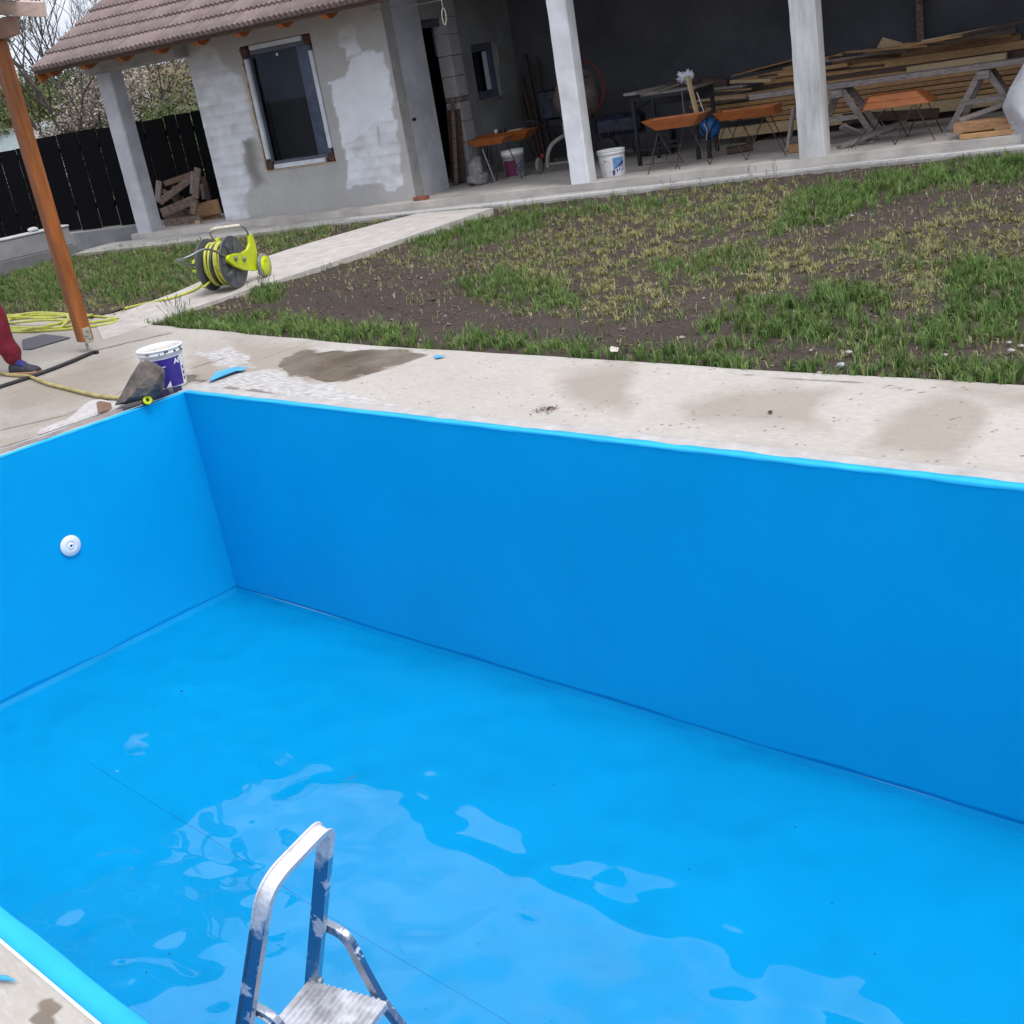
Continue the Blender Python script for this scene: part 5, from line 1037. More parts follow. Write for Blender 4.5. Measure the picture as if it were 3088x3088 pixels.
for lay, r_ in ((0, .115), (1, .150), (2, .182)):
    nn_ = 7 - lay if lay < 2 else 6
    for k_ in range(nn_):
        mb = MB(); cc_ = D1 + axr * (.035 + .030 * k_ + .012 * lay); ph = random.uniform(0, 6); wob = random.uniform(.004, .012)
        pts = [cc_ + axr * wob * math.sin(a_ + ph) + (pr_ * math.cos(a_) + zr * math.sin(a_)) * (r_ + .006 * math.sin(2 * a_ + ph)) for a_ in np.linspace(0, 2 * math.pi, 33)]
        mb.tube(pts, .0125, 8, cap=False); mb.build('hose_turn', 'hose_yellow' if (k_ + lay) % 4 else 'hose_dark', reel, True)
# tail of the hose to the ground
tl = [D1 + axr * .03 - pr_ * .10 - zr * .13, D1 - pr_ * .20 - zr * .16, onwalk(395, 522) + [0, 0, .02], onwalk(375, 545) + [0, 0, .014], onwalk(345, 558) + [0, 0, .012], onwalk(310, 568) + [0, 0, .012], onz(270, 574, .02), onz(235, 582, .015)]
mb = MB(); mb.tube(smoothpts(tl, 8), .0115, 8); mb.build('hose_tail', 'hose_yellow', reel, True)
# lime side plate with the arm to the wheel (both sides)
def rp_(p, z, o=0.): return D2 + pr_ * p + zr * z + axr * o
SIDE = [(p_, z_ * .86 - .012) for p_, z_ in [(-.155, .075), (-.15, .045), (-.07, -.02), (.06, -.085), (.24, -.135), (.30, -.14), (.315, -.02), (.34, .03), (.345, .12), (.325, .215), (.285, .215), (.255, .13), (.20, .09), (.10, .075), (-.02, .095), (-.12, .10)]]
wc = .335; WRd = .115
for side_, o0 in ((0, .022), (1, -.30)):
    mb = MB(); poly = SIDE; o1 = o0 + (.03 if side_ == 0 else -.03); v = [rp_(p * 1.08, z * 1.1 + .0, o_) for o_ in (o0, o1) for p, z in poly]; n = len(poly)
    mb.add(v, [tuple(range(n)), tuple(range(2 * n - 1, n - 1, -1))] + [(i, (i + 1) % n, n + (i + 1) % n, n + i) for i in range(n)]); sp_ = mb.build('side_frame', 'lime', reel, bevel=.004)
    ow = o1 + (.028 if side_ == 0 else -.028); wz = -RD_ + WRd
    wcp = rp_(wc + .05, wz, ow); mb = MB(); mb.lathe(wcp - axr * .018, [(WRd - .02, 0), (WRd, .006), (WRd, .030), (WRd - .02, .036)], 32, axr); wh = mb.build('wheel', 'reel_gray_light', reel, True)
    mb = MB(); mb.lathe(wcp - axr * .020, [(WRd - .025, 0), (WRd - .022, .040), (.02, .046)], 32, axr); mb.build('wheel_disc', 'lime', wh, True)
    if side_ == 0:
        mb = MB(); mb.box((-.008, -.03, 0), (.002, .03, .008), FR); mb.v = [tuple(np.array(q_) + wcp + axr * .026 + zr * .045) for q_ in mb.v]; mb.build('wheel_mark', 'hose_yellow', wh)
        for (p, z) in ((-.045, .035), (.095, .0)):
            mb = MB(); mb.lathe(rp_(p, z, o1), [(.022, 0), (.018, .018), (.008, .022)], 16, axr); mb.build('knob', 'reel_gray_light', sp_, True)
        mb = MB(); mb.beam(rp_(-.03, -.07, o1 - .01), rp_(-.03, -.115, o1 - .01), .018, .014); mb.build('latch', 'lime', sp_)
# carrying handle over the top: steel bow wrapped in cloth
ht = [rp_(.315, .16, .035), rp_(.29, .24, .03), rp_(.235, .285, .01), rp_(.16, .295, -.05), rp_(.10, .30, -.16), rp_(.11, .285, -.22), rp_(.20, .24, -.29), rp_(.315, .14, -.315)]
mb = MB(); mb.tube(smoothpts(ht, 6), .009, 8); mb.build('handle', 'steel', reel, True)
mb = MB(); mb.tube(smoothpts(ht[2:6], 8), [.013 + .006 * abs(math.sin(i * 1.7)) for i in range(25)], 8); mb.build('handle_wrap', 'cloth_tape', reel, True)
# front support bow
hb = [rp_(-.14, .07, .02), rp_(-.38, .19, .0), rp_(-.56, .17, -.07), rp_(-.60, .155, -.14), rp_(-.56, .15, -.21), rp_(-.36, .09, -.285), rp_(-.15, .03, -.30)]
mb = MB(); mb.tube(smoothpts(hb, 5), .010, 8); mb.build('support_bow', 'steel', reel, True)
mb = MB(); mb.tube([D1 - axr * .02, D1 - axr * .10 - pr_ * .0, ], .012, 8); mb.tube([D1 - axr * .09 - pr_ * .0, D1 - axr * .10 - pr_ * .03 - zr * .01], .012, 8)
mb = MB(); mb.tube([D1 - axr * .03 - pr_ * .04 - zr * .03, D1 - axr * .16 - pr_ * .05 - zr * .035], [.016, .013], 10); mb.build('crank_grip', 'lime', reel, True)

# ---- aluminium step ladder standing in the pool
LT = np.array([4.46808549, -2.6635217, -0.04931787]); RT = np.array([4.40407272, -2.4297738, -0.04931787]); Wd = (RT - LT) / np.linalg.norm(RT - LT); Fd = np.array([Wd[1], -Wd[0], 0])
lad = thing('step_ladder', (4.05, -2.6, -1.375), 'paint-spattered aluminium step ladder standing in the pool, its curved handrail and top step showing', 'ladder')
fl0 = np.array([3.97854716, -2.88356326, -1.365]); fr0 = np.array([3.86551145, -2.47080401, -1.365])
def strip(name, pts, w_, th, m, parent, upv=None):
    """flat aluminium section swept along pts; wide face turned outwards along 'upv'"""
    P = [np.array(p) for p in pts]; n = len(P); v = []
    for i, p in enumerate(P):
        d = P[min(i + 1, n - 1)] - P[max(i - 1, 0)]; d /= np.linalg.norm(d); nrm = np.array(upv if not callable(upv) else upv(i), float); nrm = nrm - d * (nrm @ d); nrm /= np.linalg.norm(nrm); sx_ = np.cross(d, nrm)
        for a, b_ in ((-.5, -.5), (-.44, -.5), (.44, -.5), (.5, -.5), (.5, .5), (.40, .5), (.34, .22), (-.34, .22), (-.40, .5), (-.5, .5)): v.append(p + sx_ * a * w_ + nrm * b_ * th)
    k_ = 10; f = [(i * k_ + j, i * k_ + (j + 1) % k_, (i + 1) * k_ + (j + 1) % k_, (i + 1) * k_ + j) for i in range(n - 1) for j in range(k_)] + [tuple(range(k_ - 1, -1, -1)), tuple((n - 1) * k_ + j for j in range(k_))]
    mb = MB(); mb.add(v, f); return mb.build(name, m, parent, bevel=0)
nF = -Fd * .93 + np.array([0, 0, .36])   # outward face of the U
up_in = (LT + RT) / 2 - np.array([0, 0, .25])
def corner(c, a, b_, r_, n=7):
    """fillet points near corner c between points a and b"""
    da = (a - c) / np.linalg.norm(a - c); db = (b_ - c) / np.linalg.norm(b_ - c); A_, B_ = c + da * r_, c + db * r_
    return [(1 - t_) ** 2 * A_ + 2 * (1 - t_) * t_ * c + t_ ** 2 * B_ for t_ in np.linspace(0, 1, n)]
Ubow = [fl0] + [fl0 + (LT - fl0) * t_ for t_ in (.3, .6, .85)] + corner(LT, fl0, RT, .075, 9) + corner(RT, LT, fr0, .055, 9) + [fr0 + (RT - fr0) * t_ for t_ in (.85, .6, .3)] + [fr0]
Ub = np.array(Ubow); 
def unorm(i):
    d = Ub[min(i + 1, len(Ub) - 1)] - Ub[max(i - 1, 0)]; d /= np.linalg.norm(d); ctr = (LT + RT + fl0 + fr0) / 4; o_ = Ub[i] - ctr; pn = np.cross(LT - fl0, RT - LT); pn /= np.linalg.norm(pn); e = np.cross(d, pn); return e if e @ o_ > 0 else -e
hr = strip('handrail', Ubow, .040, .021, 'ladder_face', lad, unorm); hr.data.materials.clear()
# bare cast metal on the worn bow, bluish mirror sides below
ml = bpy.data.materials.new('rail_metal'); ml.use_nodes = True; t = ml.node_tree; N = t.nodes; l = t.links.new; b = N['Principled BSDF']; tcn = nn('ShaderNodeTexCoord'); P_ = tcn.outputs['Object']
q1_ = noise_(15, 6); q2_ = noise_(60, 5); sp1 = ramp_(q1_, .56, .60)
gm_ = nn('ShaderNodeNewGeometry'); sxz = nn('ShaderNodeSeparateXYZ'); l(gm_.outputs['Normal'], sxz.inputs[0]); sxp = nn('ShaderNodeSeparateXYZ'); l(tcn.outputs['Object'], sxp.inputs[0])
worn = ramp_(math_('ADD', sxp.outputs[2], math_('MULTIPLY', q1_, .12)), .0, 1.0)
wz_ = nn('ShaderNodeMapRange'); l(math_('ADD', sxp.outputs[2], math_('MULTIPLY', math_('SUBTRACT', q1_, .5), .35)), wz_.inputs[0]); wz_.inputs['From Min'].default_value = 1.16; wz_.inputs['From Max'].default_value = 1.22
cm_ = math_('MAXIMUM', sp1, wz_.outputs[0])
l(mixc(cm_, (.34, .38, .45), mixc(ramp_(q2_, .3, .7), (.52, .50, .50), (.74, .74, .77))), b.inputs['Base Color']); mtl = nn('ShaderNodeMapRange'); l(cm_, mtl.inputs[0]); mtl.inputs['To Min'].default_value = .92; mtl.inputs['To Max'].default_value = .15; l(mtl.outputs[0], b.inputs['Metallic'])
rgh = nn('ShaderNodeMapRange'); l(cm_, rgh.inputs[0]); rgh.inputs['To Min'].default_value = .22; rgh.inputs['To Max'].default_value = .6; l(rgh.outputs[0], b.inputs['Roughness'])
bn = nn('ShaderNodeBump'); bn.inputs['Strength'].default_value = .5; bn.inputs['Distance'].default_value = .003; l(q2_, bn.inputs['Height']); l(bn.outputs[0], b.inputs['Normal']); MT['rail_metal'] = ml
hr.data.materials.append(ml)
def onrail(l_, z): a_, b_ = (LT, fl0) if l_ else (RT, fr0); t_ = (a_[2] - z) / (a_[2] - b_[2]); return a_ + (b_ - a_) * t_
Bb = np.array([4.40287785, -2.40860936, -0.64952914])
zt = -.650; Ar = onrail(0, zt); Al = onrail(1, zt); dpt = .235
# top step: ribbed tread
def tread(z, d_, name='step'):
    A0, A1 = onrail(1, z), onrail(0, z); Wv = (A1 - A0); wl = np.linalg.norm(Wv); Wv /= wl; mb = MB(); nr = 13; v = []; n0_ = 0
    e0 = .014; prof = [(-.012, -.022), (-.012, 0.)] + [(x_, z_) for k_ in range(nr) for x_, z_ in ((k_ * d_ / nr, 0.), (k_ * d_ / nr + .004, .006), (k_ * d_ / nr + d_ / nr * .55, .006), (k_ * d_ / nr + d_ / nr * .55 + .003, 0.))] + [(d_ + .008, .0), (d_ + .012, -.004), (d_ + .012, -.022)]
    for w0 in (-e0 + .02, wl - .02 + e0): v += [A0 + Wv * w0 + Fd * x_ + np.array([0, 0, z_]) for x_, z_ in prof]
    n = len(prof); mb.add(v, [(i, i + 1, n + i + 1, n + i) for i in range(n - 1)]); return mb.build(name, 'ladder_top', lad)
tread(zt, dpt, 'platform'); tread(-.88, .09); tread(-1.12, .09)
for w_ in (Al, Ar):
    mb = MB(); mb.tube([w_ + Fd * .015 + [0, 0, .004], w_ + Fd * .03 + [0, 0, .004]], .010, 10); mb.build('hinge_pin', 'ladder_top', lad, True)
# rear legs: bent bars from the rail down past the platform
P0 = onrail(0, -.32)
def hitW(x, y):
    r_ = ray(x, y); c0 = Ar + Wd * .012; return CAM + r_ * (((c0 - CAM) @ Wd) / (r_ @ Wd))
legp = [hitW(612, 1744.5), hitW(640, 1758), hitW(661, 1780), hitW(688, 1832), hitW(721, 1890), hitW(750, 1928)]
dl_ = legp[-1] - legp[-2]; dl_ /= np.linalg.norm(dl_); tlen = (legp[-1][2] + 1.365) / -dl_[2]; legp.append(legp[-1] + dl_ * tlen)
strip('rear_leg', smoothpts(legp, 4), .026, .020, 'rail_metal', lad, Wd)
dL_ = onrail(1, -.5) - onrail(0, -.5); strip('rear_leg', smoothpts([p + (dL_ * (1.0)) for p in legp], 4), .026, .020, 'rail_metal', lad, -Wd)
mb = MB(); a_ = legp[-2] + dl_ * .45; mb.tube([a_, a_ + dL_], .009, 8); mb.build('spreader', 'ladder_top', lad)
for p_ in (onrail(1, -.44), onrail(1, -.452), onrail(0, -.30)):
    mb = MB(); mb.lathe(p_ - Fd * .011, [(.004, 0), (.003, .003)], 8, -Fd); mb.build('rivet', 'steel', lad)

# ---- floating debris on the pool water
db = MB(); pts_ = [(343, 1304), (373, 1291), (287, 1332 + 0), (433, 1177), (1570, 1705), (1014, 1570), (1045, 1480), (985, 1490), (1300, 1640), (650, 1905), (560, 1950), (700, 1880), (276, 1835), (320, 1800), (260, 1690), (1085, 1660), (905, 1780), (1650, 1800), (1500, 1560)]
for i, (x_, y_) in enumerate(pts_):
    p = onz(x_, y_, -1.33); s_ = .012 if i == 0 else random.uniform(.003, .006); db.blob(p, (s_, s_ * .5, .002), 1, .2, seed=i)
for _ in range(60):
    p = np.array([random.uniform(2, 6.5), random.uniform(-3, -.3), -1.331]); db.blob(p, (.0022, .002, .001), 1, .2)
o = solo(db, 'floating_specks', 'rubber', 'tiny dark specks floating on the shallow pool water', 'debris'); o['kind'] = 'stuff'
mb = MB(); p0 = onz(648, 1475, -1.33); p1 = onz(672, 1463, -1.33); mb.tube([p0, (p0 + p1) / 2 + [0, .004, 0], p1], .0016, 4); solo(mb, 'pine_needle', 'hose_dark', 'thin dark needle afloat on the pool water beside the light reflection', 'needle')

# ---- person at the left edge
hz_ = onz(30, 706, 0.0); tz_ = onz(74, 697, 0.0); hz_ = onz(24, 706, 0); fd_ = tz_ - hz_; fd_[2] = 0; fd_ /= np.linalg.norm(fd_); sdp = np.array([-fd_[1], fd_[0], 0])
fd_ = np.array([math.cos(.30), math.sin(.30), 0]); sdp = np.array([-fd_[1], fd_[0], 0])
per = thing('person', (hz_[0], hz_[1], 0), 'person in dark red trousers and blue trainers stepping at the left picture edge', 'person')
ank = hz_ + fd_ * .06
def skin_mesh(name, verts, edges, radii, m, sub=2, root=0):
    me = bpy.data.meshes.new(name); og = worldpos(per); me.from_pydata([tuple(np.array(v) - og) for v in verts], edges, []); o = bpy.data.objects.new(name, me); Cc(o)
    o.modifiers.new('s', 'SKIN'); sv = me.skin_vertices[0].data
    for i, r_ in enumerate(radii): sv[i].radius = r_ if hasattr(r_, '__len__') else (r_, r_)
    sv[root].use_root = True; md_ = o.modifiers.new('u', 'SUBSURF'); md_.levels = md_.render_levels = sub
    bpy.context.view_layer.update(); m2 = bpy.data.meshes.new_from_object(o.evaluated_get(bpy.context.evaluated_depsgraph_get())); bpy.data.objects.remove(o)
    m2.materials.clear(); m2.materials.append(MT[m]); m2.shade_smooth(); o = bpy.data.objects.new(name, m2); Cc(o); o.parent = per; return o
lf_ = np.array([-.74, -.67, 0]); kn = ank + np.array([0, 0, .40]) + lf_ * .04; hip = ank + np.array([0, 0, .82]) + lf_ * .24; pel = hip + sdp * .09 + [0, 0, .06]; hip2 = pel + sdp * .09 - [0, 0, .06]
ank2 = ank + lf_ * .55 + sdp * .12; kn2 = (hip2 + ank2) / 2 + fd_ * .05
chest = pel + [0, 0, .34] + fd_ * .02; neck = chest + [0, 0, .20]; head = neck + [0, 0, .13] + fd_ * .02; top = head + [0, 0, .12]
shL, shR = chest + sdp * .17 + [0, 0, .12], chest - sdp * .17 + [0, 0, .12]; elL, elR = shL + lf_ * .12 - [0, 0, .25], shR + lf_ * .12 - [0, 0, .25]; wrL, wrR = elL + lf_ * .14 - [0, 0, .10], elR + lf_ * .18 - [0, 0, .10]
V_ = [pel, chest, neck, head, top, shL, elL, wrL, shR, elR, wrR, hip, kn, ank + [0, 0, .06], hip2, kn2, ank2 + [0, 0, .06]]
skin_mesh('body', V_, [(0, 1), (1, 2), (2, 3), (3, 4), (1, 5), (5, 6), (6, 7), (1, 8), (8, 9), (9, 10), (0, 11), (11, 12), (12, 13), (0, 14), (14, 15), (15, 16)], [.12, .13, .055, .085, .06, .055, .042, .030, .055, .042, .030, .08, .055, .038, .08, .055, .038], 'skin')
for wr in (wrL, wrR):
    fv = [wr, wr - [0, 0, .06]]; fe = [(0, 1)]; fr__ = [.024, .030]
    for k_, (o__, ln_) in enumerate(((-.027, .062), (-.009, .072), (.009, .068), (.026, .054))):
        b0 = wr - np.array([0, 0, .085]) + fd_ * o__; b1 = b0 - np.array([0, 0, ln_ * .5]) - sdp * .004; b2 = b0 - np.array([0, 0, ln_]) + fd_ * .008; i0 = len(fv); fv += [b0, b1, b2]; fe += [(1, i0), (i0, i0 + 1), (i0 + 1, i0 + 2)]; fr__ += [.0095, .0085, .0075]
    t0_ = wr - np.array([0, 0, .03]) + fd_ * .028; t1_ = t0_ + fd_ * .018 - np.array([0, 0, .03]); t2_ = t1_ - np.array([0, 0, .028]); i0 = len(fv); fv += [t0_, t1_, t2_]; fe += [(0, i0), (i0, i0 + 1), (i0 + 1, i0 + 2)]; fr__ += [.012, .010, .009]
    skin_mesh('hand', fv, fe, fr__, 'skin')
tv = [pel + [0, 0, .05], pel - [0, 0, .02], hip, kn + [0, 0, .05], kn - [0, 0, .16], ank + [0, 0, .17], ank + [0, 0, .10], ank + [0, 0, .075], hip2, kn2, ank2 + [0, 0, .15], ank2 + [0, 0, .09]]
tr_o = skin_mesh('trousers', tv, [(0, 1), (1, 2), (2, 3), (3, 4), (4, 5), (5, 6), (6, 7), (1, 8), (8, 9), (9, 10), (10, 11)], [.145, .15, .115, .10, .086, .080, .062, .048, .115, .10, .092, .062], 'trousers')
for v in tr_o.data.vertices: n_v = mnoise.noise(v.co * 11 + Vector((0, 0, v.co.z * 12))); v.co += v.normal * .010 * n_v if hasattr(v, 'normal') else Vector()
skin_mesh('shirt', [pel + [0, 0, .02], chest, chest + [0, 0, .14], shL, elL, shR, elR], [(0, 1), (1, 2), (1, 3), (3, 4), (1, 5), (5, 6)], [.15, .155, .08, .075, .06, .075, .06], 'shirt')
mb = MB(); mb.blob(head + [0, 0, .05] - fd_ * .015, (.095, .085, .085), 2, .08, (fd_, sdp, W3[2])); mb.build('hair', 'hair', per, True)
for s__ in (-1, 1):
    mb = MB(); mb.blob(head + fd_ * .085 + sdp * s__ * .03, (.010, .014, .010), 1, 0, (fd_, sdp, W3[2])); mb.build('eye', 'plastic_white', per, True)
mb = MB(); mb.blob(head + fd_ * .098 - [0, 0, .025], (.018, .012, .022), 2, 0, (fd_, sdp, W3[2])); mb.build('nose', 'skin', per, True)
def shoe(at):
    prof = [(-.075, .034, .062, 0), (-.05, .040, .078, 0), (0, .042, .090, 0), (.04, .043, .082, 0), (.08, .045, .062, 0), (.13, .048, .048, 0), (.18, .042, .038, 0), (.205, .028, .028, 0)]
    v = []; n = 12
    for x_, w_, h_, _ in prof:
        for j in range(n):
            a_ = 2 * math.pi * j / n; v.append(at + fd_ * x_ + sdp * w_ * math.cos(a_) * (1 if math.sin(a_) < .3 else .9) + np.array([0, 0, .018 + max(0, math.sin(a_)) ** .8 * h_ + min(0, math.sin(a_)) * .004]))
    k_ = len(prof); mb = MB(); mb.add(v, [(i * n + j, i * n + (j + 1) % n, (i + 1) * n + (j + 1) % n, (i + 1) * n + j) for i in range(k_ - 1) for j in range(n)] + [tuple(range(n)), tuple((k_ - 1) * n + j for j in range(n))]); so = mb.build('shoe', 'shoe_dark', per, True)
    mb = MB(); pl_ = [(x_, s_ * (w_ + .004)) for s_, L_ in ((1, prof), (-1, prof[::-1])) for x_, w_, _, _ in L_]; mb.prism(pl_, .0, .022, (fd_, sdp, W3[2])); mb.v = [tuple(np.array(q_) + at) for q_ in mb.v]; mb.build('sole', 'sole', so, bevel=.004)
    mb = MB(); mb.blob(at + fd_ * .035 + [0, 0, .078], (.075, .036, .034), 2, .1, (fd_ * .95 - W3[2] * .35, sdp, W3[2])); mb.build('tongue', 'shoe_blue', so, True)
shoe(hz_ + fd_ * .08); shoe(np.array([*ank2[:2], 0]) - fd_ * .03)

# ================================================================ THINGS ON THE VERANDA
def kz(n, x, y, z=TER): return onz(*K(n, x, y), z)
def ku(n, x, y, u): return onu(*K(n, x, y), u)
def trough(label, top, bot, zt, zb, segs, m='orange_wood', flip=False, th=.018, legm='rust', lr=.0055, boards=2):
    """open wooden trough on bent steel rods. top/bot = (a0,a1,u0,u1)"""
    c = hw((top[0] + top[1]) / 2, (top[2] + top[3]) / 2, TER); t_ = thing('trough_stand', c, label, 'trough', 'orange wooden troughs on thin steel legs')
    def rect(q_, z): a0_, a1_, u0_, u1_ = q_; return [hw(a_, u_, z) for a_, u_ in ((a0_, u0_), (a1_, u0_), (a1_, u1_), (a0_, u1_))]
    P = rect(bot, zb); Q = rect(top, zt); ctr = (sum(P) + sum(Q)) / 8
    for i, nm in enumerate(('front_board', 'end_board', 'back_board', 'end_board')):
        j = (i + 1) % 4
        nb_ = boards if i in (0, 2) else 1
        for k_ in range(nb_):
            t0, t1 = k_ / nb_ + (.012 if k_ else 0), (k_ + 1) / nb_
            q4 = [P[i] * (1 - t0) + Q[i] * t0, P[j] * (1 - t0) + Q[j] * t0, P[j] * (1 - t1) + Q[j] * t1, P[i] * (1 - t1) + Q[i] * t1]
            inn = ctr - sum(q4) / 4; inn[2] = 0; inn /= np.linalg.norm(inn) + 1e-9; inn = inn * th
            mb = MB(); mb.hexa([q4[0], q4[1], q4[1] + inn, q4[0] + inn, q4[3], q4[2], q4[2] + inn, q4[3] + inn]); mb.build(nm, m, t_, bevel=.002)
    mb = MB(); I = [p + (ctr - p) * .06 for p in P]; mb.hexa([*I, *[p + [0, 0, .015] for p in I]]); mb.build('base_board', m, t_)
    if flip:
        mb = MB(); I = [p + (ctr - p) * .05 for p in Q]; mb.hexa([*[p - [0, 0, .015] for p in I], *I]); mb.build('top_board', m, t_)
    for a_, b_ in segs:
        mb = MB(); mb.tube([a_, b_], lr, 6); mb.build('leg', legm, t_)
    return t_
def sg(n, ut, tops, foot_u=None):
    return [(ku(n, x0, y0, ut), kz(n, x1, y1)) for x0, y0, x1, y1 in tops]
trough('wider orange trough nearest the doorway, small cans and a white bucket beside it', (-2.31, -1.74, 8.05, 8.28), (-2.24, -1.83, 8.09, 8.24), .722, .645,
       sg(3, 8.09, [(440, 1010, 435, 1265), (560, 1000, 565, 1240)]) + sg(3, 8.2, [(640, 1000, 740, 1225), (500, 1010, 500, 1190)]), lr=.007, boards=1)
hl = MB(); hl.tube([ku(3, 465, 1020, 8.07), kz(3, 555, 1250)], .009, 6); o = hl.build('leg', 'steel', bpy.data.objects['trough_stand']); o['label'] = 'bright bare steel leg'
trough('darker orange trough behind the one nearest the doorway, against the side wall', (-2.44, -1.66, 8.52, 8.8), (-2.34, -1.76, 8.56, 8.76), .735, .625,
       sg(3, 8.55, [(735, 965, 715, 1150), (765, 960, 850, 1120), (520, 1000, 530, 1180), (640, 985, 650, 1165)]), lr=.006)
trough('orange trough beside the black-legged work table, bright front face', (.35, 1.03, 7.20, 7.52), (.48, .92, 7.27, 7.46), .735, .62,
       sg(4, 7.3, [(235, 1090, 150, 1455), (235, 1110, 415, 1405), (445, 1090, 380, 1405), (500, 1060, 665, 1370)]) + sg(4, 7.42, [(290, 1090, 445, 1355), (210, 1095, 190, 1385), (350, 1070, 300, 1330), (790, 1040, 665, 1370)][:3]) + [(kz(4, 135, 1370, .27), kz(4, 430, 1345, .27))])
trough('orange trough right of the blue bag, its right end pointing at the second column', (1.06, 1.74, 7.46, 7.78), (1.12, 1.74, 7.52, 7.72), .70, .61,
       sg(4, 7.55, [(795, 1050, 665, 1370), (815, 1060, 970, 1335), (1110, 970, 970, 1335), (1120, 975, 1300, 1300)]) + sg(4, 7.7, [(910, 985, 820, 1240), (910, 985, 1030, 1200), (1115, 970, 1010, 1230), (1170, 960, 1310, 1240)]) + [(kz(4, 665, 1272, .3), kz(4, 900, 1245, .3))])
trough('upturned bright orange trough right of the second column, its ridge upward', (2.70, 3.17, 7.40, 7.66), (2.645, 3.31, 7.32, 7.78), .665, .545,
       sg(5, 7.35, [(550, 1085, 220, 1475), (510, 1190, 655, 1435), (830, 1030, 655, 1435), (840, 1020, 1050, 1390)]) + sg(5, 7.7, [(555, 1085, 390, 1390), (620, 1070, 780, 1355), (920, 1010, 780, 1355), (975, 1000, 1125, 1315)]), flip=True)

# work table with black steel legs
wt_ = thing('work_table', hw(.33, 8.28, TER), 'black steel work table left of the timber pile, boards and white rag on it', 'table')
for (a_, u_) in ((-.03, 8.0), (-.03, 8.62), (.70, 7.95), (.70, 8.62)):
    mb = MB(); mb.box((a_ - .02, u_ - .02, TER), (a_ + .02, u_ + .02, .95), H3); mb.build('leg', 'black_metal', wt_)
for lo, hi in (((-.01, 7.985, .915), (.68, 8.01, .95)), ((-.04, 8.02, .915), (-.015, 8.6, .95)), ((.685, 8.0, .915), (.715, 8.6, .95)), ((.0, 8.60, .80), (.68, 8.63, .95)), ((-.01, 8.60, .36), (.68, 8.625, .39)), ((-.01, 7.985, .36), (.68, 8.01, .385))):
    mb = MB(); mb.box(lo, hi, H3); mb.build('rail', 'black_metal', wt_)
mb = MB(); mb.box((.05, 8.03, .951), (.72, 8.62, .972), H3); mb.build('table_top', 'timber_gray', wt_)
def plank(label, p, q, w_, h, m, group=None, name='plank', up=(0, 0, 1), bev=.003):
    mb = MB(); mb.beam(p, q, w_, h, up); o = solo(mb, name, m, label, 'plank' if name in ('plank',) else name.replace('_', ' '), group, bevel=bev, at=(np.array(p) + q) / 2 - [0, 0, h / 2]); return o
plank('short brown plank pointing forward off the left end of the work table', hw(-.03, 7.92, 1.0), hw(.17, 8.62, 1.0), .17, .03, 'timber_gray')
plank('black-brown board lying across the back of the work table', hw(.18, 8.55, 1.0), hw(.62, 8.5, 1.01), .10, .05, 'timber_dark')
plank('upright pale axe-handle-like stake leaning on the work table front', hw(.685, 7.9, 1.10), hw(.765, 7.86, .66), .05, .03, 'timber_pale', name='stake')
plank('thin white cane leaning beside the pale stake at the table', hw(.77, 7.9, .92), hw(.86, 7.85, .66), .010, .010, 'cloth_tape', name='cane')
rg_ = MB(); rg_.blob(hw(.50, 8.3, 1.075), (.065, .06, .055), 3, .5, H3, 4, 3.); rg_.blob(hw(.56, 8.3, 1.09), (.05, .05, .055), 3, .5, H3, 8, 3.); rg_.tube(smoothpts([hw(.58, 8.2, 1.06), hw(.63, 8.05, 1.0), hw(.67, 7.96, .94)], 5), [.02] * 5 + [.012] * 5 + [.008], 6); solo(rg_, 'rag', 'rag_white', 'crumpled white rag heaped on the work table', 'rag', smooth=True)
chn = thing('chain', hw(.57, 7.96, .95), 'thin pale chain hanging down from the work table edge', 'chain')
for i in range(13):
    mb = MB(); c = hw(.575 + .002 * math.sin(i), 7.965, .93 - i * .024); dx_ = H3[0] if i % 2 else H3[1]; pts = [c + dx_ * .007 * math.cos(a_) + W3[2] * .014 * math.sin(a_) for a_ in np.linspace(0, 2 * math.pi, 9)]; mb.tube(pts, .0025, 4, cap=False); mb.build('link', 'chain', chn)
mb = MB(); mb.tube(smoothpts([hw(.02, 7.96, .985), hw(.15, 7.97, .985), hw(.3, 8.0, .985), hw(.5, 8.1, 1.02)], 5), [.005 + .003 * (i % 2) for i in range(16)], 5); solo(mb, 'rope', 'chain', 'light knotted rope lying along the front of the work table', 'rope')
# blue bag
bgc = hw(.875, 7.92, .525); bg_ = thing('blue_bag', bgc - [0, 0, .12], 'round blue bag with dark straps and a white cord hanging below the trough ends', 'bag')
mb = MB(); mb.blob(bgc, (.125, .10, .105), 3, .07, H3, 3); mb.build('shell', 'ball_blue', bg_, True)
for k_ in range(3):
    mb = MB(); a0_ = -.5 + k_ * .45; mb.tube([bgc + H3[0] * (.13 * math.sin(a0_) + .13 * .5 * math.sin(t_) * (k_ - 1)) * 1. - H3[1] * .108 * abs(math.cos(t_)) ** .8 + W3[2] * .112 * math.sin(t_) for t_ in np.linspace(-1.4, 1.4, 12)], .008, 5); mb.build('strap', 'black_metal', bg_)
mb = MB(); mb.tube(smoothpts([bgc + H3[0] * -.03 - H3[1] * .11 + [0, 0, .06], bgc + H3[0] * .0 - H3[1] * .12, bgc + H3[0] * -.01 - H3[1] * .11 - [0, 0, .07], bgc - H3[0] * .03 - [0, 0, .12] - H3[1] * .08], 5), .005, 5); mb.build('cord', 'cloth_tape', bg_)
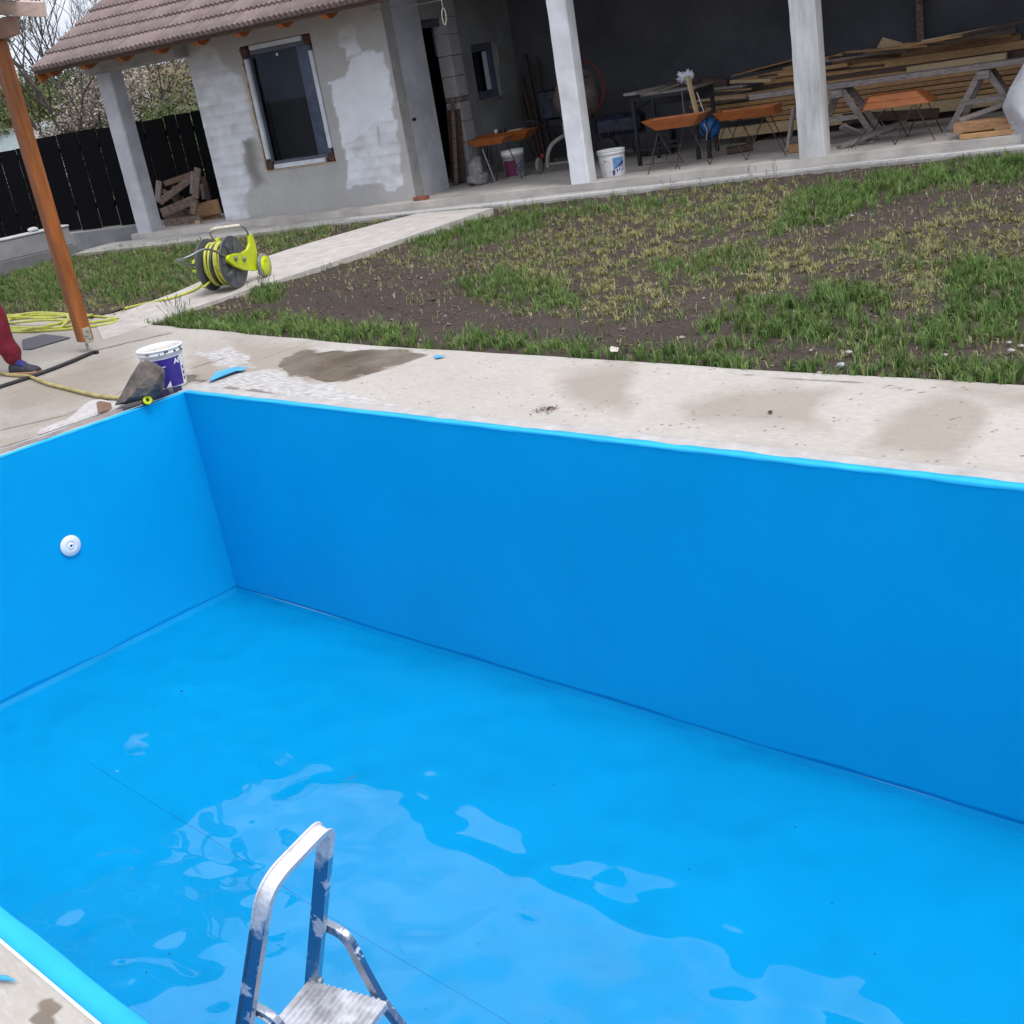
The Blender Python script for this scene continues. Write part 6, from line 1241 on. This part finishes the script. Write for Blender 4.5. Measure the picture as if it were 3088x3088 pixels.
mb = MB(); mb.box((.82, 7.9, TER), (.86, 7.94, .42), H3); mb.box((.80, 7.88, .42), (.95, 7.97, .435), H3); solo(mb, 'stool', 'black_metal', 'small black stool under the blue bag', 'stool')

# timber pile
def tb(a0_, a1_, z0_, z1_, h, m, label, u=9.3, dp=.12, group='boards of the timber pile on the veranda'):
    return plank(label, hw(a0_, u + dp / 2, z0_ - h / 2), hw(a1_, u + dp / 2, z1_ - h / 2), dp, h, m, group, name='timber_board')
ROWL = ['lowest flush row, directly above the deep pale beam', 'second flush row up of long orange-brown boards in the pile', 'middle flush row of long orange-brown boards in the pile', 'fourth flush row up, just under the top flush one', 'topmost flush row, just below the grey scaffold plank']
tb(.53, 3.95, .40, .395, .12, 'timber_pale', 'deep pale beam lowest in the timber pile', 9.12, .10)
for i, (z_, a0_, m_) in enumerate(((.452, 1.1, 'timber'), (.505, .60, 'timber2'), (.558, 1.0, 'timber'), (.612, .42, 'timber2'), (.665, .36, 'timber'))):
    tb(a0_ + random.uniform(0, .12), 5.4 + random.uniform(-.4, .3), z_, z_ + random.uniform(-.006, .006), .046, m_, 'long board: ' + ROWL[i], 9.22 + random.uniform(-.01, .01), .45)
tb(.33, 1.9, .72, .715, .04, 'timber_gray', 'thin grey board above the flush boards at the pile left end', 9.25, .14)
tb(.35, .95, .80, .765, .055, 'timber_pale', 'short pale plank jutting from the left end of the timber pile', 9.08, .12)
tb(.34, 1.02, .86, .815, .018, 'timber_pale', 'thin pale lath on the short plank at the pile left end', 9.10, .06)
tb(.9, 1.6, .765, .77, .045, 'timber', 'medium board ending just left of the second column', 9.12, .12)
tb(1.3, 2.76, .775, .755, .05, 'timber', 'middle board ending behind the grey scaffold plank', 9.2, .14)
tb(2.77, 3.80, .80, .80, .065, 'timber_pale', 'pale square-cut plank high on the right of the pile', 9.14, .12)
tb(.95, 5.0, .82, .79, .07, 'timber_dark', 'dark weathered board running under the top boards', 9.3, .16)
tb(.80, 1.55, .93, .965, .06, 'timber2', 'upper board tapering out at the left of the pile', 9.3, .14)
tb(1.1, 5.2, .90, .885, .085, 'timber', 'broad ochre board second from the top of the pile', 9.34, .14)
tb(.70, 1.5, .975, 1.06, .02, 'timber2', 'thin sprung lath rising along the pile top left of the column', 9.4, .08)
tb(.95, 2.1, 1.0, 1.035, .03, 'timber_dark', 'dark thin board at the very top behind the column', 9.5, .12)
tb(1.9, 3.92, .98, .955, .085, 'timber2', 'brown topmost board of the pile, its ragged end at right', 9.42, .12)
tb(3.0, 3.6, 1.005, .99, .03, 'timber_dark', 'dark strip lying along the back of the topmost board', 9.6, .1)
tb(2.26, 2.75, 1.045, .99, .05, 'timber_gray', 'short grey offcut on top of the timber pile', 9.4, .1)
tb(2.66, 2.90, 1.045, 1.025, .06, 'timber2', 'small square-ended offcut beside the rear post', 9.36, .09)
mb = MB(); p_ = [hw(2.42, 9.36, 1.04), hw(2.49, 9.36, 1.14), hw(2.69, 9.40, 1.05), hw(2.62, 9.38, .99), hw(2.42, 9.34, .99)]; mb.add(p_ + [p + H3[1] * .02 for p in p_], [(0, 1, 2, 3, 4), (9, 8, 7, 6, 5)] + [(i, (i + 1) % 5, 5 + (i + 1) % 5, 5 + i) for i in range(5)]); solo(mb, 'plywood_offcut', 'timber_pale', 'pointed pale plywood offcut standing on the timber pile', 'offcut')
mb = MB(); mb.beam(hw(.36, 9.2, .985), hw(.74, 9.15, .905), .11, .085); solo(mb, 'timber_board', 'timber_dark', 'black-stained board slanting over the left end of the pile', 'timber board', 'boards of the timber pile on the veranda', bevel=.008)
rd9 = random.Random(4)
wherel = ['left end', 'left end', 'part left of the column', 'part left of the column', 'part behind the second column', 'part behind the second column', 'part behind the trestle', 'part behind the trestle', 'part behind the rear post', 'part behind the rear post', 'right part', 'right part', 'left part, low', 'left part, low', 'left part, deep', 'right end']
for i, wl_ in enumerate(wherel):
    a0_ = .25 + .27 * i if i < 12 else (.22, .45, .6, 3.2)[i - 12]; L9 = rd9.uniform(.5, 1.6) if i < 12 else rd9.uniform(.5, .9); z0_ = .80 + .20 * min(1, i / 7) + rd9.uniform(-.05, .05) if i < 12 else (.70, .75, .62, 1.0)[i - 12]
    if i < 3: z0_ = .88 + .02 * i
    dz_ = rd9.uniform(-.10, .11); du_ = rd9.uniform(-.25, .25); u9 = rd9.uniform(9.05, 9.45); m9 = rd9.choice(['timber', 'timber2', 'timber_pale', 'timber_gray', 'timber_dark', 'timber2'])
    plank('loose ' + {'timber': 'ochre', 'timber2': 'brown', 'timber_pale': 'pale', 'timber_gray': 'grey', 'timber_dark': 'dark'}[m9] + ' board ' + ('tilting up' if dz_ > 0 else 'sloping down') + ' on the timber pile, ' + wl_, hw(a0_, u9, z0_), hw(a0_ + L9, u9 + du_, z0_ + dz_), rd9.uniform(.06, .14), rd9.uniform(.018, .045), m9, 'boards of the timber pile on the veranda', name='timber_board')
for a_ in (.9, 2.3, 3.9): 
    mb = MB(); mb.box((a_, 9.1, TER), (a_ + .1, 9.9, .279), H3); solo(mb, 'bearer', 'timber_dark', 'dark bearer under the timber pile near its ' + {.9: 'left end', 2.3: 'middle', 3.9: 'right end'}[a_], 'bearer')
# scaffold plank on trestles
plank('long weathered grey scaffold plank resting on two wooden trestles', hw(1.35, 8.0, .785), hw(5.2, 8.0, .76), .22, .055, 'timber_gray', name='scaffold_plank')
for lb, hd_, L4 in (('left wooden trestle under the grey scaffold plank, hidden partly by the second column', (2.30, .745), [(2.36, .74, 2.68, .21, 7.85), (2.24, .74, 1.95, .21, 7.85), (2.36, .74, 2.66, .21, 8.2), (2.24, .74, 1.98, .21, 8.2)]), ('right wooden trestle with splayed legs under the grey scaffold plank', (3.73, .735), [(3.69, .73, 3.40, .21, 7.85), (3.77, .73, 4.08, .21, 7.85), (3.69, .73, 3.45, .21, 8.2), (3.77, .73, 4.02, .21, 8.2)])):
    t_ = thing('trestle', hw(hd_[0], 8.02, TER), lb, 'trestle'); mb = MB(); mb.box((hd_[0] - .06, 7.78, hd_[1] - .075), (hd_[0] + .06, 8.26, hd_[1] - .0), H3); mb.build('head', 'timber_gray', t_, bevel=.004)
    for a0_, z0_, a1_, z1_, u_ in L4:
        mb = MB(); mb.beam(hw(a0_, u_, z0_ - .02), hw(a1_, u_ + (.06 if u_ > 8 else -.06), z1_), .035, .06, tuple(H3[0])); mb.build('leg', 'timber_gray', t_, bevel=.003)
    a0_, _, a1_, _, u_ = L4[0]; mb = MB(); mb.beam(hw(L4[0][2] * .5 + L4[0][0] * .5, 7.80, .46), hw(L4[1][2] * .5 + L4[1][0] * .5, 7.80, .46), .02, .05); mb.build('brace', 'timber_gray', t_)
mb = MB(); mb.box((2.72, 10.16, TER), (2.80, 10.24, 3.0), H3); solo(mb, 'rear_post', 'old_wood', 'slender wooden post standing against the dark back wall above the timber', 'post')
# boards low at the right and by the second column
plank('thick plank lying on the floor at the right front of the trestle', hw(3.55, 7.10, .30), hw(4.3, 7.12, .305), .20, .085, 'timber2'); plank('flat plank beneath the thick one at the veranda edge', hw(3.62, 7.06, .225), hw(4.4, 7.04, .225), .24, .045, 'timber')
plank('short block at the right end of the floor planks', hw(3.92, 6.98, .27), hw(4.2, 6.98, .27), .06, .05, 'timber2'); plank('slanting plank resting on the floor planks under the right trestle', hw(3.57, 7.25, .35), hw(4.1, 7.5, .46), .12, .03, 'timber_gray')
plank('loose grey plank slanting on the floor right behind the second column', hw(2.40, 7.35, .22), hw(2.95, 7.9, .34), .09, .04, 'timber_gray'); plank('short crossing board leaning low beside the second column', hw(2.38, 7.6, .40), hw(2.62, 7.8, .22), .03, .08, 'timber_gray', up=tuple(H3[0]))
plank('dark wide board on edge behind the left trestle', hw(2.2, 8.45, .40), hw(3.2, 8.5, .33), .03, .10, 'timber_dark'); plank('upright grey board propped left of the second column foot', hw(1.86, 7.75, .62), hw(1.80, 7.6, .21), .07, .03, 'timber_gray', up=tuple(H3[0]))
plank('brown block on the floor left of the second column', hw(1.85, 7.5, .245), hw(2.1, 7.5, .245), .1, .08, 'timber2'); plank('dark curved offcut on the floor under the right-hand troughs', hw(.98, 8.1, .24), hw(1.25, 8.2, .25), .12, .07, 'timber_dark', name='offcut')
for i, (x_, y_) in enumerate(((420, 1412), (670, 1302), (480, 1308), (1187, 1338), (270, 1445))):
    p = kz(5, x_, y_, TER); mb = MB(); mb.blob(p + [0, 0, .006], (.03 - .003 * i, .012, .007), 1, .3, H3, i); solo(mb, 'debris_chip', 'cloth_tape', ('largest pale mortar chip on the floor left of the upturned trough', 'flat grey chip under the upturned trough', 'dark-edged chip behind the upturned trough legs', 'tiny white chip at the foot of the right trestle', 'rounded pale crumb left of the largest chip')[i], 'chip')
# plastic sheeting at the right edge
mb = MB(); na, nz_ = 26, 26; v = []
for i in range(nz_ + 1):
    z_ = APR + .002 + (.98 - APR) * i / nz_; f_ = i / nz_
    left = np.interp(z_, [.1, .29, .44, .60, .80, 1.], [4.07, 4.05, 3.985, 4.05, 4.17, 4.30])
    for j in range(na + 1):
        g_ = j / na; a_ = left + g_ * 1.1; fold = .05 * math.sin(g_ * 22 + z_ * 5) * (1 - .5 * f_) + .05 * float(vnoise(np.array(a_ * 6), np.array(z_ * 7), 5)); v.append(hw(a_, 6.86 - .12 * math.sin(math.pi * min(1, g_ * 3 + .1) * .5) + fold + .25 * f_, z_))
mb.add(v, [(i * (na + 1) + j, i * (na + 1) + j + 1, (i + 1) * (na + 1) + j + 1, (i + 1) * (na + 1) + j) for i in range(nz_) for j in range(na)]); solo(mb, 'plastic_sheet', 'sheet_plastic', 'crumpled translucent plastic sheeting draped to the floor at the right picture edge', 'plastic sheet', smooth=True)
mb = MB(); mb.box((4.3, 7.0, TER), (5.2, 7.5, .95), H3); solo(mb, 'pallet_stack', 'timber_pale', 'pale boxed load hidden under the plastic sheeting', 'load')

# white bucket beside the first column
c_b = hw(-.075, 7.30, TER); b2, c, rad = bucket(c_b, .132, .150, .285, 'white speckled bucket with a blue panel beside the first veranda column', 0, 'bucket_white')
vd_ = (CAM - c)[:2]; va = math.atan2(vd_[1], vd_[0])
wrap('print_panel', c, rad, va + .05, va + .95, 0, 0, 'ink_sky', b2, off=.001, za=lambda q_: (.06, .20))
wrap('print_band', c, rad, va - .05, va + .95, 0, 0, 'ink_navy', b2, off=.002, za=lambda q_: (.015 + .09 * (q_ - va) / .95, .07 + .10 * (q_ - va) / .95))
a_ = va + .12; rt = np.array([-math.sin(a_), math.cos(a_), 0]); r2_ = rt * .93 + np.array([0, 0, .36]); text_part('lettering', 'STAR', on_drum(c, rad, a_, .035), r2_, np.array([0, 0, 1.]), .062, 'plastic_white', b2, bend=(c, lambda z: rad(z) + .0035))
wrap('print_line', c, rad, va - .75, va - .25, 0, 0, 'ink_dark', b2, off=.001, za=lambda q_: (.175, .178)); wrap('print_line', c, rad, va - .26, va - .25, 0, 0, 'ink_dark', b2, 2, off=.001, za=lambda q_: (.04, .178))
for k_ in range(22): a_ = va + rng.uniform(-1.2, 1.1); z_ = rng.uniform(.03, .26); mb = MB(); p = on_drum(c, rad, a_, z_); mb.blob(p, (.004, .004, .007), 1, .3, seed=k_); mb.build('paint_spot', 'ink_dark', b2)
# bucket with a purple wrap and cans by the doorway trough
c_b = hw(-1.83, 8.32, TER); b3, c, rad = bucket(c_b, .125, .140, .34, 'white bucket with a purple printed wrap under the doorway trough', 0, 'sack'); vd_ = (CAM - c)[:2]; va = math.atan2(vd_[1], vd_[0])  # white body coloured grey so the bucket looks dim in its shady spot
wrap('print_panel', c, rad, va - 1.1, va + .15, 0, 0, 'ink_purple', b3, za=lambda q_: (.03, .22)); 
for k_ in range(3): wrap('print_stripe', c, rad, va + .15, va + .9, 0, 0, 'ink_navy', b3, 10, off=.002, za=lambda q_, k_=k_: (.03 + .05 * k_ + .1 * (q_ - va - .15), .045 + .05 * k_ + .1 * (q_ - va - .15)))
mb = MB(); mb.blob(hw(-2.22, 8.02, .36), (.10, .08, .17), 3, .3, H3, 6, 2.4); mb.blob(hw(-2.20, 8.0, .27), (.13, .10, .09), 3, .3, H3, 9, 2.4); o = solo(mb, 'plastic_sack', 'sack', 'crumpled grey plastic sack slumped at the foot of the pale blocks', 'sack', smooth=True)
for i, (a_, h_, r_, m_) in enumerate(((-2.16, .05, .022, 'bucket_white'), (-2.10, .035, .02, 'black_metal'), (-2.03, .06, .012, 'black_metal'))):
    mb = MB(); mb.lathe(hw(a_, 8.6, .736), [(r_, 0), (r_, h_ * .9), (r_ * .8, h_)], 14); solo(mb, 'can', m_, ('small white can on the rear doorway trough', 'squat black can between the white can and the thin bottle', 'thin dark bottle on the rear doorway trough')[i], 'can', smooth=True)
plank('pale folded carton lying on the right of the rear doorway trough', hw(-1.98, 8.62, .745), hw(-1.78, 8.6, .752), .09, .018, 'timber_pale', name='carton')
plank('narrow brown board leaning upright inside the doorway', hw(SW - .05, 8.50, 1.25), hw(SW - .05, 8.24, .22), .05, .02, 'old_wood'); plank('wider dark board behind the narrow one in the doorway', hw(SW - .10, 8.56, 1.1), hw(SW - .10, 8.40, .22), .2, .02, 'timber_dark')
# dark poles and boards leaning at the back corner
for i, (t0_, b0_, w_, lb) in enumerate((((760, 370), (885, 1000), .07, 'tallest dark board leaning in the veranda corner'), ((840, 390), (925, 1020), .05, 'dark pole leaning right of the tallest board'), ((735, 525), (870, 1040), .05, 'dark board leaning left of the tallest board'), ((735, 665), (850, 1070), .05, 'shortest dark board leaning at the left of the group'), ((810, 700), (895, 1050), .04, 'thin dark lath among the leaning boards'))):
    p = ku(3, *t0_, 10.22); q_ = ku(3, *b0_, 9.75 - .03 * i); q_ = q_ * [1, 1, 0] + [0, 0, TER + .01]; plank(lb, p, q_, w_, .03, 'timber_dark', 'dark boards leaning in the veranda corner', name='leaning_board', up=tuple(H3[0]))
# concrete mixer behind the first column
mx = thing('concrete_mixer', hw(-1.25, 9.1, TER), 'navy and grey concrete mixer with red ring behind the first veranda column', 'concrete mixer')
mb = MB(); mb.box((-1.74, 9.05, .79), (-1.38, 9.4, 1.14), H3); mb.build('motor_housing', 'mixer_navy', mx, bevel=.02)
mb = MB(); mb.box((-1.66, 9.08, .68), (-1.44, 9.3, .785), H3); mb.build('motor', 'black_metal', mx, bevel=.01)
dax = H3[0] * .35 + np.array([0, 0, .94]) - H3[1] * .2; dax /= np.linalg.norm(dax); dc = hw(-1.28, 9.25, 1.02)
mb = MB(); mb.lathe(dc - dax * .28, [(.14, 0), (.26, .05), (.31, .20), (.31, .30), (.24, .46), (.18, .56), (.165, .56), (.22, .44)], 28, dax, True, False); mb.build('drum', 'mixer_drum', mx, True)
mb = MB(); rc_ = hw(-1.20, 9.22, 1.09); mb.tube([rc_ + (H3[0] * math.cos(t_) * .30 + W3[2] * math.sin(t_) * .33 + H3[1] * .05 * math.cos(t_)) for t_ in np.linspace(0, 2 * math.pi, 41)], .011, 6, cap=False); mb.build('tilt_wheel', 'red_paint', mx, True)
mb = MB(); mb.tube(smoothpts([hw(-1.42, 8.42, .26), hw(-1.40, 8.42, .40), hw(-1.33, 8.45, .53), hw(-1.18, 8.55, .61), hw(-1.0, 8.7, .64)], 6), .026, 10); mb.build('frame_tube', 'wheel_gray', mx, True)
mb = MB(); mb.tube([hw(-1.45, 8.42, .30), hw(-.85, 8.42, .30)], .018, 8); mb.build('axle', 'wheel_gray', mx, True)
for a_, u_, r_, m_ in ((-1.53, 8.42, .10, 'wheel_gray'), (-.82, 8.42, .10, 'wheel_gray'), (-1.24, 8.95, .12, 'rubber')):
    mb = MB(); ax_ = H3[0] if m_ != 'rubber' else (H3[0] * .6 + H3[1] * -.8); mb.lathe(hw(a_, u_, TER + r_) - ax_ * .025, [(r_ * .35, .0), (r_ * .8, .005), (r_, .015), (r_, .035), (r_ * .8, .045), (r_ * .35, .05)], 24, ax_); wh = mb.build('wheel', m_, mx, True)
mb = MB(); mb.tube([hw(-1.25, 9.1, .9), hw(-1.15, 8.9, .62), hw(-1.15, 8.75, TER + .01)], .022, 8); mb.build('stand_leg', 'wheel_gray', mx, True)
mb = MB(); mb.tube(smoothpts([hw(-1.60, 8.35, .84), hw(-1.50, 8.4, .83), hw(-1.38, 8.55, .68), hw(-1.25, 8.8, .50)], 5), .014, 8); mb.build('lever', 'black_metal', mx, True)
mb = MB(); mb.blob(hw(-1.44, 8.36, .42), (.02, .02, .028), 2, .1, H3); mb.build('red_knob', 'red_paint', mx, True)
mb = MB(); mb.box((-1.19, 8.50, .62), (-1.10, 8.60, .76), H3); mb.build('guard', 'skin', mx, bevel=.01).data.materials[0] = MT['timber_gray']
# garden tiller right of the column
tl_ = thing('rotary_tiller', hw(-.45, 8.9, TER), 'dark garden tiller with raised handlebars standing behind the white bucket', 'tiller')
mb = MB(); mb.box((-.95, 8.9, .50), (-.35, 9.2, .74), H3); mb.build('engine', 'mixer_navy', tl_, bevel=.05)
mb = MB(); mb.tube(smoothpts([hw(-.58, 9.0, .95), hw(-.50, 9.0, .93), hw(-.42, 9.0, .80), hw(-.36, 9.0, .62)], 4), .014, 6); mb.build('handlebar', 'black_metal', tl_, True)
mb = MB(); mb.tube(smoothpts([hw(-.45, 9.1, .74), hw(-.25, 9.1, .84), hw(-.05, 9.05, .92), hw(.02, 9.05, .98)], 4), .012, 6); mb.build('handlebar', 'black_metal', tl_, True)
for a_ in (-.85, -.35):
    mb = MB(); mb.lathe(hw(a_, 9.0, TER + .15), [(.05, -.03), (.13, -.03), (.15, -.015), (.15, .015), (.13, .03), (.05, .03)], 22, H3[1]); mb.build('wheel', 'rubber', tl_, True)
for x0_, y0_, x1_, y1_ in ((1260, 905, 1300, 1010), (1345, 860, 1310, 1000), (1375, 890, 1430, 1010)):
    mb = MB(); mb.tube([ku(3, x0_, y0_, 8.8), ku(3, x1_, y1_, 8.8)], .007, 5); mb.build('rod', 'rust', tl_)
mb = MB(); mb.box((-.30, 8.95, TER), (.02, 9.15, .62), H3); solo(mb, 'dark_crate', 'black_metal', 'black crate in shade between the tiller and the work table', 'crate', bevel=.01)
# cable with a hanging coil
mb = MB(); c0_ = hw(-1.655, 6.9, 2.13); pts = []
for i in range(61): t_ = i / 60 * 2 * math.pi * 3; pts.append(c0_ + H3[0] * .022 * math.cos(t_) * (1 + .08 * math.sin(i * .7)) + W3[2] * .085 * math.sin(t_) + H3[1] * .012 * math.sin(i * .33))
mb.tube(pts, .005, 5); mb.tube([hw(-1.655, 6.9, 2.20), hw(-1.64, 6.9, 2.79)], .004, 5); solo(mb, 'cable_coil', 'cloth_tape', 'small coil of pale cable hanging in the veranda opening', 'cable')
mb = MB(); mb.tube(smoothpts([hw(-2.60, 6.95, 2.345), hw(-2.3, 6.93, 2.325), hw(-1.64, 6.9, 2.30), hw(-.4, 6.87, 2.42)], 5), .004, 4); solo(mb, 'wire', 'wheel_gray', 'thin wire strung across the top of the veranda opening', 'wire')
mb = MB(); mb.box((-.09, -.05, 0), (.09, .05, .045)); p = kz(2, 1655, 1295, TER); mb.v = [tuple(H3[0] * q_[0] + H3[1] * q_[1] + W3[2] * q_[2] + p) for q_ in mb.v]; solo(mb, 'brick', 'brick', 'broken red brick lying at the foot of the side wall corner', 'brick', bevel=.006)

# ================================================================ LUMBER IN THE LEFT BAY
LB = [((1200, 1325), (1405, 1255), 34, 7.95, 'tape_brown', 'reddish board along the top of the scrap lumber heap'), ((1165, 1455), (1405, 1275), 42, 7.6, 'old_wood', 'plank rising to the right across the scrap lumber heap'), ((1180, 1530), (1435, 1425), 55, 7.5, 'old_wood', 'broad plank slanting below the rising one in the heap'),
      ((1440, 1225), (1425, 1440), 44, 7.45, 'old_wood', 'upright plank at the right of the scrap lumber heap'), ((1405, 1250), (1395, 1410), 22, 7.5, 'timber_gray', 'narrow upright lath beside the upright plank'), ((1160, 1320), (1150, 1470), 44, 7.65, 'timber_gray', 'upright stub at the left end of the heap beside the column'),
      ((1430, 1505), (1600, 1465), 85, 7.55, 'timber2', 'thick brown board end against the house wall'), ((1200, 1608), (1460, 1575), 46, 7.35, 'old_wood', 'long low plank near the bottom of the heap'), ((1220, 1662), (1375, 1628), 18, 7.25, 'timber_gray', 'thin board flat on the floor below the heap'),
      ((1412, 1475), (1408, 1560), 46, 7.35, 'old_wood', 'short upright block standing in front of the thick board'), ((1445, 1608), (1445, 1668), 36, 7.25, 'timber_pale', 'small pale block under the low plank end'), ((1245, 1405), (1370, 1540), 34, 7.8, 'timber_dark', 'dark plank sloping down inside the heap'),
      ((1200, 1555), (1430, 1530), 50, 7.8, 'timber_dark', 'dark plank lying in shade low inside the heap'), ((1470, 1340), (1485, 1450), 24, 7.65, 'timber_gray', 'short lath leaning on the house wall'), ((1260, 1340), (1330, 1480), 30, 7.9, 'timber_dark', 'dark steep stick in the middle of the heap'), ((1470, 1560), (1600, 1545), 60, 7.6, 'timber2', 'brown board low at the foot of the house wall'),
      ((1190, 1250 + 130), (1290, 1440), 26, 7.85, 'old_wood', 'short brown offcut left of the heap centre'), ((1480, 1270), (1530, 1460), 40, 7.9, 'timber_dark', 'dark plank leaning deepest by the house wall')]
for (x0_, y0_), (x1_, y1_), h_, u_, m_, lb in LB:
    p, q_ = ku(1, x0_, y0_ + h_ * .4 * (abs(x1_ - x0_) > 40), u_), ku(1, x1_, y1_ + h_ * .4 * (abs(x1_ - x0_) > 40), u_); s_ = h_ * .414 / 1.5983 / 2250 * 19.3
    p[2] = max(p[2], .145 + s_ / 2 if abs(x1_ - x0_) > 40 else .15); q_[2] = max(q_[2], .145 + s_ / 2 if abs(x1_ - x0_) > 40 else .15)
    steep = abs(x1_ - x0_) < 60; plank(lb, p, q_, .03 if not steep else s_, s_ if not steep else .03, m_, 'scrap lumber heaped in the left bay', name='scrap_plank', up=(0, 0, 1) if not steep else tuple(H3[1]))
mb = MB(); mb.box((-6.75, 7.3, .1), (-5.6, 7.92, .142), H3); tag(mb.build('bay_floor', 'floor'), kind='structure')
